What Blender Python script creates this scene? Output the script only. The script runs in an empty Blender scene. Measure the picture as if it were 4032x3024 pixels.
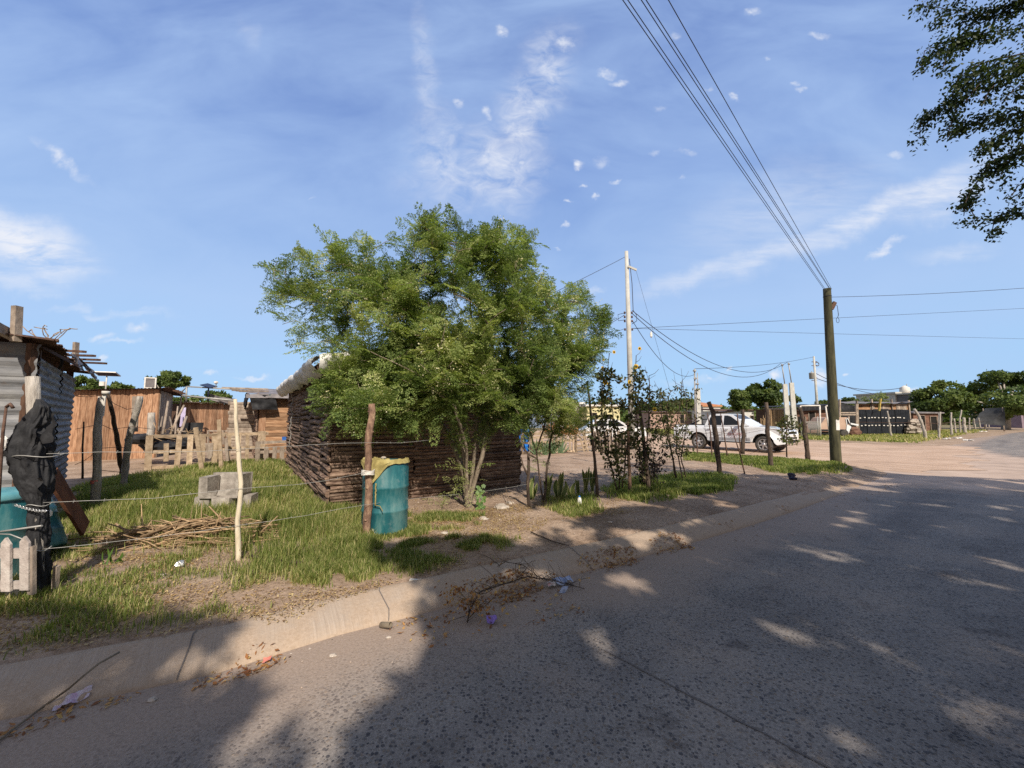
import bpy, math, random
import numpy as np
from mathutils import Vector, Matrix, noise as mnoise

# ------------------------------------------------------------------ camera, sky, sun, exposure
SC = bpy.context.scene
COL = SC.collection
FPX, CU, CV = 1573.0, 2016.0, 1512.0          # focal length and centre, in pixels of the 4032 wide photograph
CAMZ = 1.6
PITCH = math.radians(4.83)
cam_data = bpy.data.cameras.new("camera")
cam_data.sensor_width = 36.0
cam_data.lens = 36.0 * FPX / 4032.0
cam_data.clip_start = 0.05
cam_data.clip_end = 3000
cam = bpy.data.objects.new("camera", cam_data)
COL.objects.link(cam)
cam.location = (0, 0, CAMZ)
cam.rotation_euler = (math.radians(90) + PITCH, 0, 0)
SC.camera = cam

SC.view_settings.view_transform = 'Standard'
SC.view_settings.look = 'None'
SC.view_settings.gamma = 1.0
SC.view_settings.exposure = 0.12
SC.cycles.use_denoising = False
try:
    SC.cycles.denoiser = 'OPENIMAGEDENOISE'
    SC.cycles.denoising_prefilter = 'ACCURATE'
except Exception:
    pass
SC.cycles.max_bounces = 5
SC.cycles.diffuse_bounces = 3
SC.cycles.transparent_max_bounces = 8

SUN_ELEV = math.radians(40)
SUN_DIR2 = Vector((0.30, -0.954)).normalized()   # horizontal direction towards the sun
sd = bpy.data.lights.new("sun", 'SUN')
sd.energy = 5.0
sd.angle = math.radians(0.7)
sd.color = (1.0, 0.915, 0.80)
sun = bpy.data.objects.new("sun", sd)
COL.objects.link(sun)
tosun = Vector((SUN_DIR2.x * math.cos(SUN_ELEV), SUN_DIR2.y * math.cos(SUN_ELEV), math.sin(SUN_ELEV)))
sun.rotation_euler = tosun.to_track_quat('Z', 'Y').to_euler()
sun.location = (0, -10, 20)


def ray(u, v):
    x = (u - CU) / FPX
    y = -(v - CV) / FPX
    c, s = math.cos(PITCH), math.sin(PITCH)
    return Vector((x, c - s * y, s + c * y))


def G(u, v, z=0.15):
    d = ray(u, v)
    t = (z - CAMZ) / d.z
    return Vector((d.x * t, d.y * t, z))


def A(u, v, Y):
    d = ray(u, v)
    t = Y / d.y
    return Vector((d.x * t, Y, CAMZ + d.z * t))


def ab(u, v):
    d = ray(u, v)
    return d.x / d.y, d.z / d.y


# ---- world: physical sky plus high cirrus and small puffs, laid out by direction
world = bpy.data.worlds.new("World")
SC.world = world
world.use_nodes = True
wn, wl = world.node_tree.nodes, world.node_tree.links
wn.clear()
w_out = wn.new('ShaderNodeOutputWorld')
w_bg = wn.new('ShaderNodeBackground')
w_bg.inputs['Strength'].default_value = 0.13
wl.new(w_bg.outputs[0], w_out.inputs[0])
sky = wn.new('ShaderNodeTexSky')
sky.sky_type = 'NISHITA'
sky.sun_disc = False
sky.sun_elevation = SUN_ELEV
sky.sun_rotation = math.atan2(SUN_DIR2.x, SUN_DIR2.y)
sky.altitude = 0
sky.air_density = 1.0
sky.dust_density = 0.35
sky.ozone_density = 2.2


def wmath(op, a, b=None, c=None, clamp=False):
    n = wn.new('ShaderNodeMath')
    n.operation = op
    n.use_clamp = clamp
    for i, x in enumerate((a, b, c)):
        if x is None:
            continue
        if isinstance(x, (int, float)):
            n.inputs[i].default_value = x
        else:
            wl.new(x, n.inputs[i])
    return n.outputs[0]


w_tc = wn.new('ShaderNodeTexCoord')
w_sep = wn.new('ShaderNodeSeparateXYZ')
wl.new(w_tc.outputs['Generated'], w_sep.inputs[0])
w_y = wmath('MAXIMUM', w_sep.outputs[1], 0.02)
w_a = wmath('DIVIDE', w_sep.outputs[0], w_y)
w_b = wmath('DIVIDE', w_sep.outputs[2], w_y)
w_front = wmath('GREATER_THAN', w_sep.outputs[1], 0.1)
w_comb = wn.new('ShaderNodeCombineXYZ')
wl.new(w_a, w_comb.inputs[0])
wl.new(w_b, w_comb.inputs[1])


def wnoise(scale, detail=6, rough=0.6, stretch=None, dist=0.0, off=0.0, rot=0.0):
    vec = w_comb.outputs[0]
    mp = wn.new('ShaderNodeMapping')
    mp.inputs['Location'].default_value = (off, off * 0.7, off)
    mp.inputs['Rotation'].default_value = (0, 0, rot)
    if stretch:
        mp.inputs['Scale'].default_value = (stretch[0], stretch[1], 1)
    wl.new(vec, mp.inputs[0])
    n = wn.new('ShaderNodeTexNoise')
    n.inputs['Scale'].default_value = scale
    n.inputs['Detail'].default_value = detail
    n.inputs['Roughness'].default_value = rough
    n.inputs['Distortion'].default_value = dist
    wl.new(mp.outputs[0], n.inputs['Vector'])
    return n


w_wn = wnoise(9, 5, 0.6, off=3.1)
w_vs = wn.new('ShaderNodeVectorMath')
w_vs.operation = 'SUBTRACT'
wl.new(w_wn.outputs['Color'], w_vs.inputs[0])
w_vs.inputs[1].default_value = (0.5, 0.5, 0.5)
w_vm = wn.new('ShaderNodeVectorMath')
w_vm.operation = 'MULTIPLY_ADD'
wl.new(w_vs.outputs[0], w_vm.inputs[0])
w_vm.inputs[1].default_value = (0.10, 0.10, 0)
wl.new(w_comb.outputs[0], w_vm.inputs[2])
warped = w_vm.outputs[0]


def blob(u, v, ru, rv, rot=0.0, soft=1.0, amp=1.0, src=None):
    a0, b0 = ab(u, v)
    mp = wn.new('ShaderNodeMapping')
    mp.vector_type = 'TEXTURE'
    mp.inputs['Location'].default_value = (a0, b0, 0)
    mp.inputs['Rotation'].default_value = (0, 0, rot)
    mp.inputs['Scale'].default_value = (ru / FPX, rv / FPX, 1)
    wl.new(src or warped, mp.inputs[0])
    sx = wn.new('ShaderNodeVectorMath')
    sx.operation = 'MULTIPLY'
    sx.inputs[1].default_value = (1, 1, 0)
    wl.new(mp.outputs[0], sx.inputs[0])
    ln = wn.new('ShaderNodeVectorMath')
    ln.operation = 'LENGTH'
    wl.new(sx.outputs[0], ln.inputs[0])
    mr = wn.new('ShaderNodeMapRange')
    mr.interpolation_type = 'SMOOTHSTEP'
    mr.inputs['From Min'].default_value = 1.0
    mr.inputs['From Max'].default_value = 1.0 - soft
    mr.inputs['To Max'].default_value = amp
    wl.new(ln.outputs['Value'], mr.inputs[0])
    return mr.outputs[0]


def wsum(lst, op='MAXIMUM'):
    r = lst[0]
    for x in lst[1:]:
        r = wmath(op, r, x)
    return r


# small puffs  (u, v, ru, rv, amp)
puffs = [(1967, 125, 42, 28, .75), (2385, 290, 36, 24, .6), (2432, 322, 42, 30, .7), (2230, 175, 55, 45, .7),
         (2262, 648, 30, 26, .95), (2355, 632, 48, 30, .4), (2585, 605, 34, 26, .42), (2700, 615, 34, 22, .3),
         (2300, 722, 24, 12, .6), (2350, 760, 24, 14, .8), (2430, 724, 26, 12, .6), (2255, 785, 22, 14, .65),
         (2225, 875, 20, 14, .75), (2600, 425, 28, 18, .25), (2980, 50, 46, 34, .75), (2655, 130, 40, 30, .5),
         (3225, 135, 55, 26, .55), (2890, 370, 26, 22, .75), (3115, 340, 24, 16, .5), (3145, 360, 28, 16, .6),
         (3500, 610, 50, 26, .45), (1815, 415, 26, 30, .6), (1915, 440, 26, 40, .65), (2005, 480, 40, 34, .5),
         (2070, 445, 40, 36, .6), (2060, 620, 36, 26, .6), (2195, 980, 24, 10, .35), (3060, 1470, 36, 30, .95),
         (3215, 1495, 40, 50, .9), (3320, 1465, 28, 12, .7), (3590, 1530, 40, 24, .9), (2810, 1495, 16, 14, .8),
         (2868, 1485, 22, 16, .7), (530, 1290, 70, 30, .8), (400, 1320, 55, 22, .6), (470, 1345, 110, 18, .4),
         (400, 1425, 26, 18, .8), (215, 915, 30, 12, .6), (3185, 1000, 70, 26, .25), (2350, 1140, 60, 22, .45),
         (1240, 780, 16, 8, .2), (830, 1480, 40, 14, .6), (990, 1485, 80, 14, .6), (2760, 1500, 200, 22, .25),
         (2785, 345, 22, 14, .3), (3010, 235, 20, 12, .35), (2680, 700, 16, 10, .25)]
pf = wsum([blob(u, v, a, b, 0.0, 0.95, k) for (u, v, a, b, k) in puffs])
pn = wnoise(30, 6, 0.6, stretch=(1, 1.6), off=7.7)
pf2 = wmath('MULTIPLY', pf, wmath('MULTIPLY_ADD', pn.outputs['Fac'], 3.2, -0.75, clamp=True))
# cirrus fan in the middle and streaks to the right
fan = wsum([blob(1680, 330, 70, 560, math.radians(6), 1.0, .42), blob(1740, 620, 190, 330, math.radians(12), 1.0, .62),
            blob(2060, 470, 170, 480, math.radians(-20), 1.0, .8), blob(1960, 660, 290, 290, 0, 1.0, .85),
            blob(1860, 700, 420, 220, 0, 1.0, .6), blob(2160, 280, 160, 330, math.radians(-12), 1.0, .7),
            blob(250, 640, 210, 36, math.radians(-35), 1.0, .8), blob(980, 130, 60, 120, math.radians(20), 1.0, .22)])
fn = wnoise(15, 8, 0.6, stretch=(1.0, 1.5), dist=0.6, off=1.3)
fan2 = wmath('MULTIPLY', fan, wmath('MULTIPLY_ADD', fn.outputs['Fac'], 3.0, -1.0, clamp=True))
stk = wsum([blob(3450, 830, 900, 90, math.radians(24), 1.0, .75), blob(3700, 760, 360, 130, math.radians(22), 1.0, .85),
            blob(3000, 1010, 520, 80, math.radians(16), 1.0, .55), blob(3480, 980, 120, 22, math.radians(24), 1.0, .9),
            blob(2750, 1090, 380, 60, math.radians(18), 1.0, .5), blob(3760, 990, 240, 60, math.radians(6), 1.0, .4),
            blob(3100, 820, 700, 260, math.radians(20), 1.0, .3)])
sn = wnoise(7, 8, 0.62, stretch=(1.0, 5.0), dist=0.3, off=5.0, rot=math.radians(-22))
stk2 = wmath('MULTIPLY', stk, wmath('MULTIPLY_ADD', sn.outputs['Fac'], 2.9, -0.7, clamp=True))
lb = wsum([blob(80, 960, 430, 170, math.radians(-20), .9, 1.0), blob(250, 1030, 260, 60, math.radians(-20), 1.0, .6),
           blob(60, 1110, 300, 60, math.radians(-8), 1.0, .45), blob(420, 1225, 380, 24, math.radians(-4), 1.0, .35)])
ln_ = wnoise(6.5, 8, 0.6, stretch=(1.0, 4.2), dist=0.5, off=9.0, rot=math.radians(14))
lb2 = wmath('MULTIPLY', lb, wmath('MULTIPLY_ADD', ln_.outputs['Fac'], 3.8, -1.15, clamp=True))
# thin veil that whitens the sky towards the horizon and in wide bands
vn = wnoise(2.2, 5, 0.55, stretch=(1.0, 2.2), dist=0.4, off=2.0, rot=math.radians(-15))
veil = wmath('MULTIPLY', wmath('MULTIPLY_ADD', vn.outputs['Fac'], 1.5, -0.45, clamp=True), w_front)
tot = wsum([pf2, fan2, stk2, lb2])
tot = wmath('MULTIPLY', tot, w_front)
tot = wmath('MINIMUM', tot, 0.97)
w_ramp = wn.new('ShaderNodeValToRGB')


def s2l(c):
    return tuple(((x / 255 + .055) / 1.055) ** 2.4 / (2 ** SC.view_settings.exposure) / 0.13 for x in c)


w_el = w_ramp.color_ramp.elements
stops_ = [(0.0, (168, 206, 240)), (.035, (160, 208, 250)), (.12, (166, 208, 250)), (.24, (174, 205, 247)), (.36, (156, 189, 239)),
          (.52, (138, 170, 228)), (.68, (122, 152, 214)), (.80, (108, 138, 202)), (1.0, (128, 130, 140))]  # last stop: out-of-view zenith, greyed likewise to cut the blue fill
w_el[0].position, w_el[0].color = 0.0, (*s2l(stops_[0][1]), 1)
w_el[1].position, w_el[1].color = 1.0, (*s2l(stops_[-1][1]), 1)
for (p_, c_) in stops_[1:-1]:
    e_ = w_el.new(p_)
    e_.color = (*s2l(c_), 1)
wl.new(wmath('MAXIMUM', w_sep.outputs[2], 0.0), w_ramp.inputs[0])
w_base = wn.new('ShaderNodeMix')
w_base.data_type = 'RGBA'
w_base.inputs['Factor'].default_value = 0.86
wl.new(sky.outputs[0], w_base.inputs['A'])
wl.new(w_ramp.outputs[0], w_base.inputs['B'])
w_back = wn.new('ShaderNodeMix')          # unseen sky behind the camera, greyed to make the shade fill less blue
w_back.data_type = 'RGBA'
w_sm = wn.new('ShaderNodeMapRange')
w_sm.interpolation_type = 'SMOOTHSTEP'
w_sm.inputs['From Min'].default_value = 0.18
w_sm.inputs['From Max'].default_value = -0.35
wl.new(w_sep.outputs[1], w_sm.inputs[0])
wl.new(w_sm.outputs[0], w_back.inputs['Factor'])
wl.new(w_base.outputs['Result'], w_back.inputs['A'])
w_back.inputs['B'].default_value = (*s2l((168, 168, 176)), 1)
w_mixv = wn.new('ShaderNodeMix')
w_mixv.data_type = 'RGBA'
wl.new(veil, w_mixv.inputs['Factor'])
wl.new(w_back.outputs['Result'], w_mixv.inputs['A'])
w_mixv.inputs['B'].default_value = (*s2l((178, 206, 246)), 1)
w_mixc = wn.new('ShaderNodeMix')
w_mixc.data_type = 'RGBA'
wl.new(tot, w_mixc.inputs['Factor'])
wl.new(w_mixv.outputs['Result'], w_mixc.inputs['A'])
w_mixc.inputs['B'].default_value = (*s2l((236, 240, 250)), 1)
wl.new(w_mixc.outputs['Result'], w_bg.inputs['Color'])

# ------------------------------------------------------------------ helpers
R = random.Random(7)
NP = np.random.default_rng(11)
LINK = COL.objects.link


def setp(o, label=None, cat=None, group=None, kind=None):
    if label:
        o['label'] = label
    if cat:
        o['category'] = cat
    if group:
        o['group'] = group
    if kind:
        o['kind'] = kind
    return o


ORG = {}


def thing(name, label, cat, loc=(0, 0, 0), group=None, rotz=0.0):
    o = bpy.data.objects.new(name, None)
    LINK(o)
    o.location = loc
    o.rotation_euler = (0, 0, rotz)
    ORG[o.name] = None if rotz else Vector(loc)
    o.empty_display_size = 0.1
    return setp(o, label, cat, group)


class MB:
    def __init__(self):
        self.v, self.f, self.t, self.sm = [], [], [], []

    def add(self, verts, faces, tone=0.5, smooth=False):
        n = len(self.v)
        self.v += [tuple(p) for p in verts]
        for k, f in enumerate(faces):
            self.f.append(tuple(i + n for i in f))
            self.t.append(tone)
            self.sm.append(smooth)
        return self

    def hexa(self, c, tone=0.5):
        """8 corners: bottom 0-3 ccw, top 4-7"""
        self.add(c, [(0, 3, 2, 1), (4, 5, 6, 7), (0, 1, 5, 4), (1, 2, 6, 5), (2, 3, 7, 6), (3, 0, 4, 7)], tone)
        return self

    def box(self, c, s, rot=None, tone=0.5, jit=0.0):
        hx, hy, hz = s[0] / 2, s[1] / 2, s[2] / 2
        pts = []
        for (x, y, z) in ((-1, -1, -1), (1, -1, -1), (1, 1, -1), (-1, 1, -1), (-1, -1, 1), (1, -1, 1), (1, 1, 1), (-1, 1, 1)):
            p = Vector((x * hx, y * hy, z * hz))
            if jit:
                p += Vector((R.uniform(-jit, jit), R.uniform(-jit, jit), R.uniform(-jit, jit)))
            if rot is not None:
                p = rot @ p
            pts.append(p + Vector(c))
        return self.hexa(pts, tone)

    def bar(self, p0, p1, w, h, up=(0, 0, 1), tone=0.5, jit=0.0, taper=1.0):
        """box along p0-p1, width w (across), thickness h (along up-ish)"""
        p0, p1, up = Vector(p0), Vector(p1), Vector(up)
        d = (p1 - p0).normalized()
        if abs(d.dot(up)) > 0.98:
            up = Vector((1, 0, 0))
        sx = d.cross(up).normalized()
        uz = sx.cross(d).normalized()
        pts = []
        for (p, k) in ((p0, 1.0), (p1, taper)):
            for (a, b) in ((-1, -1), (1, -1), (1, 1), (-1, 1)):
                q = p + sx * (a * w / 2 * k) + uz * (b * h / 2 * k)
                if jit:
                    q += Vector((R.uniform(-jit, jit), R.uniform(-jit, jit), R.uniform(-jit, jit)))
                pts.append(q)
        return self.hexa(pts, tone)

    def tube(self, pts, rad, n=8, tone=0.5, cap=True, smooth=True, rough=0.0):
        pts = [Vector(p) for p in pts]
        if isinstance(rad, (int, float)):
            rad = [rad] * len(pts)
        base = len(self.v)
        ref = Vector((0.31, 0.17, 0.93))
        for i, p in enumerate(pts):
            d = (pts[min(i + 1, len(pts) - 1)] - pts[max(i - 1, 0)])
            if d.length < 1e-9:
                d = Vector((0, 0, 1))
            d.normalize()
            if abs(d.dot(ref)) > 0.97:
                ref = Vector((0.9, 0.3, 0.1))
            a = d.cross(ref).normalized()
            b = d.cross(a).normalized()
            for k in range(n):
                th = 2 * math.pi * k / n
                rr = rad[i] * (1 + (R.uniform(-rough, rough) if rough else 0))
                q = p + a * math.cos(th) * rr + b * math.sin(th) * rr
                self.v.append(tuple(q))
        for i in range(len(pts) - 1):
            for k in range(n):
                a0 = base + i * n + k
                a1 = base + i * n + (k + 1) % n
                self.f.append((a0, a1, a1 + n, a0 + n))
                self.t.append(tone)
                self.sm.append(smooth)
        if cap:
            self.f.append(tuple(base + k for k in range(n))[::-1])
            self.f.append(tuple(base + (len(pts) - 1) * n + k for k in range(n)))
            self.t += [tone, tone]
            self.sm += [False, False]
        return self

    def lathe(self, c, prof, n=24, tone=0.5, axis=None, smooth=True):
        """prof: list of (r, z); c base centre; axis optional rotation matrix"""
        base = len(self.v)
        for (r, z) in prof:
            for k in range(n):
                th = 2 * math.pi * k / n
                p = Vector((r * math.cos(th), r * math.sin(th), z))
                if axis is not None:
                    p = axis @ p
                self.v.append(tuple(p + Vector(c)))
        for i in range(len(prof) - 1):
            for k in range(n):
                a0 = base + i * n + k
                a1 = base + i * n + (k + 1) % n
                self.f.append((a0, a1, a1 + n, a0 + n))
                self.t.append(tone)
                self.sm.append(smooth)
        self.f.append(tuple(base + k for k in range(n))[::-1])
        self.f.append(tuple(base + (len(prof) - 1) * n + k for k in range(n)))
        self.t += [tone, tone]
        self.sm += [False, False]
        return self

    def grid(self, fn, nu, nv, tone=0.5, smooth=True, tonefn=None):
        base = len(self.v)
        for j in range(nv + 1):
            for i in range(nu + 1):
                self.v.append(tuple(fn(i / nu, j / nv)))
        for j in range(nv):
            for i in range(nu):
                a = base + j * (nu + 1) + i
                self.f.append((a, a + 1, a + nu + 2, a + nu + 1))
                self.t.append(tonefn(i / nu, j / nv) if tonefn else tone)
                self.sm.append(smooth)
        return self

    def rock(self, c, r, tone=0.5, sq=(1, 1, 0.7), n=6, seed=None):
        base = len(self.v)
        s = R.uniform(0, 100) if seed is None else seed
        rows = n
        cols = n * 2
        for j in range(rows + 1):
            ph = math.pi * j / rows
            for i in range(cols):
                th = 2 * math.pi * i / cols
                d = Vector((math.sin(ph) * math.cos(th), math.sin(ph) * math.sin(th), math.cos(ph)))
                k = 1 + 0.45 * mnoise.noise(d * 1.4 + Vector((s, s, s))) + 0.15 * mnoise.noise(d * 4 + Vector((s, 0, s)))
                self.v.append((c[0] + d.x * r * k * sq[0], c[1] + d.y * r * k * sq[1], c[2] + d.z * r * k * sq[2]))
        for j in range(rows):
            for i in range(cols):
                a0 = base + j * cols + i
                a1 = base + j * cols + (i + 1) % cols
                self.f.append((a0, a0 + cols, a1 + cols, a1))
                self.t.append(tone)
                self.sm.append(False)
        return self

    def mesh(self, name, org=Vector((0, 0, 0))):
        me = bpy.data.meshes.new(name)
        o = Vector(org)
        me.from_pydata([(x - o.x, y - o.y, z - o.z) for (x, y, z) in self.v], [], self.f)
        at = me.attributes.new('tone', 'FLOAT', 'FACE')
        at.data.foreach_set('value', self.t)
        me.polygons.foreach_set('use_smooth', self.sm)
        me.update()
        return me


def single(name, mb, mat, label=None, cat=None, group=None, kind=None, org=(0, 0, 0)):
    me = mb.mesh(name, Vector(org))
    me.materials.append(mat)
    o = bpy.data.objects.new(name, me)
    o.location = org
    LINK(o)
    return setp(o, label, cat, group, kind)


def part(parent, name, mb, mat, label=None, kind=None):
    org = ORG.get(parent.name)
    me = mb.mesh(name, org if org is not None else Vector((0, 0, 0)))
    me.materials.append(mat)
    o = bpy.data.objects.new(name, me)
    LINK(o)
    o.parent = parent
    ORG[o.name] = org
    return setp(o, label, None, None, kind)


def bulk(name, V, F, tone, mat, parent=None, org=(0, 0, 0), smooth=False, label=None, cat=None, group=None, kind=None):
    """V (n,3) F (m,k) arrays, one face size"""
    V = np.asarray(V, dtype=np.float32)
    F = np.asarray(F, dtype=np.int32)
    if parent is not None:
        oo = ORG.get(parent.name)
        o3 = np.array(oo if oo is not None else (0, 0, 0), dtype=np.float32)
    else:
        o3 = np.array(org, dtype=np.float32)
    V = V - o3
    me = bpy.data.meshes.new(name)
    me.vertices.add(len(V))
    me.vertices.foreach_set('co', V.ravel())
    k = F.shape[1]
    me.loops.add(F.size)
    me.loops.foreach_set('vertex_index', F.ravel())
    me.polygons.add(len(F))
    me.polygons.foreach_set('loop_start', np.arange(0, F.size, k, dtype=np.int32))
    me.polygons.foreach_set('loop_total', np.full(len(F), k, dtype=np.int32))
    me.update(calc_edges=True)
    if smooth:
        me.polygons.foreach_set('use_smooth', np.ones(len(F), dtype=bool))
    if tone is not None:
        at = me.attributes.new('tone', 'FLOAT', 'FACE')
        at.data.foreach_set('value', np.asarray(tone, dtype=np.float32))
    me.validate()
    me.materials.append(mat)
    ob = bpy.data.objects.new(name, me)
    LINK(ob)
    if parent is not None:
        ob.parent = parent
        ORG[ob.name] = ORG.get(parent.name)
    else:
        ob.location = org
    return setp(ob, label, cat, group, kind)


def copy_tree(o, parent=None):
    c = o.copy()
    LINK(c)
    if parent is not None:
        c.parent = parent
    for ch in [x for x in COL.objects if x.parent == o]:
        copy_tree(ch, c)
    return c


# ------------------------------------------------------------------ materials
def newmat(name):
    m = bpy.data.materials.new(name)
    m.use_nodes = True
    nt = m.node_tree
    nt.nodes.clear()
    out = nt.nodes.new('ShaderNodeOutputMaterial')
    return m, nt, out


def nmath(nt, op, a, b=None, c=None, clamp=False):
    n = nt.nodes.new('ShaderNodeMath')
    n.operation = op
    n.use_clamp = clamp
    for i, x in enumerate((a, b, c)):
        if x is None:
            continue
        if isinstance(x, (int, float)):
            n.inputs[i].default_value = x
        else:
            nt.links.new(x, n.inputs[i])
    return n.outputs[0]


def nnoise(nt, scale, detail=4, rough=0.6, stretch=(1, 1, 1), dist=0.0, vec=None, off=(0, 0, 0)):
    if vec is None:
        vec = nt.nodes.new('ShaderNodeTexCoord').outputs['Object']
    mp = nt.nodes.new('ShaderNodeMapping')
    mp.inputs['Scale'].default_value = stretch
    mp.inputs['Location'].default_value = off
    nt.links.new(vec, mp.inputs[0])
    n = nt.nodes.new('ShaderNodeTexNoise')
    n.inputs['Scale'].default_value = scale
    n.inputs['Detail'].default_value = detail
    n.inputs['Roughness'].default_value = rough
    n.inputs['Distortion'].default_value = dist
    nt.links.new(mp.outputs[0], n.inputs['Vector'])
    return n


def nramp(nt, fac, stops):
    r = nt.nodes.new('ShaderNodeValToRGB')
    el = r.color_ramp.elements
    while len(el) > 1:
        el.remove(el[-1])
    el[0].position = stops[0][0]
    el[0].color = (*stops[0][1], 1)
    for (p, c) in stops[1:]:
        e = el.new(p)
        e.color = (*c, 1)
    nt.links.new(fac, r.inputs[0])
    return r.outputs[0]


def nmix(nt, fac, a, b, mode='MIX'):
    n = nt.nodes.new('ShaderNodeMix')
    n.data_type = 'RGBA'
    n.blend_type = mode
    for key, x in (('Factor', fac), ('A', a), ('B', b)):
        if isinstance(x, (int, float)):
            n.inputs[key].default_value = x
        elif isinstance(x, tuple):
            n.inputs[key].default_value = (*x, 1)
        else:
            nt.links.new(x, n.inputs[key])
    return n.outputs['Result']


def ntone(nt):
    a = nt.nodes.new('ShaderNodeAttribute')
    a.attribute_name = 'tone'
    return a.outputs['Fac']


def nbump(nt, h, strength=0.4, dist=0.02):
    b = nt.nodes.new('ShaderNodeBump')
    b.inputs['Strength'].default_value = strength
    b.inputs['Distance'].default_value = dist
    nt.links.new(h, b.inputs['Height'])
    return b.outputs[0]


def bsdf(nt, out, col, rough=0.8, metal=0.0, bump=None, spec=0.3, coat=0.0):
    p = nt.nodes.new('ShaderNodeBsdfPrincipled')
    if isinstance(col, tuple):
        p.inputs['Base Color'].default_value = (*col, 1)
    else:
        nt.links.new(col, p.inputs['Base Color'])
    if isinstance(rough, (int, float)):
        p.inputs['Roughness'].default_value = rough
    else:
        nt.links.new(rough, p.inputs['Roughness'])
    p.inputs['Metallic'].default_value = metal
    p.inputs['Specular IOR Level'].default_value = spec
    p.inputs['Coat Weight'].default_value = coat
    if bump is not None:
        nt.links.new(bump, p.inputs['Normal'])
    nt.links.new(p.outputs[0], out.inputs[0])
    return p


def M(name, stops, scale=6, stretch=(1, 1, 1), rough=0.85, metal=0.0, ta=0.35, bump=0.3, bscale=None, detail=5, spec=0.25,
      dirt=None, coat=0.0, dist=0.0):
    """noise-ramped surface, darkened or lightened a little per piece by the tone attribute"""
    m, nt, out = newmat(name)
    n = nnoise(nt, scale, detail, 0.62, stretch, dist)
    stops = [(0.28 + 0.44 * i / max(1, len(stops) - 1), c) for i, c in enumerate(stops)]
    col = nramp(nt, n.outputs['Fac'], stops)
    if ta:
        k = nmath(nt, 'MULTIPLY_ADD', ntone(nt), 2 * ta, 1 - ta)
        cc = nt.nodes.new('ShaderNodeCombineXYZ')
        for i in range(3):
            nt.links.new(k, cc.inputs[i])
        col = nmix(nt, 1.0, col, cc.outputs[0], 'MULTIPLY')
    if dirt:
        dn = nnoise(nt, dirt[1], 6, 0.65, off=(3, 5, 1))
        f = nmath(nt, 'MULTIPLY_ADD', dn.outputs['Fac'], 4.0, -4.0 * (1 - dirt[2]) , clamp=True)
        col = nmix(nt, f, col, dirt[0])
    bn = nnoise(nt, bscale or scale * 3, 5, 0.65, stretch)
    bsdf(nt, out, col, rough, metal, nbump(nt, bn.outputs['Fac'], bump, 0.02), spec, coat)
    return m


def leafmat(name, stops, trans=0.35, rough=0.55, spec=0.25):
    m, nt, out = newmat(name)
    col = nramp(nt, ntone(nt), [(i / max(1, len(stops) - 1), c) for i, c in enumerate(stops)])
    p = nt.nodes.new('ShaderNodeBsdfPrincipled')
    nt.links.new(col, p.inputs['Base Color'])
    p.inputs['Roughness'].default_value = rough
    p.inputs['Specular IOR Level'].default_value = spec
    tr = nt.nodes.new('ShaderNodeBsdfTranslucent')
    tc = nmix(nt, 1.0, col, (1.25, 1.35, 0.6), 'MULTIPLY')
    nt.links.new(tc, tr.inputs['Color'])
    mx = nt.nodes.new('ShaderNodeMixShader')
    mx.inputs[0].default_value = trans
    nt.links.new(p.outputs[0], mx.inputs[1])
    nt.links.new(tr.outputs[0], mx.inputs[2])
    nt.links.new(mx.outputs[0], out.inputs[0])
    return m


MAT = {}
MAT['bark_slab'] = M('bark_slab', [(.065, .036, .027), (.19, .125, .09), (.36, .26, .19)], 7, (1, 1, 5), ta=.45, bump=.6, bscale=22)
MAT['weathered'] = M('weathered_wood', [(.16, .12, .09), (.30, .24, .19), (.42, .35, .28)], 9, (1, 1, .5), ta=.35, bump=.4)
MAT['pallet'] = M('pallet_wood', [(.20, .14, .09), (.36, .27, .18), (.50, .39, .28)], 8, ta=.35, bump=.4)
MAT['orange_wood'] = M('orange_plank', [(.13, .065, .038), (.32, .175, .10), (.47, .30, .19)], 5, (5, 5, .6), ta=.38, bump=.3)
MAT['orange_wood_h'] = M('orange_plank_lying', [(.13, .065, .038), (.33, .185, .10), (.47, .31, .19)], 5, (.6, .6, 6), ta=.38, bump=.3)
MAT['grey_metal'] = M('weathered_tin', [(.11, .115, .125), (.20, .20, .205), (.29, .285, .275)], 3, (1, 1, 3), rough=.85, metal=.0, ta=.3, bump=.3,
                      dirt=((.20, .12, .075), 3.5, .42))
MAT['tarp'] = M('black_tarp', [(.010, .010, .011), (.022, .022, .024), (.05, .05, .052)], 4, rough=.68, ta=.3, bump=.6, spec=.22)
MAT['grey_tarp'] = M('grey_tarp', [(.11, .10, .10), (.20, .18, .18), (.30, .27, .27)], 4, rough=.6, ta=.3, bump=.3)
MAT['white_tarp'] = M('white_tarp', [(.48, .46, .43), (.66, .64, .60), (.78, .76, .72)], 5, rough=.6, ta=.15, bump=.4)
MAT['teal'] = M('teal_plastic', [(.008, .05, .07), (.02, .125, .14), (.13, .25, .24)], 6, (1, 1, .3), rough=.45, ta=.2, bump=.1,
                dirt=((.22, .28, .27), 5.5, .45), spec=.4)
MAT['teal_lid'] = M('pale_teal_plastic', [(.06, .22, .27), (.12, .30, .33), (.2, .38, .38)], 5, rough=.5, ta=.2, bump=.08)
MAT['yellow_cloth'] = M('yellow_cloth', [(.18, .14, .05), (.33, .27, .10), (.48, .41, .18)], 9, ta=.2, bump=.5)
MAT['concrete'] = M('old_concrete', [(.16, .14, .12), (.30, .265, .23), (.45, .41, .36)], 8, ta=.3, bump=.5, dirt=((.10, .09, .08), 5, .38))
MAT['precast'] = M('precast_concrete', [(.38, .37, .34), (.48, .47, .43), (.56, .55, .5)], 3, ta=.15, bump=.2)
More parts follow.
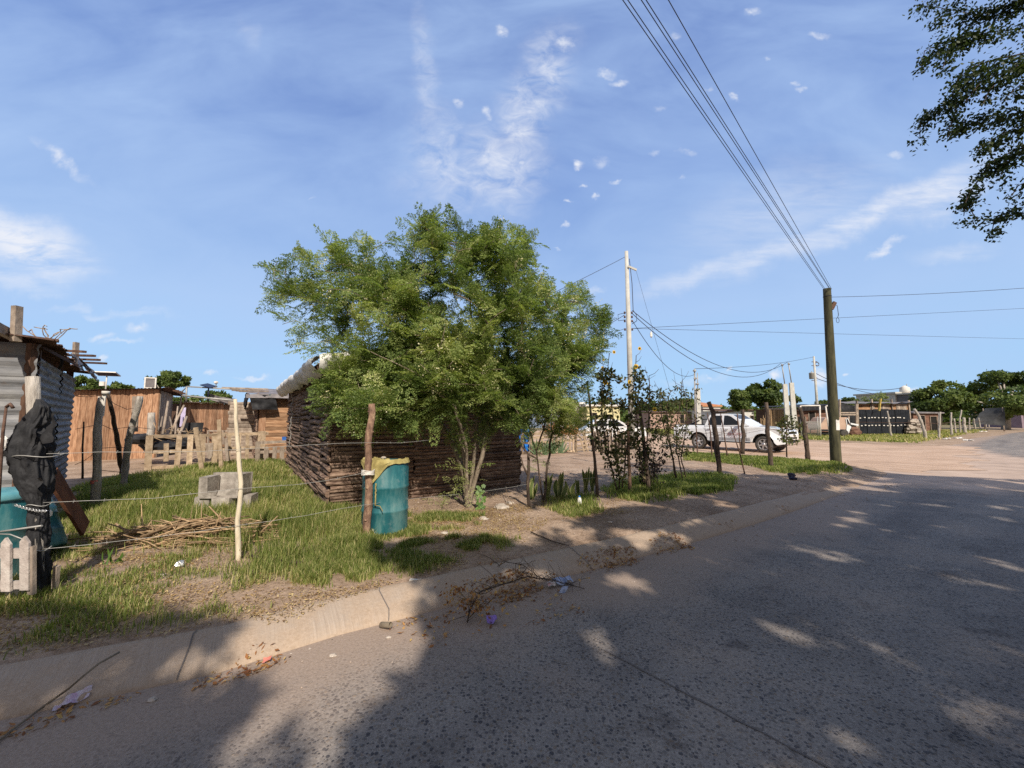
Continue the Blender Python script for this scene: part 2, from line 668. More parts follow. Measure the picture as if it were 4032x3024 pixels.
MAT['bark_grey'] = M('grey_bark', [(.22, .19, .16), (.40, .36, .31), (.56, .51, .45)], 9, (3, 3, .6), ta=.25, bump=.8, bscale=25)
MAT['bark_dark'] = M('dark_bark', [(.035, .025, .018), (.085, .06, .045), (.16, .12, .09)], 9, (3, 3, .6), ta=.25, bump=.8)
MAT['bark_pale'] = M('pale_bark', [(.12, .09, .065), (.24, .19, .14), (.38, .32, .24)], 10, (3, 3, .7), ta=.25, bump=.7,
                     dirt=((.13, .10, .07), 9, .42))
MAT['stick_pale'] = M('peeled_stick', [(.48, .40, .28), (.64, .55, .40), (.72, .64, .5)], 12, (3, 3, .6), ta=.15, bump=.3)
MAT['peel_post'] = M('peeling_post', [(.09, .055, .04), (.24, .145, .10), (.46, .32, .20)], 11, (2, 2, .8), ta=.2, bump=.9, bscale=18)
MAT['mossy_pole'] = M('mossy_pole', [(.025, .024, .016), (.06, .058, .032), (.12, .11, .06)], 3.0, (3, 3, .5), ta=.1, bump=.5)
MAT['wire'] = M('galvanised_wire', [(.30, .29, .27), (.42, .41, .38)], 10, rough=.5, metal=.3, ta=0, bump=0)
MAT['black_wire'] = M('black_cable', [(.03, .03, .045), (.05, .05, .07)], 10, rough=.6, ta=0, bump=0)
MAT['chain'] = M('chain_steel', [(.5, .5, .5), (.7, .7, .68)], 10, rough=.35, metal=.8, ta=0, bump=0)
MAT['rust_steel'] = M('rusted_steel', [(.06, .035, .03), (.12, .07, .05), (.2, .12, .09)], 20, rough=.8, metal=.2, ta=.2, bump=.3)
MAT['white_paint'] = M('chalky_white_paint', [(.5, .46, .40), (.66, .62, .56), (.76, .73, .68)], 8, ta=.15, bump=.3, dirt=((.25, .2, .15), 9, .3))
MAT['picket'] = M('greyed_picket', [(.30, .25, .22), (.44, .38, .34), (.54, .49, .44)], 9, ta=.2, bump=.5, dirt=((.16, .12, .10), 8, .36))
MAT['stone'] = M('pale_stone', [(.28, .23, .19), (.42, .36, .30), (.56, .5, .43)], 10, ta=.3, bump=.6)
MAT['blue_plastic'] = M('blue_plastic', [(.01, .10, .42), (.02, .16, .55), (.04, .24, .7)], 6, rough=.4, ta=.2, bump=.05)
MAT['blue_tarp'] = M('blue_tarp', [(.02, .07, .24), (.03, .12, .4), (.08, .2, .5)], 6, rough=.6, ta=.2, bump=.2)
MAT['dark_board'] = M('dark_board', [(.05, .025, .018), (.10, .055, .035), (.17, .10, .07)], 6, (4, 4, .7), ta=.3, bump=.3)
MAT['twig'] = M('dry_twig', [(.19, .12, .065), (.33, .22, .125), (.48, .36, .22)], 20, ta=.45, bump=.3)
MAT['dark_inside'] = M('dark_interior', [(.012, .01, .009), (.02, .017, .015)], 3, ta=0, bump=0)
# ------------------------------------------------------------------ layout of streets and plots
D = Vector((0.79, 0.613))          # along the paved street
S = Vector((-0.62, 0.785))         # along the dirt side street, away from the pavement
kerb_px = [(365, 2753), (850, 2648), (1332, 2498), (1621, 2424), (1900, 2352), (2187, 2278), (2450, 2212), (2700, 2143), (2953, 2069),
           (3150, 2003), (3320, 1940)]
KL = [G(u, v, 0.0).xy for (u, v) in kerb_px]
d0 = (KL[1] - KL[0]).normalized()
KL = [KL[0] - d0 * 40, KL[0] - d0 * 8, KL[0] - d0 * 2] + KL
corner = [G(3450, 1893, 0).xy, G(3500, 1868, 0).xy, G(3470, 1845, 0).xy, G(3385, 1826, 0).xy]
A_side0 = Vector((11.3, 13.3))
side_near = [A_side0 + S * t for t in (0, 6, 12, 20, 40, 90, 260)]
PA = [tuple(p) for p in KL + corner + side_near] + [(-420, 300), (-420, -60)]
far_corner = Vector((23.4, 22.0))
far_side = [far_corner + S * t for t in (260, 90, 40, 20, 10, 5, 2)]
far_kerb = [far_corner + D * 0.8 - S * 0.0 + Vector((0, 0)), far_corner + D * 2 + Vector((.1, -.1)), G(3860, 1724, 0).xy, G(4000, 1690, 0).xy]
d1 = (far_kerb[-1] - far_kerb[-2]).normalized()
far_kerb += [far_kerb[-1] + d1 * 60, far_kerb[-1] + d1 * 330]
PB = [tuple(p) for p in far_side + far_kerb] + [(500, 600)]
NR = Vector((D.y, -D.x))
RW = 7.6
rk0 = Vector((0.43, 3.98)) + NR * RW
PC = [tuple(rk0 + D * 420), tuple(rk0 - D * 120), (-30, -300), (420, -100)]


def sdist(P, X, Y):
    """distance to polygon boundary, positive inside; X, Y arrays"""
    X = np.asarray(X, float)
    Y = np.asarray(Y, float)
    n = len(P)
    dm = np.full(X.shape, 1e9)
    ins = np.zeros(X.shape, bool)
    for i in range(n):
        x0, y0 = P[i]
        x1, y1 = P[(i + 1) % n]
        dx, dy = x1 - x0, y1 - y0
        L = dx * dx + dy * dy + 1e-12
        t = np.clip(((X - x0) * dx + (Y - y0) * dy) / L, 0, 1)
        dm = np.minimum(dm, np.hypot(X - x0 - t * dx, Y - y0 - t * dy))
        c = (y0 > Y) != (y1 > Y)
        with np.errstate(divide='ignore', invalid='ignore'):
            xi = (x1 - x0) * (Y - y0) / (y1 - y0 + 1e-30) + x0
        ins ^= (c & (X < xi))
    return np.where(ins, dm, -dm)


def vnoise(X, Y, scale, seed=0, octs=3):
    """cheap value noise on arrays, 0..1"""
    out = np.zeros(np.shape(X))
    amp, tot = 1.0, 0.0
    for o in range(octs):
        xs = np.asarray(X) * scale * 2 ** o + seed * 13.7 + 1000
        ys = np.asarray(Y) * scale * 2 ** o + seed * 7.3 + 1000
        xi, yi = np.floor(xs), np.floor(ys)
        fx, fy = xs - xi, ys - yi
        fx = fx * fx * (3 - 2 * fx)
        fy = fy * fy * (3 - 2 * fy)

        def h(a, b):
            q = np.sin(a * 127.1 + b * 311.7 + seed * 74.7 + o * 19.19) * 43758.5453
            return q - np.floor(q)
        out += amp * ((h(xi, yi) * (1 - fx) + h(xi + 1, yi) * fx) * (1 - fy) + (h(xi, yi + 1) * (1 - fx) + h(xi + 1, yi + 1) * fx) * fy)
        tot += amp
        amp *= 0.5
    return out / tot


def sstep(x, a, b):
    t = np.clip((x - a) / (b - a), 0, 1)
    return t * t * (3 - 2 * t)


def pxpoly(pts, z=0.15):
    return [tuple(G(u, v, z).xy) for (u, v) in pts]


def height(X, Y):
    X = np.asarray(X, float)
    Y = np.asarray(Y, float)
    a = sdist(PA, X, Y)
    b = sdist(PB, X, Y)
    c = sdist(PC, X, Y)
    n1 = vnoise(X, Y, 0.9, 1, 3) - 0.5
    n2 = vnoise(X, Y, 5.0, 2, 3) - 0.5
    # where the kerb ends the verge slopes softly down to the dirt street
    dd = X * D.x + Y * D.y
    soft = sstep(dd, 10.5, 13.5)
    ha = 0.115 * sstep(a, 0.0, 0.3 + 0.9 * soft) + 0.035 * sstep(a, 0.3, 1.4)
    ha = ha + (0.05 * n1 + 0.03 * n2) * sstep(a, 0.25, 1.2)
    hb = 0.10 * sstep(b, 0.0, 1.2) + 0.25 * sstep(b, 1.0, 4) * 0 + (0.12 * n1 + 0.04 * n2) * sstep(b, 0.2, 2)
    hc = 0.15 * sstep(c, 0, 0.4)
    h = np.where(a > 0, ha, np.where(b > 0, hb, np.where(c > 0, hc, 0.0)))
    lip = np.where((a > 0) & (a < 0.42) & (soft < .5), -0.03, 0.0)
    return h - np.where((a > 0) | (b > 0) | (c > 0), 0, 0.04) + lip


def hz(x, y):
    return float(height(np.array([x]), np.array([y]))[0])


def axis_coords(lo, hi, step, far, g=1.17):
    c = list(np.arange(lo, hi + 1e-6, step))
    s, x = step, c[-1]
    while x < far:
        s *= g
        x += s
        c.append(x)
    s, x = step, c[0]
    pre = []
    while x > -far:
        s *= g
        x -= s
        pre.append(x)
    return np.array(pre[::-1] + c)


gx = axis_coords(-10.0, 13.0, 0.075, 700)
gy = axis_coords(1.0, 16.5, 0.075, 700)
GX, GY = np.meshgrid(gx, gy)
GZ = height(GX, GY)
nx, ny = len(gx), len(gy)
V = np.stack([GX.ravel(), GY.ravel(), GZ.ravel()], 1)
ii, jj = np.meshgrid(np.arange(nx - 1), np.arange(ny - 1))
q = (jj * nx + ii).ravel()
F = np.stack([q, q + 1, q + nx + 1, q + nx], 1)


def attr(o, name, vals, dom='POINT'):
    at = o.data.attributes.new(name, 'FLOAT', dom)
    at.data.foreach_set('value', np.asarray(vals, dtype=np.float32).ravel())


def nattr(nt, name):
    a = nt.nodes.new('ShaderNodeAttribute')
    a.attribute_name = name
    return a.outputs['Fac']


# grass zones (photo pixels on the verge, turned into ground polygons)
lush = pxpoly([(180, 2060), (330, 1880), (640, 1850), (900, 1820), (1140, 1815), (1200, 1900), (1300, 1985), (1440, 2000), (1480, 2150), (1450, 2215),
               (1330, 2215), (1260, 2290), (1150, 2280), (1000, 2290), (800, 2230), (700, 2185), (560, 2190), (420, 2170), (250, 2130)])
backlush = pxpoly([(560, 1800), (1000, 1790), (1130, 1830), (620, 1900), (330, 1920)])


def dens_grass(X, Y):
    d = np.zeros(np.shape(X))
    a = sdist(lush, X, Y)
    pn_ = vnoise(X, Y, 1.6, 5, 3)
    pn2 = vnoise(X, Y, 4.5, 6, 2)
    d = np.maximum(d, sstep(a + .5 * (pn2 - .5), -0.15, 0.55) * (0.16 + 0.84 * sstep(pn_ * .5 + pn2 * .5, .40, .62)))
    va = sdist(PA, X, Y)
    # patchy verge between the kerb and the fence line
    left = (X < -0.4) & (Y < 6.2)
    pv = sstep(pn_ * .55 + pn2 * .45 + .05 * sstep(-X, 1.2, 2.4), 0.42, 0.60) * sstep(va, 0.42, 0.75)
    d = np.maximum(d, np.where(left, 0.62 * pv * (0.35 + 0.65 * sstep(-X, 0.6, 2.4)), 0))
    shade = sdist(pxpoly([(1480, 2110), (1800, 2100), (1960, 2090), (2010, 2120), (1960, 2170), (1700, 2190), (1480, 2190)]), X, Y)
    d = np.maximum(d, 0.42 * sstep(shade, -0.15, .3) * sstep(pn2, .42, .6))
    for zz, k in (([(2420, 1900), (2560, 1880), (2800, 1870), (2900, 1880), (2860, 1930), (2660, 1960), (2540, 1975), (2420, 1960)], .95),
                  ([(2160, 1960), (2330, 1950), (2360, 2010), (2250, 2035), (2150, 2000)], .5),
                  ([(2380, 1925), (2480, 1915), (2520, 1960), (2400, 1960)], .4),
                  ([(2700, 1785), (3000, 1790), (3130, 1800), (3300, 1812), (3330, 1830), (3200, 1868), (3060, 1862), (2960, 1835), (2700, 1812)], .95),
                  ([(3000, 1835), (3330, 1830), (3400, 1850), (3250, 1862), (3050, 1868)], .35)):
        a = sdist(pxpoly(zz), X, Y)
        d = np.maximum(d, k * sstep(a, -0.15, 0.25) * (0.15 + 0.85 * sstep(pn2 * .6 + pn_ * .4, .36, .58)))
    return d


zon = np.zeros(GX.shape)
sb = sdist(PB, GX, GY)
sa_ = sdist(PA, GX, GY)
gr = dens_grass(GX, GY)
farA = sstep(sa_, 1.5, 4) * sstep(GY, 16, 24) * (GX < 12) * .8
grf = np.maximum(gr, sstep(sb, 1.2, 2.6) * (0.55 + 0.45 * vnoise(GX, GY, .3, 9, 3)))
grf = np.maximum(grf, farA * sstep(vnoise(GX, GY, .25, 8, 3), .3, .6))

m, nt, out = newmat('ground_dirt')
n1 = nnoise(nt, 1.3, 8, .62)
n2 = nnoise(nt, 22, 6, .7)
n3 = nnoise(nt, 90, 3, .7)
c1 = nramp(nt, n1.outputs['Fac'], [(.3, (.26, .18, .125)), (.5, (.40, .29, .21)), (.7, (.50, .385, .295))])
c2 = nramp(nt, n2.outputs['Fac'], [(.32, (.6, .56, .52)), (.55, (1, 1, 1)), (.75, (1.22, 1.18, 1.1))])
col = nmix(nt, 1.0, c1, c2, 'MULTIPLY')
gcol = nramp(nt, n2.outputs['Fac'], [(.3, (.06, .075, .022)), (.55, (.13, .14, .045)), (.75, (.27, .24, .10))])
gfac = nmath(nt, 'MULTIPLY', nattr(nt, 'grassy'), nmath(nt, 'MULTIPLY_ADD', n3.outputs['Fac'], 2.2, -.35, clamp=True))
col = nmix(nt, gfac, col, gcol)
hsum = nmath(nt, 'MULTIPLY_ADD', n3.outputs['Fac'], .35, n2.outputs['Fac'])
bsdf(nt, out, col, .95, 0, nbump(nt, hsum, .7, .03), .15)
MAT['ground'] = m
ground = bulk('ground', V, F, None, m, smooth=True, kind='structure')
attr(ground, 'grassy', grf)

# ---- paved street: exposed aggregate concrete, dusty along the kerb and at the corner
rs = np.concatenate([np.arange(-0.25, 2.0, .12), np.arange(2.0, RW + .3, .4)])
ts = np.concatenate([-np.geomspace(120, 8.5, 14), np.arange(-8, 24, .4), np.geomspace(24, 330, 26)])
O0 = Vector((0.43, 3.98))
# left edge follows the kerb polyline: sample it by position along D
kl = np.array([[(p - O0).dot(D), (p - O0).dot(-NR)] for p in [Vector(x) for x in KL]])
fk = np.array([[(Vector(x) - O0).dot(D), (Vector(x) - O0).dot(-NR)] for x in far_kerb])
tt = np.concatenate([kl[:, 0], fk[:, 0]])
oo = np.concatenate([kl[:, 1], fk[:, 1]])
left_off = np.interp(ts, tt, oo)
V, dust = [], []
for j, t in enumerate(ts):
    for r_ in rs:
        w = r_ / RW
        off = left_off[j] * (1 - w) + 0.25 * (1 - w) * 0 - r_
        if r_ <= 0:
            off = left_off[j] - r_
        p = O0 + D * float(t) - NR * float(off)
        V.append((p.x, p.y, 0.0))
V = np.array(V)
nr_ = len(rs)
ii, jj = np.meshgrid(np.arange(nr_ - 1), np.arange(len(ts) - 1))
q = (jj * nr_ + ii).ravel()
F = np.stack([q, q + 1, q + nr_ + 1, q + nr_], 1)
RR = np.tile(rs, len(ts))
TT = np.repeat(ts, nr_)
wob = vnoise(V[:, 0], V[:, 1], 1.1, 3, 3) - .5
dust = 1 - sstep(RR + wob * .9, 0.25, 1.15)
inter = sstep(TT, 9.2, 11.5) * (1 - sstep(TT, 26, 34))
reach = 1.2 + 6.0 * np.exp(-((TT - 17.5) / 6.5) ** 2)
dust = np.maximum(dust, inter * (1 - sstep(RR + wob * 1.6, reach * .5, reach)))

m, nt, out = newmat('exposed_aggregate')
tc = nt.nodes.new('ShaderNodeTexCoord').outputs['Object']
wrp = nnoise(nt, 14, 2, .5, vec=tc)
va_ = nt.nodes.new('ShaderNodeVectorMath')
va_.operation = 'MULTIPLY_ADD'
nt.links.new(wrp.outputs['Color'], va_.inputs[0])
va_.inputs[1].default_value = (.018, .018, 0)
nt.links.new(tc, va_.inputs[2])
vo = nt.nodes.new('ShaderNodeTexVoronoi')
vo.inputs['Scale'].default_value = 50
vo.inputs['Randomness'].default_value = 1.0
nt.links.new(va_.outputs[0], vo.inputs['Vector'])
sepc = nt.nodes.new('ShaderNodeSeparateXYZ')
nt.links.new(vo.outputs['Color'], sepc.inputs[0])
thr = nmath(nt, 'MULTIPLY_ADD', sepc.outputs[0], .50, .12)
stone = nmath(nt, 'SUBTRACT', thr, vo.outputs['Distance'])
stone = nmath(nt, 'MULTIPLY', stone, 9, clamp=True)
scol = nramp(nt, sepc.outputs[1], [(0, (.065, .063, .07)), (.35, (.10, .095, .098)), (.6, (.17, .155, .145)), (.8, (.24, .19, .145)), (1, (.13, .125, .12))])
big = nnoise(nt, 1.1, 7, .65, vec=tc)
fine = nnoise(nt, 60, 4, .7, vec=tc)
mort = nramp(nt, fine.outputs['Fac'], [(.3, (.165, .148, .136)), (.55, (.265, .24, .22)), (.75, (.38, .35, .32))])
col = nmix(nt, stone, mort, scol)
bl = nramp(nt, big.outputs['Fac'], [(.3, (.70, .68, .67)), (.5, (1, .98, .96)), (.7, (1.18, 1.13, 1.06))])
col = nmix(nt, 1.0, col, bl, 'MULTIPLY')
mpl = nt.nodes.new('ShaderNodeMapping')
mpl.inputs['Rotation'].default_value = (0, 0, -math.atan2(D.y, D.x))
nt.links.new(tc, mpl.inputs[0])
lane = nnoise(nt, .9, 4, .55, stretch=(.12, 1.3, 1), vec=mpl.outputs[0])
ll = nramp(nt, lane.outputs['Fac'], [(.36, (.80, .79, .80)), (.5, (1, 1, 1)), (.62, (1.12, 1.1, 1.07))])
col = nmix(nt, 1.0, col, ll, 'MULTIPLY')
oil = nnoise(nt, 2.6, 5, .6, vec=tc, off=(4, 9, 2))
oo_ = nramp(nt, oil.outputs['Fac'], [(.60, (1, 1, 1)), (.70, (.62, .6, .6))])
col = nmix(nt, 1.0, col, oo_, 'MULTIPLY')
dpk = nramp(nt, big.outputs['Fac'], [(.3, (.40, .29, .215)), (.5, (.48, .355, .27)), (.7, (.56, .425, .33))])
dcol = nramp(nt, fine.outputs['Fac'], [(.3, (.26, .19, .14)), (.5, (.33, .25, .195)), (.72, (.39, .305, .245))])
dn = nmath(nt, 'MULTIPLY_ADD', nmath(nt, 'SUBTRACT', big.outputs['Fac'], .5), 1.6, nattr(nt, 'dust'))
dn = nmath(nt, 'MULTIPLY_ADD', nmath(nt, 'SUBTRACT', fine.outputs['Fac'], .5), .5, dn, clamp=True)
dn = nmath(nt, 'MULTIPLY', dn, .96)
dcol = nmix(nt, nattr(nt, 'earth'), dcol, dpk)
col = nmix(nt, dn, col, dcol)
hh = nmath(nt, 'MULTIPLY_ADD', stone, .6, nmath(nt, 'MULTIPLY', fine.outputs['Fac'], .5))
hh = nmath(nt, 'MULTIPLY', hh, nmath(nt, 'SUBTRACT', 1.15, dn))
bsdf(nt, out, col, .82, 0, nbump(nt, hh, .55, .012), .3)
MAT['pavement'] = m
road = bulk('road', V, F, None, m, smooth=True, kind='structure')
attr(road, 'dust', dust)
attr(road, 'earth', np.clip(inter * (1 - sstep(RR, 1.5, 7)) + 0 * RR, 0, 1))

# transverse joint in the slab
mb = MB()
j0, j1 = G(2380, 2560, 0), G(3290, 3040, 0)
jd = (j1 - j0).normalized()
pts = [j0 + jd * (i * .12) + Vector((R.uniform(-.006, .006), R.uniform(-.006, .006), 0)) for i in range(int((j1 - j0).length / .12) + 14)]
nrm = Vector((-jd.y, jd.x, 0))
for a, b in zip(pts[:-1], pts[1:]):
    w0 = R.uniform(.004, .008)
    mb.add([a - nrm * w0 + Vector((0, 0, .004)), b - nrm * w0 + Vector((0, 0, .004)), b + nrm * w0 + Vector((0, 0, .004)), a + nrm * w0 + Vector((0, 0, .004))],
           [(0, 1, 2, 3)])
MAT['joint'] = M('dirt_filled_joint', [(.13, .11, .10), (.19, .165, .15)], 30, ta=0, bump=.5)
single('road_joint', mb, MAT['joint'], kind='structure')

# ---- side street of pale packed earth
m, nt, out = newmat('packed_earth')
n1 = nnoise(nt, .6, 8, .6)
mpv = nt.nodes.new('ShaderNodeTexCoord').outputs['Object']
mp = nt.nodes.new('ShaderNodeMapping')
mp.inputs['Rotation'].default_value = (0, 0, -math.atan2(S.y, S.x))
nt.links.new(mpv, mp.inputs[0])
n2 = nnoise(nt, 1.0, 6, .6, stretch=(.25, 3.2, 1), vec=mp.outputs[0])
n3 = nnoise(nt, 30, 5, .7)
c1 = nramp(nt, n1.outputs['Fac'], [(.3, (.42, .30, .22)), (.5, (.52, .38, .285)), (.7, (.60, .455, .355))])
c2 = nramp(nt, n2.outputs['Fac'], [(.35, (.78, .74, .70)), (.5, (1, 1, 1)), (.68, (1.1, 1.08, 1.06))])
c3 = nramp(nt, n3.outputs['Fac'], [(.3, (.82, .8, .78)), (.6, (1.08, 1.06, 1.04))])
col = nmix(nt, 1.0, nmix(nt, 1.0, c1, c2, 'MULTIPLY'), c3, 'MULTIPLY')
bsdf(nt, out, col, .95, 0, nbump(nt, nmath(nt, 'ADD', n2.outputs['Fac'], n3.outputs['Fac']), .5, .04), .12)
MAT['packed'] = m
ws = np.linspace(0, 1, 26)
tl = np.concatenate([np.linspace(-1.2, 30, 66), np.geomspace(31, 260, 20)])
E0, E1 = Vector((11.9, 12.4)), far_corner + D * 1.2
V = []
for t in tl:
    for w in ws:
        p = E0.lerp(E1, float(w)) + S * float(t)
        ext = D * (1.6 * (w - .5))
        if t < .5:
            ext = ext + S * (1.3 * mnoise.noise(Vector((w * 9, 1, 4))) + .5 * mnoise.noise(Vector((w * 31, 5, 4))))
        p = p + ext
        V.append((p.x, p.y, 0.008))
V = np.array(V)
nz = vnoise(V[:, 0], V[:, 1], .8, 4, 3) - .5
edge = np.minimum(np.tile(ws, len(tl)), 1 - np.tile(ws, len(tl))) * 14
V[:, 2] += np.abs(nz) * .05 * sstep(np.repeat(tl, len(ws)), 0, 3) - 0.012 * (1 - sstep(edge, 0, .8))
k = len(ws)
ii, jj = np.meshgrid(np.arange(k - 1), np.arange(len(tl) - 1))
q = (jj * k + ii).ravel()
F = np.stack([q, q + 1, q + k + 1, q + k], 1)
bulk('dirt_road', V, F, None, m, smooth=True, kind='structure')

# ---- kerb: sloping broom-finished concrete
m, nt, out = newmat('broomed_concrete')
tc = nt.nodes.new('ShaderNodeTexCoord').outputs['Object']
mp = nt.nodes.new('ShaderNodeMapping')
mp.inputs['Rotation'].default_value = (0, 0, -math.atan2(.55, .83))
nt.links.new(tc, mp.inputs[0])
br = nnoise(nt, 1.0, 3, .6, stretch=(105, 2.0, 2.0), vec=mp.outputs[0])
pt = nnoise(nt, 3.4, 7, .65, vec=tc)
fn_ = nnoise(nt, 45, 4, .7, vec=tc)
conc = nramp(nt, br.outputs['Fac'], [(.3, (.34, .27, .21)), (.55, (.42, .34, .27)), (.75, (.49, .41, .335))])
drt = nramp(nt, fn_.outputs['Fac'], [(.3, (.34, .25, .175)), (.7, (.46, .355, .265))])
f_ = nmath(nt, 'MULTIPLY_ADD', pt.outputs['Fac'], 4.2, -1.5, clamp=True)
f_ = nmath(nt, 'MAXIMUM', f_, nattr(nt, 'cover'))
col = nmix(nt, f_, conc, drt)
hb_ = nmath(nt, 'MULTIPLY', br.outputs['Fac'], nmath(nt, 'SUBTRACT', 1.1, f_))
bsdf(nt, out, col, .9, 0, nbump(nt, nmath(nt, 'MULTIPLY_ADD', fn_.outputs['Fac'], .3, hb_), .6, .012), .2)
MAT['broomed'] = m
path = [KL[0].lerp(KL[1], .5)] + KL[1:]
sm = []
for i in range(len(path) - 1):
    n = max(1, int((path[i + 1] - path[i]).length / .15))
    for k in range(n):
        sm.append(path[i].lerp(path[i + 1], k / n))
sm.append(path[-1])
prof = [(-.02, -.02), (-.012, .006), (.01, .03), (.07, .060), (.2, .100), (.31, .125), (.36, .131), (.42, .10)]
V, cov = [], []
for i, p in enumerate(sm):
    d = (sm[min(i + 3, len(sm) - 1)] - sm[max(i - 3, 0)]).normalized()
    nn = Vector((-d.y, d.x))
    fade = max(0, 1 - max(0, (len(sm) - 1 - i) * .15 / 3.0))
    for k, (a, z) in enumerate(prof):
        q = p + nn * a
        V.append((q.x, q.y, z * (1 - .55 * fade) + (mnoise.noise(Vector((q.x * 2.2, q.y * 2.2, 3))) * .008 if 1 <= k <= 6 else 0)))
        dd = q.x * D.x + q.y * D.y
        base = (1.0 if a > .33 else .35 * max(0, (a - .1) / .23)) + (.8 if a < 0 else 0)
        cov.append(min(1.0, max(base, sstep(dd, 2.2, 4.2) * .9)))
V = np.array(V)
k = len(prof)
ii, jj = np.meshgrid(np.arange(k - 1), np.arange(len(sm) - 1))
q = (jj * k + ii).ravel()
F = np.stack([q, q + k, q + k + 1, q + 1], 1)
kerb = bulk('kerb', V, F, None, m, smooth=True, kind='structure')
attr(kerb, 'cover', cov)

for (ju, jv) in ((640, 2690), (1560, 2440), (2330, 2243)):
    g_ = G(ju, jv, 0).xy
    i0 = min(range(2, len(sm) - 2), key=lambda k: (sm[k] - g_).length)
    p = sm[i0]
    d = (sm[i0 + 1] - sm[i0 - 1]).normalized()
    nn = Vector((-d.y, d.x))
    mb = MB()
    vs = []
    for (a, z) in prof[1:7]:
        for sg in (-1, 1):
            q = p + nn * a + d * (sg * .004 + .03 * mnoise.noise(Vector((a * 9, i0, 0))))
            vs.append((q.x, q.y, z + .006))
    mb.add(vs, [(2 * i, 2 * i + 1, 2 * i + 3, 2 * i + 2) for i in range(5)])
    single('kerb_joint', mb, MAT['joint'], kind='structure')
# ------------------------------------------------------------------ buildings
UPZ = Vector((0, 0, 1))
FD = Vector((.83, .56, 0)).normalized()        # along the house fronts
SD = Vector((-.56, .83, 0)).normalized()       # along the side walls, away from the street


def gz(p, dz=0.0):
    return Vector((p[0], p[1], hz(p[0], p[1]) + dz))


def slab_wall(mb, p0, p1, z0, z1, out, hmin=.05, hmax=.10, seg=1.6, wavy=.012, depth=.04, top=None):
    """courses of half-round offcut slabs nailed to studs; top(t) may give a sloping top"""
    p0, p1 = Vector(p0), Vector(p1)
    L = (p1 - p0).length
    d = (p1 - p0).normalized()
    studs = [0.0]
    while studs[-1] < L - .3:
        studs.append(min(L, studs[-1] + seg * R.uniform(.8, 1.2)))
    if L - studs[-1] > 1e-3:
        studs.append(L)
    for a, b in zip(studs[:-1], studs[1:]):
        z = z0
        while True:
            h = R.uniform(hmin, hmax)
            zt = z1 if top is None else top((a + b) / 2 / L)
            if z > zt - .02:
                break
            tone = R.betavariate(2, 2)
            ax, bx = a - R.uniform(-.03, .06), b + R.uniform(-.03, .06)
            n = max(3, int((bx - ax) / .3))
            k = len(mb.v)
            dep = depth * R.uniform(.6, 1.3)
            t0, t1 = R.uniform(-wavy, wavy), R.uniform(-wavy, wavy)
            ph = R.uniform(0, 9)
            for i in range(n + 1):
                w = i / n
                x = ax + (bx - ax) * w
                c = z + t0 * (1 - w) + t1 * w + mnoise.noise(Vector((x * 2, z * 3, ph))) * wavy
                hh = h * (1 + .25 * mnoise.noise(Vector((x * 3, ph, z))))
                base = p0 + d * x
                for (zz, oo) in ((-.05, .0), (.15, .75), (.5, 1.0), (.85, .75), (1.05, .0)):
                    mb.v.append(tuple(base + UPZ * (c + zz * hh) + out * (.005 + oo * dep * (1 + .3 * mnoise.noise(Vector((x * 5, zz * 3, ph)))))))
            for i in range(n):
                for j in range(4):
                    q = k + i * 5 + j
                    mb.f.append((q, q + 5, q + 6, q + 1))
                    mb.t.append(min(1, max(0, tone + R.uniform(-.06, .06))))
                    mb.sm.append(False)
            mb.f.append(tuple(k + j for j in range(5)))
            mb.f.append(tuple(k + n * 5 + j for j in range(5))[::-1])
            mb.t += [tone, tone]
            mb.sm += [False, False]
            z += h * R.uniform(.92, 1.08)


def board_wall(mb, p0, p1, z0, z1, out, w=.14, thick=.02, gap=.006, top=None, vertical=True, jt=.02):
    p0, p1 = Vector(p0), Vector(p1)
    L = (p1 - p0).length
    d = (p1 - p0).normalized()
    if vertical:
        x = 0.0
        while x < L - .02:
            ww = min(w * R.uniform(.75, 1.25), L - x)
            zt = (z1 if top is None else top((x + ww / 2) / L)) + R.uniform(-jt, jt)
            zb = z0 + R.uniform(-jt, jt)
            o = out * R.uniform(0, .012)
            c = [p0 + d * (x + gap / 2) + o, p0 + d * (x + ww - gap / 2) + o]
            b = [q + UPZ * zb for q in c] + [c[1] + UPZ * zb + out * thick, c[0] + UPZ * zb + out * thick]
            tt = [Vector((q.x, q.y, 0)) + UPZ * zt for q in b]
            mb.hexa(b + tt, R.random())
            x += ww
    else:
        z = z0
        while z < z1 - .02:
            hh = min(w * R.uniform(.75, 1.25), z1 - z)
            o = out * R.uniform(0, .012)
            t0, t1 = R.uniform(-.006, .006), R.uniform(-.006, .006)
            q = [p0 + o + UPZ * (z + t0), p1 + o + UPZ * (z + t1), p1 + o + out * thick + UPZ * (z + t1), p0 + o + out * thick + UPZ * (z + t0)]
            mb.hexa(q + [a + UPZ * (hh - gap) for a in q], R.random())
            z += hh


def backing(mb, p0, p1, z0, z1, out, off=.04, th=.03, top0=None, top1=None):
    p0, p1 = Vector(p0), Vector(p1)
    q = [p0 - out * off, p1 - out * off, p1 - out * (off + th), p0 - out * (off + th)]
    zt = [top0 or z1, top1 or z1, top1 or z1, top0 or z1]
    mb.hexa([a + UPZ * z0 for a in q] + [a + UPZ * z for a, z in zip(q, zt)], .3)


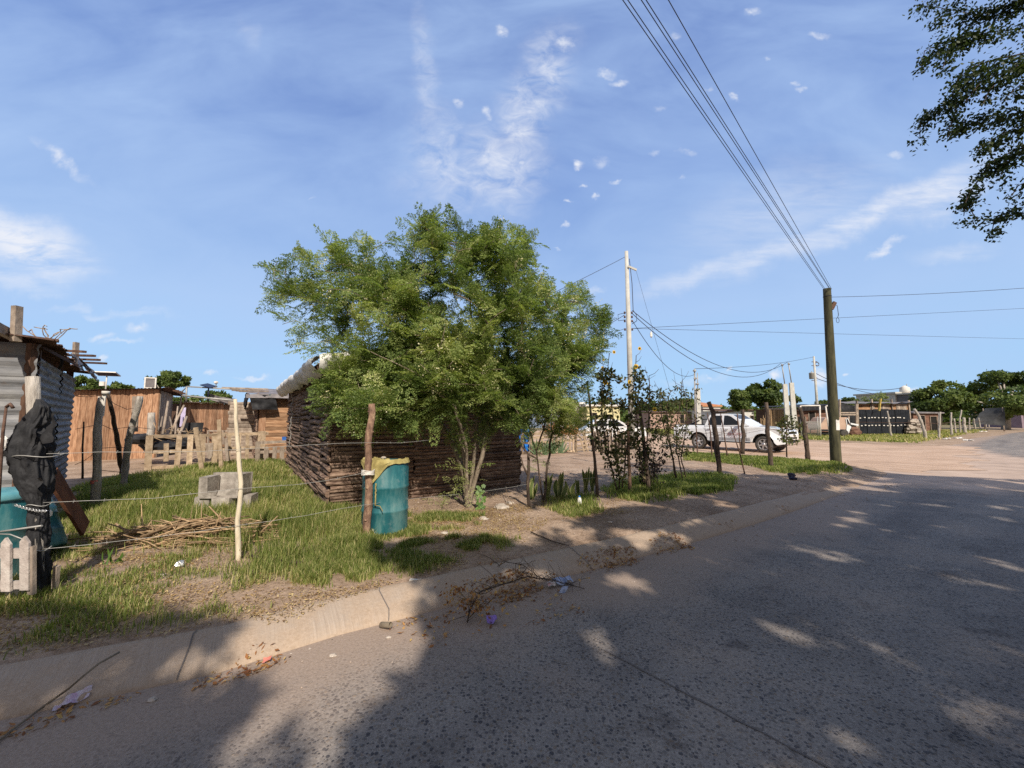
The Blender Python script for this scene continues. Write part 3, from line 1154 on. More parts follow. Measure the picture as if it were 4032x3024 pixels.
def corrugated(mb, P, u, v, nu, amp=.012, pitch=.075, n=None, tone=.5, sag=.0, edge=0.0):
    """sheet from origin P, extents u (across the waves) and v (along them)"""
    P, u, v = Vector(P), Vector(u), Vector(v)
    nrm = u.cross(v).normalized()
    waves = u.length / pitch
    nu = int(waves * 6)
    s0 = R.uniform(0, 50)

    def fn(a, b):
        k = math.sin(a * waves * 2 * math.pi) * amp
        e = edge * mnoise.noise(Vector((a * 5 + s0, b * 3, 1)))
        return P + u * a + v * (b + (e if b in (0, 1) else 0)) + nrm * (k + sag * mnoise.noise(Vector((a * 2 + s0, b * 2, s0))))
    mb.grid(fn, nu, 6, tone, False)


def sheet(mb, P, u, v, nu=14, nv=10, amp=.03, freq=2.5, tone=.5, droop=0.0, smooth=True):
    P, u, v = Vector(P), Vector(u), Vector(v)
    nrm = u.cross(v).normalized()
    s0 = R.uniform(0, 90)

    def fn(a, b):
        p = P + u * a + v * b
        k = mnoise.noise(p * freq + Vector((s0, 0, 0))) + .5 * mnoise.noise(p * freq * 2.7 + Vector((0, s0, 0)))
        return p + nrm * amp * k + UPZ * (-droop * 4 * a * (1 - a))
    mb.grid(fn, nu, nv, tone, smooth, tonefn=lambda a, b: tone + .25 * mnoise.noise(Vector((a * 5 + s0, b * 5, 2))))


# ---- house of bark slabs behind the big tree
Hn = Vector((-2.96, 6.59, 0))
LF, LS = 3.75, 7.1
T = thing('slab_house', 'low house of bark slabs with white sheeting on its eaves, behind the big tree', 'house', (Hn.x, Hn.y, .1))
ridge = lambda t: 2.42 + .62 * (1 - abs(t - .5) * 2)
mb = MB()
slab_wall(mb, Hn, Hn + FD * LF, .08, 2.5, -SD, .045, .085, 1.3, .010, .035, top=ridge)
part(T, 'front_wall', mb, MAT['bark_slab'])
mb = MB()
slab_wall(mb, Hn + SD * LS, Hn, .08, 2.42, -FD, .05, .10, 1.5, .035, .055)
part(T, 'side_wall', mb, MAT['bark_slab'])
mb = MB()
slab_wall(mb, Hn + FD * LF, Hn + FD * LF + SD * LS, .08, 2.42, FD, .07, .12, 2.2, .012, .04)
slab_wall(mb, Hn + FD * LF + SD * LS, Hn + SD * LS, .08, 2.42, SD, .07, .12, 2.2, .012, .04, top=ridge)
part(T, 'rear_walls', mb, MAT['bark_slab'])
mb = MB()
backing(mb, Hn, Hn + FD * LF / 2, .05, 0, -SD, top0=2.4, top1=2.98)
backing(mb, Hn + FD * LF / 2, Hn + FD * LF, .05, 0, -SD, top0=2.98, top1=2.4)
backing(mb, Hn, Hn + SD * LS, .05, 2.4, -FD)
backing(mb, Hn + FD * LF, Hn + FD * LF + SD * LS, .05, 2.4, FD)
backing(mb, Hn + SD * LS, Hn + FD * LF + SD * LS, .05, 2.4, SD)
part(T, 'inner_frame', mb, MAT['dark_board'])
MAT['pink_tin'] = M('rust_pink_tin', [(.30, .17, .13), (.46, .30, .25), (.55, .42, .36)], 3, (1, 1, 1), rough=.7, metal=.1, ta=.2, bump=.2)
mb = MB()
e0 = Hn - FD * .28 - SD * .35
for k in range(9):
    o = e0 + SD * (k * .86) + UPZ * 2.44
    corrugated(mb, o, SD * .9, FD * (LF / 2 + .28) + UPZ * .58, 10, .012, .08, tone=R.random(), sag=.01)
    o2 = Hn + FD * (LF + .5) - SD * .35 + SD * (k * .86) + UPZ * 2.46
    corrugated(mb, o2, SD * .9, -FD * (LF / 2 + .5) + UPZ * .6, 10, .012, .08, tone=R.random(), sag=.01)
rf = part(T, 'roof', mb, MAT['pink_tin'])
mb = MB()
for k in range(6):
    o = e0 + SD * (.15 + k * 1.45) + UPZ * 2.38
    mb.bar(o, o + FD * (LF / 2 + .35) + UPZ * .56, .06, .07, tone=.4)
part(rf, 'rafters', mb, MAT['dark_board'])
# rolled white sheeting on the left and front eaves
mb = MB()


def ruffle(P, d, L, hang, outd, n=40, r=.09):
    s0 = R.uniform(0, 90)

    def fn(a, b):
        ph = b * 1.5 * math.pi - .4
        p = P + d * (a * L)
        rr = r * (1 + .45 * mnoise.noise(Vector((a * L * 3, b * 2, s0))) + .25 * mnoise.noise(Vector((a * L * 9, b * 5, s0))))
        q = p + UPZ * (math.cos(ph) * rr) + outd * (math.sin(ph) * rr)
        if b > .6:
            q += UPZ * (-hang * (b - .6) / .4 * (1 + .6 * mnoise.noise(Vector((a * L * 4, 3, s0)))))
        return q
    mb.grid(fn, n, 12, .5, True, tonefn=lambda a, b: .5 + .3 * mnoise.noise(Vector((a * 20, b * 4, s0))))


ruffle(e0 + UPZ * 2.46, SD, 7.7, .16, -FD, 90, .10)
ruffle(e0 + UPZ * 2.48, (FD * (LF / 2) + UPZ * .45).normalized(), 1.9, .12, -SD, 30, .09)
part(rf, 'eave_sheeting', mb, MAT['white_tarp'])
mb = MB()
pts = [Hn + SD * 5.2 - FD * .12 + UPZ * (2.35 - i * .13) + Vector((mnoise.noise(Vector((i * .7, 1, 1))) * .09, mnoise.noise(Vector((i * .7, 4, 1))) * .05, 0)) for i in range(13)]
mb.tube(pts, .009, 5)
part(T, 'hanging_cable', mb, MAT['wire'])

# ---- plank hut with tarps behind it
P0 = Vector((A(1018, 1600, 13.9).x, 13.9, 0))
P1 = P0 + FD * 1.9
T = thing('plank_hut', 'hut with orange lying planks under a sagging grey tarp, left of the slab house', 'hut', (P0.x, P0.y, .1))
mb = MB()
board_wall(mb, P0 + FD * .22, P1, .1, 2.38, -SD, .125, vertical=False, thick=.03)
part(T, 'plank_front', mb, MAT['orange_wood_h'])
mb = MB()
mb.box(P0 + FD * .13 + UPZ * 1.15 - SD * .03, (.2, .05, 2.1), Matrix.Rotation(math.atan2(FD.y, FD.x), 3, 'Z'), .55)
part(T, 'door_post', mb, MAT['orange_wood'])
mb = MB()
slab_wall(mb, P0 + SD * 3.6, P0, .1, 2.45, -FD, .07, .12, 1.2, .03, .05)
part(T, 'side_wall', mb, MAT['bark_slab'])
mb = MB()
backing(mb, P0, P1, .1, 2.4, -SD)
backing(mb, P0, P0 + SD * 3.6, .1, 2.4, -FD)
backing(mb, P1, P1 + SD * 3.6, .1, 2.4, FD, off=.01)
backing(mb, P0 + SD * 3.6, P1 + SD * 3.6, .1, 2.4, SD, off=.01)
part(T, 'inner_frame', mb, MAT['dark_board'])
mb = MB()
sheet(mb, P0 - FD * .35 - SD * .35 + UPZ * 2.42, FD * 2.6, SD * 4.2 + UPZ * .42, 16, 14, .07, 1.6, .55)
sheet(mb, P0 - FD * .38 - SD * .36 + UPZ * 2.40, FD * 2.6 + UPZ * .03, UPZ * -.13 - SD * .05, 24, 3, .05, 3, .45)
rf = part(T, 'roof_tarp', mb, MAT['grey_tarp'])
mb = MB()
sheet(mb, P0 - FD * .30 + UPZ * 2.44 + SD * .2, -FD * .1 + UPZ * -.55, SD * 3.2 + UPZ * .2, 8, 14, .10, 2.4, .4)
sheet(mb, P0 - FD * .30 - SD * .37 + UPZ * 2.38, FD * .75, UPZ * -.5 + FD * .12, 12, 8, .08, 4, .4)
part(T, 'hanging_tarp', mb, MAT['tarp'])
mb = MB()
for (du, dz, L) in ((.4, .05, 1.0), (.9, .16, 1.3), (1.6, .10, .9), (2.3, .22, 1.1), (2.9, .15, .8)):
    o = P0 + SD * du + UPZ * (2.5 + dz)
    mb.bar(o + FD * .3, o - FD * (L - .2), .09, .045, tone=R.random())
part(T, 'roof_beams', mb, MAT['weathered'])
mb = MB()
q0 = P0 + SD * 3.7
slab_wall(mb, q0 - FD * .9, q0, .1, 2.25, -SD, .10, .15, 1.2, .01, .02)
part(T, 'plank_wing', mb, MAT['weathered'])
mb = MB()
mb.rock(P0 + UPZ * 2.38 + FD * .3 - SD * .38, .03, .5)
part(T, 'lamp', mb, MAT['teal'])

# ---- long shed of upright red-brown boards further back
P0 = Vector((A(711, 1600, 18.2).x, 18.2, 0))
P1 = Vector((A(945, 1600, 20.3).x, 20.3, 0))
dd = (P1 - P0).normalized()
on = Vector((dd.y, -dd.x, 0))
T = thing('board_shed', 'long shed of upright red-brown boards, farthest back between the two huts', 'shed', (P0.x, P0.y, .1))
mb = MB()
board_wall(mb, P0, P1 + dd * .8, .1, 2.28, on, .12, jt=.03)
part(T, 'board_front', mb, MAT['orange_wood'])
mb = MB()
backing(mb, P0, P1 + dd * .8, .1, 2.25, on, off=.02)
sideb = -on * 3.0
board_wall(mb, P0 + sideb, P0, .1, 2.25, -dd, .15)
part(T, 'side_wall', mb, MAT['dark_board'])
mb = MB()
a = P0 - dd * .35 + on * .3 + UPZ * 2.30
n_ = 11
for k in range(n_):
    corrugated(mb, a + dd * (k * .34), dd * .35, sideb * 1.2 + UPZ * .12, 6, .014, .09, tone=R.random())
part(T, 'roof', mb, MAT['rust_steel'])

# ---- orange board shed on the left
FR = Vector((-12.96, 14.7, 0))
FL = FR - FD * 5
T = thing('orange_shed', 'orange-brown shed of upright boards behind the crooked grey posts', 'shed', (FR.x, FR.y, .1))
mb = MB()
tp = lambda t: 2.30 + .36 * t
board_wall(mb, FL, FR, .12, 2.6, -SD, .19, top=tp, jt=.015)
part(T, 'board_front', mb, MAT['orange_wood'])
mb = MB()
board_wall(mb, FR, FR + SD * 3.0, .12, 2.6, FD, .18, top=lambda t: 2.62)
backing(mb, FL, FR, .12, 2.3, -SD, off=.02, top0=2.26, top1=2.6)
part(T, 'side_wall', mb, MAT['weathered'])
mb = MB()
for k in range(7):
    corrugated(mb, FL - FD * .2 - SD * .25 + UPZ * 2.31 + (FD * 5 + UPZ * .36) * (k / 6.4), (FD * 5 + UPZ * .36) / 6.4 * 1.04, SD * 3.7 + UPZ * .02, 6,
               .012, .1, tone=R.random(), sag=.02, edge=.015)
part(T, 'roof', mb, MAT['rust_steel'])
mb = MB()
for k in range(5):
    o = FR - FD * .1 + SD * (.1 + k * .6) + UPZ * 2.60
    mb.bar(o, o + FD * .62 + UPZ * .02, .08, .05, tone=R.random())
part(T, 'roof_beams', mb, MAT['dark_board'])

MAT['panel'] = M('solar_cells', [(.01, .012, .03), (.02, .025, .05)], 4, rough=.25, ta=0, bump=0, spec=.6)
T = thing('solar_panel', 'small tilted solar panel on a thin mast over the orange shed', 'solar panel', A(415, 1560, 14.0))
mb = MB()
mb.tube([A(415, 1548, 14.0), A(421, 1478, 14.0)], .02, 6)
part(T, 'mast', mb, MAT['white_paint'])
c = A(422, 1472, 14.0)
rot = Matrix.Rotation(math.radians(25), 3, 'Z') @ Matrix.Rotation(math.radians(-14), 3, 'X')
mb = MB()
mb.box(c, (.55, .36, .02), rot, .5)
fr = part(T, 'panel_face', mb, MAT['panel'])
mb = MB()
for (x, y, w, h) in ((0, .19, .60, .03), (0, -.19, .60, .03), (.285, 0, .03, .36), (-.285, 0, .03, .36)):
    mb.box(c + rot @ Vector((x, y, 0)), (w, h, .035), rot, .8)
part(fr, 'frame', mb, MAT['white_paint'])
mb = MB()
mb.box(A(405, 1511, 14.0), (.16, .1, .15), None, .7)
part(T, 'battery_box', mb, MAT['white_paint'])
T = thing('window_panel', 'white framed dark panel standing on the roof edge of the orange shed', 'panel', A(592, 1530, 14.9))
c = A(592, 1508, 14.9)
rot = Matrix.Rotation(math.radians(34), 3, 'Z')
mb = MB()
mb.box(c, (.26, .02, .36), rot, .3)
part(T, 'panel_face', mb, MAT['grey_tarp'])
mb = MB()
for (x, z, w, h) in ((0, .19, .34, .04), (0, -.19, .34, .04), (.15, 0, .04, .34), (-.15, 0, .04, .34)):
    mb.box(c + rot @ Vector((x, -.01, z)), (w, .04, h), rot, .9)
part(T, 'frame', mb, MAT['white_paint'])

# ---- corrugated tin shack on the left edge
C5 = Vector((-5.93, 4.96, 0))
B5 = Vector((-8.5, 7.72, 0))
sdir = (B5 - C5).normalized()
son = Vector((sdir.y, -sdir.x, 0))
if son.dot(Vector((1, 0, 0))) < 0:
    son = -son
L5 = (B5 - C5).length
T = thing('tin_shack', 'grey corrugated tin shack with a ragged roof, at the left edge', 'shack', (C5.x, C5.y, .1))
mb = MB()
z = .1
rows = [.1, .88, 1.62, 2.30]
for i, zz in enumerate(rows[:-1]):
    x = 0
    for (x0, x1) in ((0, L5 * .55), (L5 * .52, L5 * 1.0)):
        corrugated(mb, C5 + sdir * x0 + UPZ * zz + son * (.004 * i + (.01 if x0 else 0)), UPZ * (rows[i + 1] - zz + .05), sdir * (x1 - x0), 10, .014, .105,
                   tone=R.random(), sag=.012)
part(T, 'side_wall', mb, MAT['grey_metal'])
mb = MB()
for i, (zz, z1) in enumerate(((.1, .7), (.66, 1.2), (1.16, 1.72), (1.68, 2.12), (2.08, 2.52))):
    corrugated(mb, C5 + UPZ * zz - SD * (.006 * i), UPZ * (z1 - zz), -FD * 3.4 + UPZ * R.uniform(-.03, .03), 10, .016, .17, tone=R.random(), sag=.03, edge=.01)
part(T, 'front_wall', mb, MAT['grey_metal'])
mb = MB()
backing(mb, C5, C5 - FD * 3.4, .1, 2.45, -SD, off=.05)
backing(mb, B5, B5 - FD * 3.4, .1, 2.45, SD, off=.05)
backing(mb, C5, B5, .1, 2.2, son, off=.05)
for k in (0, .33, .62, 1.0):
    mb.bar(C5 + sdir * (L5 * k) - son * .06 + UPZ * .1, C5 + sdir * (L5 * k) - son * .06 + UPZ * 2.52, .07, .07)
part(T, 'inner_frame', mb, MAT['dark_board'])
mb = MB()
for k in range(9):
    o = C5 + son * R.uniform(.05, .22) + sdir * (-.25 + k * .47) + UPZ * (2.56 - .01 * k)
    corrugated(mb, o, sdir * .52, -son * 3.6 + UPZ * .25, 8, .014, .09, tone=R.random(), sag=.03, edge=.012)
rf = part(T, 'roof', mb, MAT['rust_steel'])
mb = MB()
for (u0, v0, u1, v1, Y0, Y1) in ((225, 1379, 333, 1385, 6.5, 6.2), (250, 1398, 371, 1401, 7.0, 6.7), (285, 1414, 390, 1417, 7.4, 7.1), (320, 1427, 416, 1431, 7.7, 7.4)):
    mb.bar(A(u0, v0, Y0), A(u1, v1, Y1), .05, .035, tone=R.random())
part(rf, 'roof_battens', mb, MAT['dark_board'])
for (q0, q1, w_, h_, nm) in ((A(62, 1345, 4.7), A(68, 1206, 4.7), .075, .06, 'roof_post'), (A(296, 1420, 7.0), A(300, 1348, 7.0), .07, .05, 'roof_post'),
                             (A(-60, 1262, 4.3), A(70, 1334, 4.9), .05, .11, 'roof_plank')):
    mb = MB()
    mb.bar(q0, q1, w_, h_, tone=.6)
    part(T, nm, mb, MAT['weathered'])
mb = MB()
corrugated(mb, A(-160, 1190, 4.4), A(52, 1305, 4.7) - A(-160, 1190, 4.4), A(-160, 1310, 4.6) - A(-160, 1190, 4.4) + Vector((0, .8, 0)), 8, .016, .1, tone=.1)
part(rf, 'raised_sheet', mb, MAT['dark_board'])
# torn sheeting and bent wires on the roof edge
mb = MB()
for k in range(16):
    t = .25 + .75 * k / 15
    o = C5 + son * .18 + sdir * (L5 * t) + UPZ * (2.56 + R.uniform(-.03, .02))
    sheet(mb, o, sdir * R.uniform(.2, .4), son * R.uniform(.05, .15) + UPZ * R.uniform(-.22, -.08), 5, 4, .05, 5, R.random())
part(rf, 'torn_edge', mb, MAT['grey_tarp'])
mb = MB()
for k in range(9):
    o = A(150 + R.uniform(0, 60), 1352, 5.8)
    pts = [o]
    ang = R.uniform(0, 6.28)
    for j in range(7):
        ang += R.uniform(-.9, .9)
        pts.append(pts[-1] + Vector((math.cos(ang) * .06, R.uniform(-.04, .04), .045 * math.sin(.5 + j * .5) + R.uniform(-.01, .03))))
    mb.tube(pts, .006, 4)
part(rf, 'wire_tangle', mb, MAT['twig'])
mb = MB()
o = A(242, 1402, 6.1)
mb.tube([o, o + Vector((.02, 0, -.1)), o + Vector((-.02, 0, -.2))], .02, 5)
part(T, 'hanging_strip', mb, MAT['tarp'])


# ------------------------------------------------------------------ generic fence pieces
def crooked(name, label, cat, px, Y, rad, mat, group=None, n=8, rough=.06, sink=.12, tone=.5, extra=None, flat=None):
    """a stick or post through the photo points px (bottom first)"""
    pts = [A(u, v, Y if not isinstance(Y, (list, tuple)) else Y[i]) for i, (u, v) in enumerate(px)]
    fine, rr = [], []
    nseg = len(pts) - 1
    for i in range(nseg):
        m_ = max(2, int((pts[i + 1] - pts[i]).length / .16))
        for k in range(m_):
            t = (i + k / m_) / nseg
            q = pts[i].lerp(pts[i + 1], k / m_)
            w = rad[0] + (rad[1] - rad[0]) * t
            fine.append(q + Vector((mnoise.noise(q * 3.1) * w * .5, mnoise.noise(q * 3.7 + Vector((9, 0, 0))) * w * .5, 0)))
            rr.append(w * (1 + .22 * mnoise.noise(q * 6)))
    fine.append(pts[-1])
    rr.append(rad[1])
    if sink:
        fine.insert(0, pts[0] - UPZ * sink)
        rr.insert(0, rad[0])
    mb = MB()
    if flat:
        for a, b in zip(fine[:-1], fine[1:]):
            pass
        mb.bar(fine[0], fine[-1], rad[0] * 2, flat, up=(0, 1, .1), tone=tone, jit=.004)
    else:
        mb.tube(fine, rr, n, tone, rough=rough)
    if extra:
        extra(mb, fine, rr)
    return single(name, mb, mat, label, cat, group, org=tuple(pts[0]))


def pallet(name, label, p0, d, W, H, mat, slats, rails=3, up=None, group=None, tilt=0.0, hslats=False):
    """p0 bottom-left, d along; slats: list of (x, width, z0, z1, tone)"""
    up = (up or UPZ).normalized()
    T = thing(name, label, 'pallet', tuple(p0), group)
    nrm = d.cross(up).normalized()
    for k in range(rails):
        mb = MB()
        if hslats:
            o = p0 + d * (W * (k / (rails - 1)) * .94 + .03)
            mb.bar(o, o + up * H, .10, .07, up=nrm, tone=R.random(), jit=.004)
        else:
            o = p0 + up * (.06 + (H - .12) * k / (rails - 1))
            mb.bar(o, o + d * W, .07, .09, tone=R.random(), jit=.004)
        part(T, 'rail', mb, mat)
    for (x, w, z0, z1, tn) in slats:
        mb = MB()
        if hslats:
            mb.bar(p0 + up * x + nrm * .055 + d * z0, p0 + up * x + nrm * .055 + d * z1, .018, w, tone=tn, jit=.004)
        else:
            mb.bar(p0 + d * x + up * z0 + nrm * .06, p0 + d * (x + R.uniform(-.02, .02)) + up * z1 + nrm * .06, w, .018, up=nrm, tone=tn, jit=.004)
        part(T, 'slat', mb, mat)
    return T
# ------------------------------------------------------------------ left plot
W = MAT['weathered']
# crooked grey posts
crooked('fence_post', 'thick pale grey log post with a red stripe painted low on it', 'post',
        [(372, 2000), (380, 1850), (388, 1700), (395, 1600), (402, 1562)], 6.6, (.062, .048), MAT['bark_grey'])
mb = MB()
c0, c1 = A(377, 1902, 6.52), A(378, 1888, 6.52)
mb.tube([A(377, 1904, 6.6), A(378, 1890, 6.6)], .066, 10, cap=False)
MAT['red_paint'] = M('faded_red_paint', [(.55, .12, .10), (.72, .22, .18)], 20, ta=0, bump=.2)
st = single('paint_stripe', mb, MAT['red_paint'])
post = [o for o in COL.objects if o.name == 'fence_post'][0]
st.parent = post
st.location = -post.location
crooked('leaning_post', 'dark thin post leaning right behind the pale grey log', 'post', [(480, 1850), (465, 1760), (445, 1640), (424, 1548)], [9.6, 9.3, 8.9, 8.6],
        (.05, .035), MAT['bark_dark'])
crooked('leaning_post', 'pale leaning post with a forked top, right of the dark leaning one', 'post',
        [(487, 1925), (492, 1840), (515, 1700), (545, 1590), (552, 1560)], [8.2, 8.2, 8.1, 8.0, 8.0], (.062, .05), MAT['bark_grey'])
crooked('broken_board', 'short upright board end beside the pale leaning post', 'board', [(528, 1700), (534, 1560)], 8.25, (.06, .05), MAT['weathered'], sink=0, flat=.03)
crooked('white_board', 'white painted board hung slanting between the grey posts', 'board', [(402, 1638), (413, 1545)], 6.45, (.028, .03), MAT['white_paint'], sink=0, flat=.02)
mb = MB()
mb.tube([A(416, 1552, 6.45), A(417, 1540, 6.45)], .05, 10)
single('cup', mb, MAT['white_paint'], 'small white cup upside down on top of the slanting white board', 'cup')
crooked('thin_stake', 'thin dark stake in front of the orange boards', 'stake', [(327, 1860), (326, 1760), (330, 1660)], 7.6, (.018, .012), MAT['bark_dark'])
crooked('short_stake', 'short grey split stake rising out of the scrap heap', 'stake', [(590, 1740), (596, 1625)], 12.2, (.11, .09), MAT['bark_grey'])

# thin peeled stick of the wire fence
crooked('peeled_stick', 'tall thin peeled whitish stick holding the barbed wires', 'stake',
        [(938, 2188), (937, 2050), (948, 1900), (938, 1770), (928, 1640), (926, 1572)], 4.22, (.026, .017), MAT['stick_pale'])


def knots(mb, fine, rr):
    for k in range(2, len(fine) - 1, 2):
        th = R.uniform(0, 6.28)
        mb.rock(fine[k] + Vector((math.cos(th), math.sin(th), 0)) * rr[k] * .8, rr[k] * .45, .4, n=4)


crooked('bark_post', 'thick post with peeling orange bark tied in front of the blue-green drum', 'post',
        [(1442, 2100), (1449, 1990), (1452, 1850), (1450, 1750), (1460, 1650), (1463, 1590)],
        5.0, (.046, .04), MAT['peel_post'], extra=knots, rough=.14, n=10)
# fence line posts to the right of the house
crooked('cut_stub', 'dark cut stub with a forked twig by the right corner of the slab house', 'stub',
        [(2082, 1990), (2078, 1900), (2082, 1820), (2080, 1790)], 6.6, (.03, .022), MAT['bark_dark'])
mb = MB()
mb.tube([A(2078, 1870, 6.6), A(2060, 1835, 6.6), A(2052, 1800, 6.6)], [.02, .014, .01], 6)
mb.tube([A(2052, 1755, 6.55), A(2085, 1790, 6.5), A(2118, 1808, 6.5)], [.014, .016, .012], 6)
single('forked_twig', mb, MAT['bark_dark'], 'dead forked twig leaning against the cut stub', 'twig')
crooked('fence_stick', 'slim grey fence stick left of the sunflowers', 'stake',
        [(2354, 1955), (2345, 1850), (2336, 1760), (2330, 1660), (2318, 1560), (2312, 1500)], 7.5, (.03, .018), MAT['bark_dark'])
crooked('fence_stick', 'slim leaning dark stick just behind the fence stick by the sunflowers', 'stake',
        [(2368, 1770), (2352, 1700), (2342, 1640)], 13, (.05, .035), MAT['bark_dark'])
crooked('yellow_stick', 'straight yellowish stick under the sunflowers', 'stake', [(2479, 1932), (2476, 1800), (2472, 1660)], 7.9, (.032, .026), MAT['peel_post'])
crooked('dark_post', 'thick black post leaning left between the two sunflower clumps', 'post',
        [(2553, 1915), (2545, 1840), (2535, 1760), (2528, 1680), (2515, 1600)], 8.2, (.045, .03), MAT['bark_dark'])
# truck-side fence
crooked('crooked_post', 'stout crooked post with a kinked top in front of the rear door of the pickup', 'post',
        [(2836, 1870), (2826, 1800), (2818, 1720), (2810, 1650), (2808, 1625), (2790, 1583)], 10.3, (.066, .05), MAT['bark_dark'], rough=.1)
crooked('rod_stake', 'rusty rod stake in front of the rear wheel of the pickup', 'stake', [(2746, 1790), (2742, 1700), (2736, 1629)], 15.2, (.022, .016), MAT['rust_steel'])
crooked('rod_stake', 'rusty rod stake crossing the rear door window of the pickup', 'stake', [(2803, 1787), (2797, 1700), (2785, 1627)], 14.8, (.022, .016), MAT['rust_steel'])
crooked('rod_stake', 'straight rod stake crossing the front door of the pickup', 'stake', [(2862, 1784), (2850, 1700), (2837, 1629)], 14.6, (.024, .016), MAT['rust_steel'])
crooked('rod_stake', 'long slanting rod stake reaching down to the grass before the pickup', 'stake', [(2933, 1866), (2912, 1780), (2878, 1680)], 10.4, (.016, .012), MAT['rust_steel'])
crooked('rod_stake', 'thin rod stake beside the windscreen of the pickup', 'stake', [(2916, 1770), (2909, 1700), (2903, 1628)], 15.2, (.024, .02), MAT['rust_steel'])
crooked('crooked_post', 'wavy dark post at the windscreen of the pickup', 'post',
        [(2924, 1775), (2929, 1715), (2922, 1680), (2926, 1650), (2925, 1612)], 15.6, (.075, .05), MAT['bark_dark'])
crooked('crooked_post', 'dark post with a pale grey top across the nose of the pickup', 'post',
        [(3036, 1840), (3030, 1770), (3022, 1700), (3022, 1640), (3017, 1584)], 11.8, (.066, .05), MAT['bark_dark'])
crooked('crooked_post', 'last dark crooked post before the mossy power pole', 'post',
        [(3180, 1797), (3172, 1730), (3166, 1680), (3155, 1630), (3150, 1604)], 14.4, (.08, .06), MAT['bark_dark'])

# tarp-wrapped gate post at the left
Y0 = 3.43
pb = A(158, 2315, Y0)
T = thing('wrapped_post', 'gate post wrapped in torn black plastic sheet at the left edge', 'post', tuple(pb))
mb = MB()
mb.tube([A(160, 2330, Y0), A(150, 2000, Y0), A(135, 1700, Y0), A(128, 1484, Y0)], [.045, .045, .045, .045], 8, rough=.08)
part(T, 'log', mb, MAT['bark_grey'])
prof = [(1572, 150, 20, 12), (1600, 165, 40, 30), (1640, 150, 62, 40), (1690, 125, 82, 60), (1740, 125, 96, 70), (1790, 120, 104, 80), (1840, 124, 98, 80),
        (1890, 134, 78, 66), (1930, 142, 62, 50), (1970, 148, 50, 42), (2010, 150, 46, 40), (2080, 150, 44, 40), (2160, 152, 42, 38), (2240, 156, 42, 38), (2312, 162, 38, 36)]
mb = MB()


def tarpfn(a, b):
    t = b * (len(prof) - 1)
    i = min(int(t), len(prof) - 2)
    w = t - i
    v, uc, rx, ry = [prof[i][k] * (1 - w) + prof[i + 1][k] * w for k in range(4)]
    c = A(uc, v, Y0)
    th = a * 2 * math.pi
    ca, sa = math.cos(th), math.sin(th)
    f = .86 + .22 * mnoise.noise(Vector((ca * 1.8, sa * 1.8, v / 130)))
    w1 = v / 70 + 1.5 * mnoise.noise(Vector((ca * 1.5, sa * 1.5, v / 200)))
    f += .24 * (abs(mnoise.noise(Vector((ca * 3.2 + 5, sa * 3.2, w1 * .9)))) - .15) * 2
    f += .12 * (abs(mnoise.noise(Vector((ca * 7, sa * 7 + 9, w1 * 2.2)))) - .15) * 2
    return c + Vector((math.cos(th) * rx * .66, -math.sin(th) * ry * .75, 0)) * (f * Y0 / FPX)


mb.grid(tarpfn, 72, 130, .5, True, tonefn=lambda a, b: .5 + .5 * mnoise.noise(Vector((a * 9, b * 22, 5))))
for (u, v, w, h) in ((60, 1700, 110, 120), (190, 1640, 60, 110), (90, 1890, 100, 80)):
    sheet(mb, A(u, v, Y0 - .05), Vector((w * Y0 / FPX, -.05, .03)), Vector((-.06, .04, -h * Y0 / FPX)), 8, 8, .07, 6, .5)
part(T, 'plastic_sheet', mb, MAT['tarp'])
for v_, r_ in ((1792, .17), (1985, .085), (2160, .075)):
    mb = MB()
    mb.tube([A(155, v_, Y0) + Vector((math.cos(t_) * r_, math.sin(t_) * r_ * .8, .01 * math.sin(3 * t_))) for t_ in [i * .35 for i in range(19)]], .004, 4)
    part(T, 'binding_wire', mb, MAT['wire'])
mb = MB()
mb.rock(A(12, 1742, 3.3), .035, .9, sq=(1, .6, 1.6))
single('white_rag', mb, MAT['white_tarp'], 'scrap of white cloth tied to the left edge of the black plastic', 'rag')
mb = MB()
mb.tube([A(-10, 2000, 3.25), A(0, 1850, 3.25), A(12, 1700, 3.25), A(25, 1600, 3.25)], [.014, .012, .01, .008], 6)
mb.tube([A(25, 1602, 3.25), A(40, 1590, 3.25), A(52, 1606, 3.25)], .012, 5)
single('bent_rod', mb, MAT['rust_steel'], 'bent rusty rod with a hooked top at the far left', 'rod')


def drum(name, label, base, r, h, lid=None, axis=None, mat='teal', cat='drum', label_lid=None):
    T = thing(name, label, cat, tuple(base))
    mb = MB()
    prof = [(r * .93, 0), (r * .98, .02), (r, .05), (r, h * .30), (r * 1.025, h * .315), (r * 1.025, h * .335), (r, h * .35), (r * .995, h * .62), (r * 1.025, h * .635),
            (r * 1.025, h * .66), (r, h * .675), (r, h * .90), (r * .97, h * .93), (r * .975, h * .985), (r * .95, h), (r * .90, h * .985), (r * .3, h * .97)]
    mb.lathe(base, prof, 40, .5, axis)
    part(T, 'body', mb, MAT[mat])
    if lid:
        mb = MB()
        c = Vector(base)
        mb.lathe(c + UPZ * (h - .03), [(r * 1.03, 0), (r * 1.05, .02), (r * 1.05, .05), (r * 1.0, .07), (r * .4, .085), (.01, .09)], 40, .6)
        part(T, 'lid', mb, MAT[lid])
    return T


db = G(1552, 2100)
drum('water_drum', 'weathered blue-green plastic drum under the big tree, yellow cloth on its rim', Vector((A(1514, 2100, 5.32).x, 5.32, hz(-1.6, 5.3) - .01)), .288, .90)
c = Vector((A(1514, 2100, 5.32).x, 5.32, hz(-1.6, 5.3) + .89))
mb = MB()


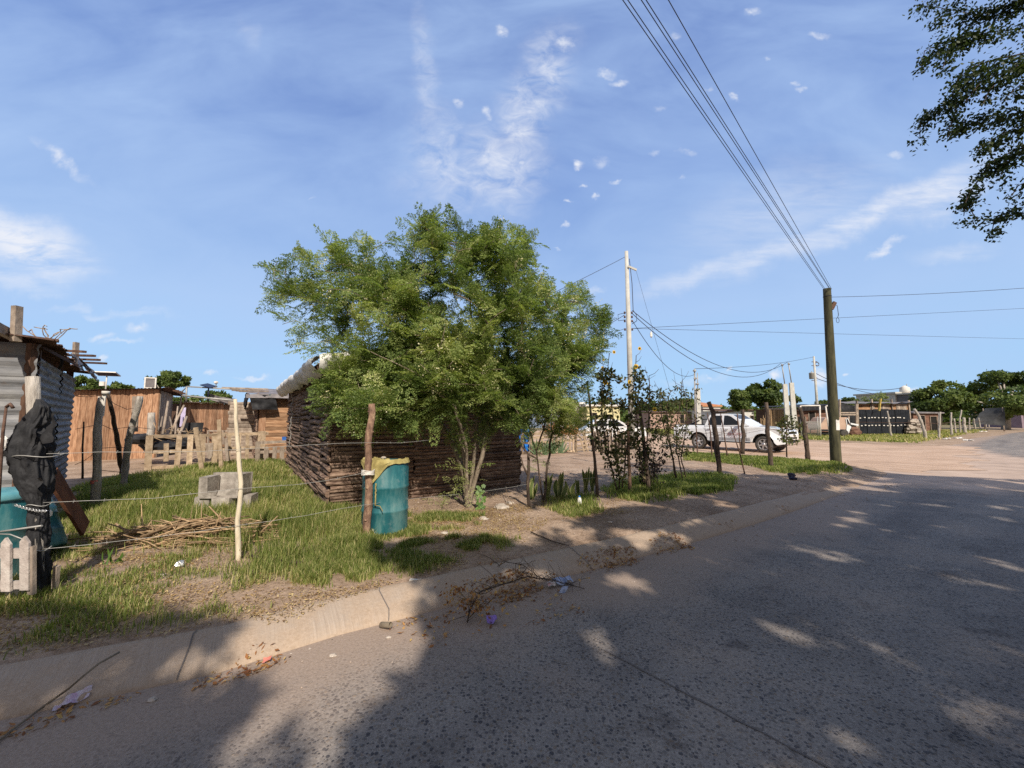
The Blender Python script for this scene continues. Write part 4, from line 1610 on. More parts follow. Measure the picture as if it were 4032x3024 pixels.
def clothfn(a, b):
    th = math.pi * (1.02 + .62 * a)             # front-left part of the rim
    fold = .3 + .9 * b
    rr = .27 * min(1.0, fold * 1.25) + .012 + .012 * mnoise.noise(Vector((a * 7, b * 5, 1)))
    drop = max(0, fold * 1.25 - 1.0)
    lim = (.24 * math.exp(-((a - .62) / .24) ** 2) + .045)
    zz = -drop / .5 * lim + .035 + .03 * mnoise.noise(Vector((a * 9, b * 8, 4)))
    rr += .028 * min(1, drop * 6)
    return c + Vector((math.cos(th) * rr, math.sin(th) * rr, zz))


mb.grid(clothfn, 40, 22, .5, True, tonefn=lambda a, b: .5 + .4 * mnoise.noise(Vector((a * 12, b * 8, 2))))


def clothfn2(a, b):
    th = math.pi * (-.42 + .55 * a)
    rr = .235 + .066 * b
    return c + Vector((math.cos(th) * rr, math.sin(th) * rr, .03 + .02 * mnoise.noise(Vector((a * 6, b * 6, 8))) - (.05 * max(0, b - .75) / .25)))


mb.grid(clothfn2, 20, 10, .5, True)
T = thing('yellow_cloth', 'crumpled yellow cloth hanging over the rim of the drum by the peeling post', 'cloth', tuple(c))
part(T, 'cloth', mb, MAT['yellow_cloth'])
mb = MB()
q = c + Vector((-.02, -.32, -.24))
pts = [q + Vector((.012 * mnoise.noise(Vector((i * .9, 0, 0))), -.008, -.022 * i)) for i in range(13)]
mb.tube(pts, [.009 + .004 * mnoise.noise(Vector((i, 3, 3))) for i in range(13)], 6)
mb.tube([pts[-1], pts[-1] + Vector((.06, 0, -.01)), pts[-1] + Vector((.10, -.01, -.07))], .005, 5)
part(T, 'frayed_cord', mb, MAT['yellow_cloth'])
mb = MB()
mb.lathe(c + Vector((-.03, -.03, .03)), [(.03, 0), (.04, .012), (.02, .03)], 10)
part(T, 'weight_stone', mb, MAT['stone'])
mb = MB()
for k in range(5):
    zc = A(1449, 1852 + k * 4, 4.97)
    mb.tube([zc + Vector((math.cos(t_) * .075, math.sin(t_) * .07, .006 * math.sin(2 * t_ + k))) for t_ in [i * .4 for i in range(17)]], .006, 4)
single('rope_tie', mb, MAT['white_paint'], 'white rope wound round the peeling bark post', 'rope')
# striped cup at the drum foot
p = G(1480, 2108) + UPZ * .035
rot = Matrix.Rotation(math.radians(-65), 3, 'Y') @ Matrix.Rotation(math.radians(25), 3, 'X')
T = thing('paper_cup', 'white and blue paper cup lying at the foot of the drum', 'cup', tuple(p))
mb = MB()
mb.lathe(p - rot @ Vector((0, 0, .05)), [(.034, 0), (.046, .11), (.048, .112), (.044, .108), (.03, .01)], 16, .9, rot)
part(T, 'cup_wall', mb, MAT['white_paint'])
mb = MB()
mb.lathe(p - rot @ Vector((0, 0, .05)), [(.0395, .035), (.0445, .082)], 16, .5, rot)
part(T, 'blue_band', mb, MAT['blue_plastic'])

# drums at the left edge
drum('lidded_drum', 'blue-green drum with a pale lid behind the picket fence, left edge', Vector((-4.80, 3.78, .08)), .29, .80, lid='teal_lid')
ax = Matrix.Rotation(math.radians(-24), 3, 'Y')
drum('tilted_drum', 'dark blue-green drum tilted behind the black plastic post', Vector((A(190, 2150, 4.3).x - .12, 4.32, .18)), .22, .55, axis=ax)
mb = MB()
mb.tube([A(-30, 2098, 3.4), A(60, 2085, 3.36), A(165, 2070, 3.34)], .008, 6)
mb.tube([A(-30, 2102, 3.38), A(40, 2104, 3.36), A(95, 2125, 3.35)], .005, 6)
single('strap', mb, MAT['wire'], 'pale strap pulled across the lidded drum to the black plastic post', 'strap')
# chain
mb = MB()
cp = [A(60 + i * 3.2, 1988 + 24 * math.sin(min(1, i / 38) * 1.7), 3.33 - .0 * i) for i in range(40)]
for i in range(0, 39, 1):
    if i % 2:
        continue
    a, b = cp[i], cp[min(i + 2, 39)]
    d = (b - a).normalized()
    sx = d.cross(UPZ).normalized() if (i // 2) % 2 else d.cross(d.cross(UPZ)).normalized()
    ring = [a.lerp(b, .5) + d * math.cos(t_) * (b - a).length * .72 + sx * math.sin(t_) * .009 for t_ in [k * math.pi / 5 for k in range(11)]]
    mb.tube(ring, .0028, 4, cap=False)
single('steel_chain', mb, MAT['chain'], 'shiny steel chain looped from the lidded drum round the wrapped post', 'chain')
T = thing('padlock_bundle', 'pale blue and white plastic bundle hung where the chain ends', 'bundle', tuple(A(195, 2005, 3.7)))
mb = MB()
mb.rock(A(197, 2002, 3.7), .04, .6, sq=(1.2, .6, .8))
part(T, 'blue_bag', mb, MAT['teal_lid'])
mb = MB()
mb.rock(A(192, 2022, 3.68), .03, .9, sq=(.8, .6, 1.2))
part(T, 'white_bag', mb, MAT['white_tarp'])
# leaning plank
a, b = A(205, 1868, 4.25), A(335, 2082, 4.75)
mb = MB()
mb.bar(a, b, .03, .20, up=(.3, -.8, .5), tone=.5)
single('leaning_plank', mb, M('red_brown_plank', [(.07, .03, .018), (.14, .06, .035), (.20, .09, .05)], 5, (3, 3, 1), ta=.1), 'wide dark brown plank leaning from the wrapped post to the grass', 'plank', org=tuple(b))

# picket fence
pf_ = thing('picket_fence', 'low fence of pointed whitewashed pickets at the bottom left edge', 'fence', tuple(G(60, 2340)))
Yp = 3.22


def picket(u0, u1, vt, vb, tone, pointed=True):
    mb = MB()
    a, b = A(u0, vb, Yp), A(u1, vb, Yp)
    c, d_ = A(u1, vt + 18, Yp), A(u0, vt + 14, Yp)
    pk = A((u0 + u1) / 2, vt - 8, Yp)
    th = Vector((0, .018, 0))
    vs = [a, b, c, pk, d_]
    mb.add(vs + [q_ + th for q_ in vs], [(0, 1, 2, 3, 4), (9, 8, 7, 6, 5), (0, 5, 6, 1), (1, 6, 7, 2), (2, 7, 8, 3), (3, 8, 9, 4), (4, 9, 5, 0)], tone)
    part(pf_, 'picket', mb, MAT['picket'])


for (u0, u1, vt, vb, t_) in ((-330, -296, 2120, 2330, .4), (-250, -214, 2118, 2330, .6), (-168, -132, 2124, 2332, .4), (-88, -50, 2118, 2330, .7), (2, 38, 2126, 2330, .8), (76, 112, 2120, 2325, .5)):
    picket(u0, u1, vt, vb, t_)
mb = MB()
mb.bar(A(131, 2340, Yp), A(131, 2150, Yp), .028, .02, tone=.6)
mb.bar(A(120, 2340, Yp + .03), A(119, 2150, Yp + .03), .02, .03, tone=.1)
part(pf_, 'end_post', mb, MAT['weathered'])
mb = MB()
mb.bar(A(-340, 2178, Yp + .035), A(112, 2178, Yp + .035), .02, .075, tone=.5)
mb.bar(A(-340, 2306, Yp + .035), A(108, 2302, Yp + .035), .02, .06, tone=.3)
part(pf_, 'rails', mb, MAT['picket'])
for (u, v, r, lab) in ((18, 2345, .08, 'pale rough stone under the first pointed picket'), (95, 2338, .075, 'pale rough stone at the end post of the picket fence'),
                       (-80, 2345, .08, None)):
    if lab is None:
        continue
    mb = MB()
    p = G(u, v)
    mb.rock(p + UPZ * .01, r, .6, sq=(1.3, .8, .75))
    single('stone', mb, MAT['stone'], lab, 'stone', org=tuple(p))
crooked('low_peg', 'short square peg standing in the grass by the wrapped post', 'peg', [(218, 2300), (225, 2228)], 3.45, (.018, .018), MAT['weathered'], sink=.03, flat=.03)

# concrete wash trough on blocks
T = thing('wash_trough', 'broken concrete wash trough on blocks in the tall grass', 'trough', (-4.6, 6.4, .15))
mb = MB()
rz = Matrix.Rotation(math.radians(4), 3, 'Z')
cc = Vector((-4.50, 6.4, .0))


def cb(x, y, z, sx_, sy_, sz_, t_, j=.012):
    mb.box(cc + rz @ Vector((x * .76, y * .8, 0)) + UPZ * z, (sx_ * .76, sy_ * .8, sz_), rz, t_, jit=j)


cb(0, 0, .41, .76, .46, .07, .5)
cb(0, .20, .57, .76, .07, .30, .6)
cb(.34, 0, .57, .08, .42, .30, .6)
cb(-.30, -.05, .56, .17, .34, .27, .55)
cb(-.12, -.19, .45, .2, .06, .06, .5, .02)
cb(.16, -.19, .46, .3, .06, .08, .6, .02)
part(T, 'basin', mb, MAT['concrete'])
for (x, y, sx_, t_) in ((-.26, -.05, .22, .5), (.08, -.14, .26, .8), (.30, .1, .16, .4)):
    mb = MB()
    mb.box(cc + rz @ Vector((x, y, 0)) + UPZ * .22, (sx_, .2, .32), rz, t_, jit=.012)
    part(T, 'block', mb, MAT['concrete'])

# stick heap
mb = MB()
pc = G(760, 2120)
for k in range(330):
    a_ = R.gauss(0, 1)
    b_ = R.gauss(0, 1)
    p = pc + Vector((a_ * .46 + b_ * .05, b_ * .20 + a_ * .05, 0))
    hmax = .20 * math.exp(-(a_ * a_ + b_ * b_) * .35)
    p.z = hz(p.x, p.y) + R.uniform(.01, .03 + hmax)
    ang = R.gauss(.15, .55)
    L = R.uniform(.15, .75)
    d = Vector((math.cos(ang), math.sin(ang), R.gauss(0, .14)))
    if k % 23 == 0:
        d = Vector((R.uniform(-.7, .7), R.uniform(-.3, .3), .75)).normalized()
        L *= 1.1
    r_ = R.uniform(.003, .009) if k % 7 else R.uniform(.009, .014)
    mid = p + Vector((R.uniform(-.03, .03), R.uniform(-.03, .03), R.uniform(0, .03)))
    mb.tube([p - d * L / 2, mid, p + d * L / 2], [r_, r_, r_ * .5], 5, R.random())
single('stick_heap', mb, MAT['twig'], 'heap of dry cut sticks in front of the wash trough', 'stick heap', kind='stuff', org=tuple(pc))

# pallet fence in the back of the left plot
pl = MAT['pallet']
pA = gz(A(575, 1860, 11.2))
pB = gz(A(822, 1845, 11.9))
d_ = (pB - pA).normalized()
pallet('pallet_fence', 'leftmost upright pallet, black scrap heaped behind it', pA, d_, 1.75, .98, pl,
       [(.04, .15, .0, .95, .3), (.42, .11, .22, .72, .4), (.66, .13, -.05, .92, .5), (.94, .13, -.05, .93, .9), (1.22, .15, -.05, .92, .4), (1.52, .14, .1, .9, .6)], rails=3)
pA = gz(A(828, 1840, 12.3))
pB = gz(A(1000, 1822, 13.1))
d_ = (pB - pA).normalized()
pallet('pallet_fence', 'middle upright pallet with one broad pale end board', pA, d_, 1.5, 1.0, pl,
       [(.10, .2, .1, .95, .4), (.42, .10, .0, .9, .6), (.68, .10, -.05, .95, .95), (.92, .10, .0, .92, .6), (1.3, .22, -.05, 1.02, .7)], rails=3)
pA = gz(A(1003, 1822, 12.8))
pB = gz(A(1135, 1812, 13.4))
d_ = (pB - pA).normalized()
pallet('pallet_fence', 'low grey weathered pallet leaning by the orange plank front', pA, d_, 1.05, .72, W,
       [(.06, .13, .0, .7, .3), (.3, .12, .05, .5, .5), (.52, .12, .05, .52, .4), (.74, .12, .05, .5, .5), (.97, .12, .0, .62, .4)], rails=3)
mb = MB()
sheet(mb, A(1110, 1720, 13.4), Vector((.3, .1, .02)), Vector((.02, 0, -.14)), 6, 5, .03, 5)
single('blue_sheet', mb, MAT['blue_tarp'], 'scrap of blue sheet on the low grey pallet', 'sheet')
crooked('split_stake', 'brown split stake in front of the leftmost pallet', 'stake', [(797, 1868), (783, 1770), (770, 1683)], 10.6, (.055, .04), MAT['pallet'], flat=.03, sink=0)
crooked('split_stake', 'tall brown split stake in front of the middle pallet', 'stake', [(873, 1860), (868, 1760), (862, 1652)], 10.9, (.05, .038), MAT['pallet'], flat=.03, sink=0)
mb = MB()
w_ = .12
a = A(806, 1745, 10.7)
mb.add([a, a + Vector((.22, 0, 0)), a + Vector((.22, 0, -.34)), a + Vector((.16, 0, -.42)), a + Vector((.10, 0, -.40))] +
       [q_ + Vector((0, .02, 0)) for q_ in (a, a + Vector((.22, 0, 0)), a + Vector((.22, 0, -.34)), a + Vector((.16, 0, -.42)), a + Vector((.10, 0, -.40)))],
       [(4, 3, 2, 1, 0), (5, 6, 7, 8, 9), (0, 1, 6, 5), (1, 2, 7, 6), (2, 3, 8, 7), (3, 4, 9, 8), (4, 0, 5, 9)], .5)
single('pointed_board', mb, MAT['weathered'], 'grey board with a pointed lower end hung right of the split stake', 'board')
crooked('pointed_picket', 'pale pointed picket driven upside down before the middle pallet', 'board', [(898, 1815), (889, 1726)], 11.8, (.05, .055), MAT['weathered'], sink=0, flat=.02)

# scrap behind the leftmost pallet
T = thing('scrap_heap', 'heap of black scrap, poles and sticks behind the leftmost pallet', 'scrap heap', tuple(gz(A(640, 1800, 12.4))))
mb = MB()
for k in range(12):
    c_ = A(R.uniform(545, 760), R.uniform(1715, 1775), R.uniform(12.0, 13.2))
    mb.rock(c_, R.uniform(.12, .3), R.random(), sq=(1.5, 1, .6), n=6)
part(T, 'black_bags', mb, MAT['tarp'])
mb = MB()
for (u0, v0, u1, v1, r_) in ((640, 1720, 662, 1580, .045), (668, 1720, 725, 1595, .04), (690, 1722, 700, 1600, .03), (700, 1725, 735, 1640, .05), (680, 1700, 668, 1640, .03),
                             (622, 1720, 640, 1640, .03), (715, 1730, 690, 1650, .03), (740, 1745, 690, 1712, .05), (650, 1730, 624, 1680, .03), (730, 1700, 650, 1690, .02)):
    mb.tube([A(u0, v0, 12.6), A((u0 + u1) / 2 + R.uniform(-4, 4), (v0 + v1) / 2, 12.8), A(u1, v1, 13.0)], [r_, r_ * .9, r_ * .7], 6, R.random())
part(T, 'poles', mb, MAT['weathered'])
mb = MB()
for k in range(60):
    c_ = A(R.uniform(550, 770), R.uniform(1745, 1700), R.uniform(12, 13))
    d = Vector((R.uniform(-1, 1), R.uniform(-.3, .3), R.uniform(-.2, .8))).normalized() * R.uniform(.15, .4)
    mb.tube([c_, c_ + d], .008, 4, R.random())
part(T, 'twigs', mb, MAT['twig'], kind='stuff')
mb = MB()
a = A(715, 1745, 13.2)
sheet(mb, a + Vector((0, 0, .05)), Vector((.55, .1, 0)), Vector((.05, 0, .62)), 8, 8, .03, 3, .4)
part(T, 'dark_shelter', mb, MAT['tarp'])
mb = MB()
sheet(mb, A(705, 1680, 13.4), Vector((.16, 0, .02)), Vector((.03, 0, .62)), 5, 8, .04, 4, .6)
MAT['lilac'] = M('lilac_cloth', [(.42, .36, .55), (.58, .52, .70)], 6, ta=.2)
part(T, 'lilac_cloth', mb, MAT['lilac'])
T = thing('pipe_frame', 'thin grey pipe frame with a second solar panel, over the far board shed', 'frame', tuple(gz(A(720, 1700, 17))))
mb = MB()
mb.tube([A(700, 1645, 17), A(718, 1540, 17), A(737, 1522, 17), A(942, 1534, 17)], .03, 6)
mb.tube([A(660, 1552, 17), A(930, 1578, 17)], .04, 6)
mb.tube([A(735, 1522, 17), A(733, 1580, 17)], .035, 6)
mb.tube([A(850, 1530, 17), A(852, 1500, 17)], .018, 6)
part(T, 'pipes', mb, MAT['wire'])
mb = MB()
mb.rock(A(850, 1506, 17), .08, .9)
part(T, 'lamp', mb, MAT['white_paint'])
mb = MB()
mb.tube([A(818, 1580, 17), A(822, 1520, 17)], .03, 6)
mb.box(A(822, 1519, 17), (.45, .4, .03), Matrix.Rotation(.3, 3, 'Y') @ Matrix.Rotation(.25, 3, 'X'), .5)
part(T, 'solar_panel', mb, MAT['panel'])
mb = MB()
sheet(mb, A(822, 1548, 17.2), A(930, 1570, 17.2) - A(822, 1548, 17.2), Vector((.1, 0, -.28)), 12, 6, .12, 3, .3, droop=.05)
part(T, 'shade_cloth', mb, MAT['grey_tarp'])
mb = MB()
for (u, v) in ((792, 1700), (937, 1700)):
    pass
mb.bar(A(818, 1696, 14.5), A(940, 1698, 14.8), .05, .05, tone=.6)
mb.bar(A(820, 1696, 14.5), A(820, 1750, 14.5), .05, .05, tone=.5)
mb.bar(A(880, 1696, 14.6), A(880, 1750, 14.6), .05, .05, tone=.5)
single('rough_table', mb, MAT['weathered'], 'rough grey table frame behind the middle pallet', 'table')

# ---- barbed wires
anch = [(-200, 3.1), (60, 3.36), (158, 3.40), (935, 4.18), (1450, 4.92), (1850, 6.05), (2080, 6.6), (2350, 7.5)]


def yat(u):
    for (u0, y0), (u1, y1) in zip(anch[:-1], anch[1:]):
        if u <= u1:
            t = (u - u0) / (u1 - u0)
            return 1 / ((1 - t) / y0 + t / y1)
    return anch[-1][1]


def barbed(label, px, barbs=True, r=.0022, mat='wire'):
    pts = []
    P = [A(u, v, yat(u)) for (u, v) in px]
    for i in range(len(P) - 1):
        n = max(2, int((P[i + 1] - P[i]).length / .06))
        for k in range(n):
            q = P[i].lerp(P[i + 1], k / n)
            pts.append(q + Vector((0, 0, .004 * mnoise.noise(q * 8))))
    pts.append(P[-1])
    mb = MB()
    mb.tube(pts, r, 5)
    if barbs:
        for k in range(3, len(pts) - 1, 3):
            q = pts[k]
            for s_ in (-1, 1):
                d = Vector((R.uniform(-.5, .5), R.uniform(-.5, .5), s_)).normalized() * .016
                mb.tube([q - d * .3, q + d], .0016, 3)
    return single('barbed_wire', mb, MAT[mat], label, 'wire', 'strands of the barbed wire fence', org=tuple(P[0]))


barbed('topmost barbed strand, from the wrapped post past the peeled stick to the slab house',
       [(77, 1792), (230, 1786), (386, 1780), (600, 1780), (800, 1778), (932, 1769), (1135, 1757), (1313, 1746), (1444, 1743), (1575, 1744), (1688, 1733)])
barbed('middle barbed strand, running from the wrapped post to the drum rim',
       [(170, 1979), (250, 1975), (410, 1969), (600, 1963), (788, 1940), (937, 1924), (1159, 1909), (1280, 1893), (1444, 1860)])
barbed('lowest barbed strand, crossing the stick heap and the drum to the tree foot',
       [(149, 2164), (337, 2146), (579, 2118), (800, 2090), (937, 2068), (1034, 2056), (1200, 2031), (1352, 2001), (1440, 1988), (1607, 1965), (1810, 1945)])
barbed('short barbed strand right of the big tree trunk, near the ground', [(1905, 1935), (2036, 1914), (2082, 1905)])
barbed('short barbed strand in front of the striped sword plants', [(2230, 1893), (2300, 1885), (2350, 1880)])
T = thing('loose_wires', 'slack rusty wires strung between the crooked grey posts', 'wires', tuple(A(395, 1670, 7.9)))
for (px, Y) in (([(300, 1560), (345, 1563), (400, 1556)], 6.6), ([(420, 1560), (450, 1590), (500, 1612), (535, 1605)], 8.1), ([(296, 1690), (395, 1670), (440, 1690), (520, 1680), (600, 1690)], 7.9),
                ([(295, 1830), (330, 1815), (365, 1790)], 6.8), ([(395, 1765), (470, 1760), (500, 1765)], 7.6), ([(380, 1850), (480, 1860)], 7)):
    mb = MB()
    mb.tube([A(u, v, Y) for (u, v) in px], .005, 4)
    part(T, 'strand', mb, MAT['rust_steel'])
anch = [(2000, 6.5), (2480, 7.9), (2836, 10.2), (3036, 11.7), (3180, 14.3), (3290, 13.7)]
barbed('slack dark strand strung low between the crooked posts by the pickup', [(2479, 1840), (2553, 1830), (2700, 1815), (2836, 1790), (2933, 1792), (3036, 1762), (3180, 1745)],
       barbs=True, r=.004, mat='rust_steel')
barbed('upper dark strand strung between the crooked posts across the pickup doors', [(2553, 1700), (2700, 1715), (2818, 1702), (2905, 1712), (3022, 1690), (3160, 1690)],
       barbs=True, r=.004, mat='rust_steel')
# ------------------------------------------------------------------ vegetation
MAT['moringa'] = leafmat('moringa_leaf', [(.085, .13, .045), (.165, .23, .07), (.27, .34, .105), (.42, .455, .16), (.62, .60, .34)], .45, .45)
MAT['blossom'] = leafmat('cream_blossom', [(.50, .46, .22), (.70, .64, .36), (.80, .76, .55)], .3, .6)
MAT['dark_leaf'] = leafmat('shade_tree_leaf', [(.022, .038, .014), (.04, .062, .02), (.07, .095, .028), (.16, .16, .04)], .3, .5)
MAT['bush_leaf'] = leafmat('round_tree_leaf', [(.030, .052, .016), (.065, .10, .026), (.12, .165, .042), (.20, .23, .065)], .3, .55)
MAT['sun_leaf'] = leafmat('sunflower_leaf', [(.035, .035, .018), (.07, .08, .028), (.12, .14, .04), (.20, .14, .08)], .3, .6)
MAT['petal'] = leafmat('yellow_petal', [(.75, .42, .02), (.85, .58, .05)], .3, .6)
MAT['flower_disc'] = M('brown_flower_disc', [(.05, .025, .01), (.12, .06, .02)], 60, ta=0, bump=.5)
MAT['grass'] = leafmat('grass_blade', [(.115, .15, .035), (.19, .235, .06), (.28, .31, .09), (.42, .39, .155), (.60, .50, .27)], .45, .6)
MAT['litter'] = leafmat('dry_leaf', [(.16, .085, .035), (.30, .19, .08), (.46, .33, .15), (.60, .48, .26)], .2, .7)
MAT['rust_leaf'] = leafmat('rust_leaf', [(.16, .06, .025), (.32, .14, .05), (.46, .25, .09), (.55, .38, .14)], .2, .6)
MAT['sword'] = leafmat('sword_leaf', [(.05, .075, .025), (.10, .13, .035), (.25, .26, .09), (.42, .40, .18)], .15, .45)
MAT['aloe'] = leafmat('aloe_leaf', [(.09, .14, .07), (.16, .22, .12)], .1, .5)


def nrmz(a):
    return a / np.maximum(np.linalg.norm(a, axis=-1, keepdims=True), 1e-9)


def quads_leaf(c, d, n, L, Wd, rng):
    """pointed leaf cards: centre base c, direction d, normal n, arrays"""
    s = nrmz(np.cross(d, n))
    L = L[:, None]
    Wd = Wd[:, None]
    p0 = c
    p1 = c + d * L * .45 + s * Wd * .5
    p2 = c + d * L
    p3 = c + d * L * .45 - s * Wd * .5
    V = np.stack([p0, p1, p2, p3], 1).reshape(-1, 3)
    F = np.arange(len(V)).reshape(-1, 4)
    return V, F


def rand_dirs(n, rng, up=0.0):
    v = rng.normal(size=(n, 3))
    v[:, 2] += up
    return nrmz(v)


def fronds(bases, dirs, sizes, tones, rng, npin=6, nl=7):
    """feathery compound leaves of many small leaflets; every base gives one frond"""
    n = len(bases)
    up = np.tile(np.array([[0, 0, 1.0]]), (n, 1)) + rng.normal(size=(n, 3)) * .35
    d = nrmz(dirs)
    side = nrmz(np.cross(d, up))
    nrm = nrmz(np.cross(side, d))
    C, DD, NN, LL, WW, TT = [], [], [], [], [], []
    for i in range(npin):
        t = (i + .7) / npin
        droop = -t * t * .22
        pos = bases + d * (sizes * t)[:, None] + np.array([0, 0, 1.0]) * (sizes * droop)[:, None]
        plen = sizes * (.48 * (1 - .55 * t))
        for sg in (-1, 1):
            pd = nrmz(side * sg * .9 + d * .55 + rng.normal(size=(n, 3)) * .12 + np.array([0, 0, -.12]))
            for j in range(nl):
                s_ = (j + .6) / nl
                if i == npin - 1 and j > nl - 3:
                    continue
                pp = pos + pd * (plen * s_)[:, None] + np.array([0, 0, -1.0]) * (plen * s_ * s_ * .25)[:, None]
                ps = nrmz(np.cross(pd, nrm))
                for k2 in ((-1, 1) if j < nl - 1 else (1,)):
                    ld = nrmz(ps * k2 + pd * .5 + rng.normal(size=(n, 3)) * .25)
                    C.append(pp)
                    DD.append(ld)
                    NN.append(nrmz(nrm + rng.normal(size=(n, 3)) * .5))
                    L0 = np.clip(sizes * .074, .013, .030) * rng.uniform(.7, 1.25, n)
                    LL.append(L0)
                    WW.append(L0 * .72)
                    TT.append(tones + rng.normal(size=n) * .13)
    C, DD, NN = np.concatenate(C), np.concatenate(DD), np.concatenate(NN)
    LL, WW, TT = np.concatenate(LL), np.concatenate(WW), np.concatenate(TT)
    V, F = quads_leaf(C, DD, NN, LL, WW, rng)
    return V, F, np.clip(TT, 0, 1)


class Skeleton:
    def __init__(self, base, seed=1):
        self.n = [Vector(base)]
        self.par = [-1]
        self.ns = None
        self.rg = random.Random(seed)
        self.load = [0]

    def path(self, i0, target, seg=.18, wob=.06, bend=.25, up=.5):
        a = self.n[i0]
        L = (target - a).length
        k = max(2, int(L / seg))
        mid = a.lerp(target, .5) + Vector((0, 0, L * bend * up))
        prev = i0
        for i in range(1, k + 1):
            t = i / k
            p = a * (1 - t) ** 2 + mid * 2 * t * (1 - t) + target * t * t
            if i < k:
                p += Vector((self.rg.uniform(-wob, wob), self.rg.uniform(-wob, wob), self.rg.uniform(-wob, wob))) * min(1, L)
            self.n.append(p)
            self.par.append(prev)
            prev = len(self.n) - 1
        return prev

    def nearest(self, target, minz=-9, bias=.6):
        arr = np.array([tuple(p) for p in self.n])
        t = np.array(tuple(target))
        d = np.linalg.norm(arr - t, axis=1)
        # prefer nodes lower than the target
        pen = d + bias * np.maximum(0, arr[:, 2] - t[2]) + (arr[:, 2] < minz) * 99
        return int(np.argmin(pen))

    def tubes(self, rtip, rexp, rbase, mb, n=6, tone=.5):
        cnt = [0] * len(self.n)
        kids = [[] for _ in self.n]
        for i in range(len(self.n) - 1, 0, -1):
            if not kids[i]:
                cnt[i] = max(cnt[i], 1)
            cnt[self.par[i]] += cnt[i]
            kids[self.par[i]].append(i)
        rad = [min(rbase, rtip * max(1, c) ** rexp) for c in cnt]
        for i in range(len(self.n)):
            for j, k in enumerate(sorted(kids[i], key=lambda q: -cnt[q])):
                if j == 0 and i != 0 and i not in getattr(self, 'starts', ()):
                    continue
                # start a chain i -> k -> ...
                ch = [i, k]
                while kids[ch[-1]]:
                    ch.append(max(kids[ch[-1]], key=lambda q: cnt[q]))
                mb.tube([self.n[q] for q in ch], [min(rad[i], rad[k] * 1.15)] + [rad[q] for q in ch[1:]], n if rad[k] > .012 else 4, tone, cap=False,
                        rough=.04)
        return rad


def ellipsoid_pts(n, c, r, rng, shell=.55):
    v = nrmz(rng.normal(size=(n, 3)))
    rad = rng.uniform(shell ** 3, 1, n) ** (1 / 3)
    return np.array(c) + v * rad[:, None] * np.array(r)


def lobe(u, v, ru, rv, Y, ry):
    c = A(u, v, Y)
    return (c, (ru * Y / FPX, ry, rv * Y / FPX))


def moringa(label, base, stems, lobes, ntargets, nfr, seed, bark='bark_pale', rbase=.085, rtip=.0045, size=.34, lobew=None, flowers=True, minz=.9, low=None, rexp=.42):
    rng = np.random.default_rng(seed)
    T = thing('moringa_tree', label, 'tree', tuple(base))
    sk = Skeleton(base, seed)
    for st in stems:
        prev = 0
        for p in st:
            prev = sk.path(prev, p, .16, .025, .0)
    tg = []
    for (c, r), k in zip(lobes, ntargets):
        tg += [Vector(p) for p in ellipsoid_pts(k, c, r, rng, .45)]
    b = Vector(base)
    tg.sort(key=lambda p: (p - b).length)
    tips = []
    for p in tg:
        if p.z < 1.1:
            p.z = 1.1 + R.uniform(0, .3)
        i0 = sk.nearest(p, minz)
        e = sk.path(i0, p, .15, .05, .12, rng.uniform(-.3, 1))
        # the last few nodes of the twig carry leaves
        q = e
        for s_ in range(7):
            if q <= 0:
                break
            tips.append((q, s_))
            q = sk.par[q]
    mb = MB()
    sk.tubes(rtip, rexp, rbase, mb, 7)
    part(T, 'trunk', mb, MAT[bark])
    idx = rng.integers(0, len(tips), nfr)
    bs, ds, sz, tn = [], [], [], []
    for k in idx:
        q, s_ = tips[k]
        a = sk.n[q]
        pr = sk.n[sk.par[q]]
        tdir = (a - pr).normalized()
        rd = Vector(tuple(rng.normal(size=3))).normalized()
        out = (rd - tdir * rd.dot(tdir)).normalized()
        d = (tdir * rng.uniform(.2, 1.1) + out * rng.uniform(.5, 1.1) + UPZ * .25).normalized()
        bs.append(tuple(a + (pr - a) * rng.uniform(0, 1)))
        ds.append(tuple(d))
        sz.append(size * rng.uniform(.6, 1.2) * (.75 if s_ > 4 else 1))
        tn.append(min(1, max(0, .38 + .42 * mnoise.noise(a * 1.5 + Vector((seed, 0, 0))) + .28 * rng.normal() * .5)))
    V, F, t = fronds(np.array(bs), np.array(ds), np.array(sz), np.array(tn), rng, 6, 6)
    bulk('crown', V, F, t, MAT['moringa'], parent=T)
    if flowers:
        fl = []
        tops_c = sum((c_ for c_, r_ in lobes), Vector()) / len(lobes)
        nfl = int(nfr * .12)
        for k in rng.integers(0, len(tips), nfl):
            q, s_ = tips[k]
            if mnoise.noise(sk.n[q] * 1.1 + Vector((0, seed, 3))) < -.08:
                continue
            o_ = sk.n[q] - tops_c
            fl.append(tuple(tops_c + o_ * 1.03 + Vector(tuple(rng.normal(size=3) * .05))))
        fl = np.array(fl)
        m_ = 18
        c = np.repeat(fl, m_, 0) + rng.normal(size=(len(fl) * m_, 3)) * np.array([.035, .035, .06])
        V, F = quads_leaf(c, rand_dirs(len(c), rng), rand_dirs(len(c), rng), rng.uniform(.02, .034, len(c)), rng.uniform(.014, .024, len(c)), rng)
        bulk('blossoms', V, F, rng.random(len(F)), MAT['blossom'], parent=T)
    if low is not None:
        # small suckers of leaves low on the trunk
        bs = np.array([tuple(Vector(p) + Vector(tuple(rng.normal(size=3) * s0))) for (p, k, s0) in low for _ in range(k)])
        V, F, t = fronds(bs, rand_dirs(len(bs), rng, .3), rng.uniform(.14, .26, len(bs)), rng.uniform(.45, .8, len(bs)), rng, 4, 4)
        bulk('suckers', V, F, t, MAT['moringa'], parent=T)
    return T


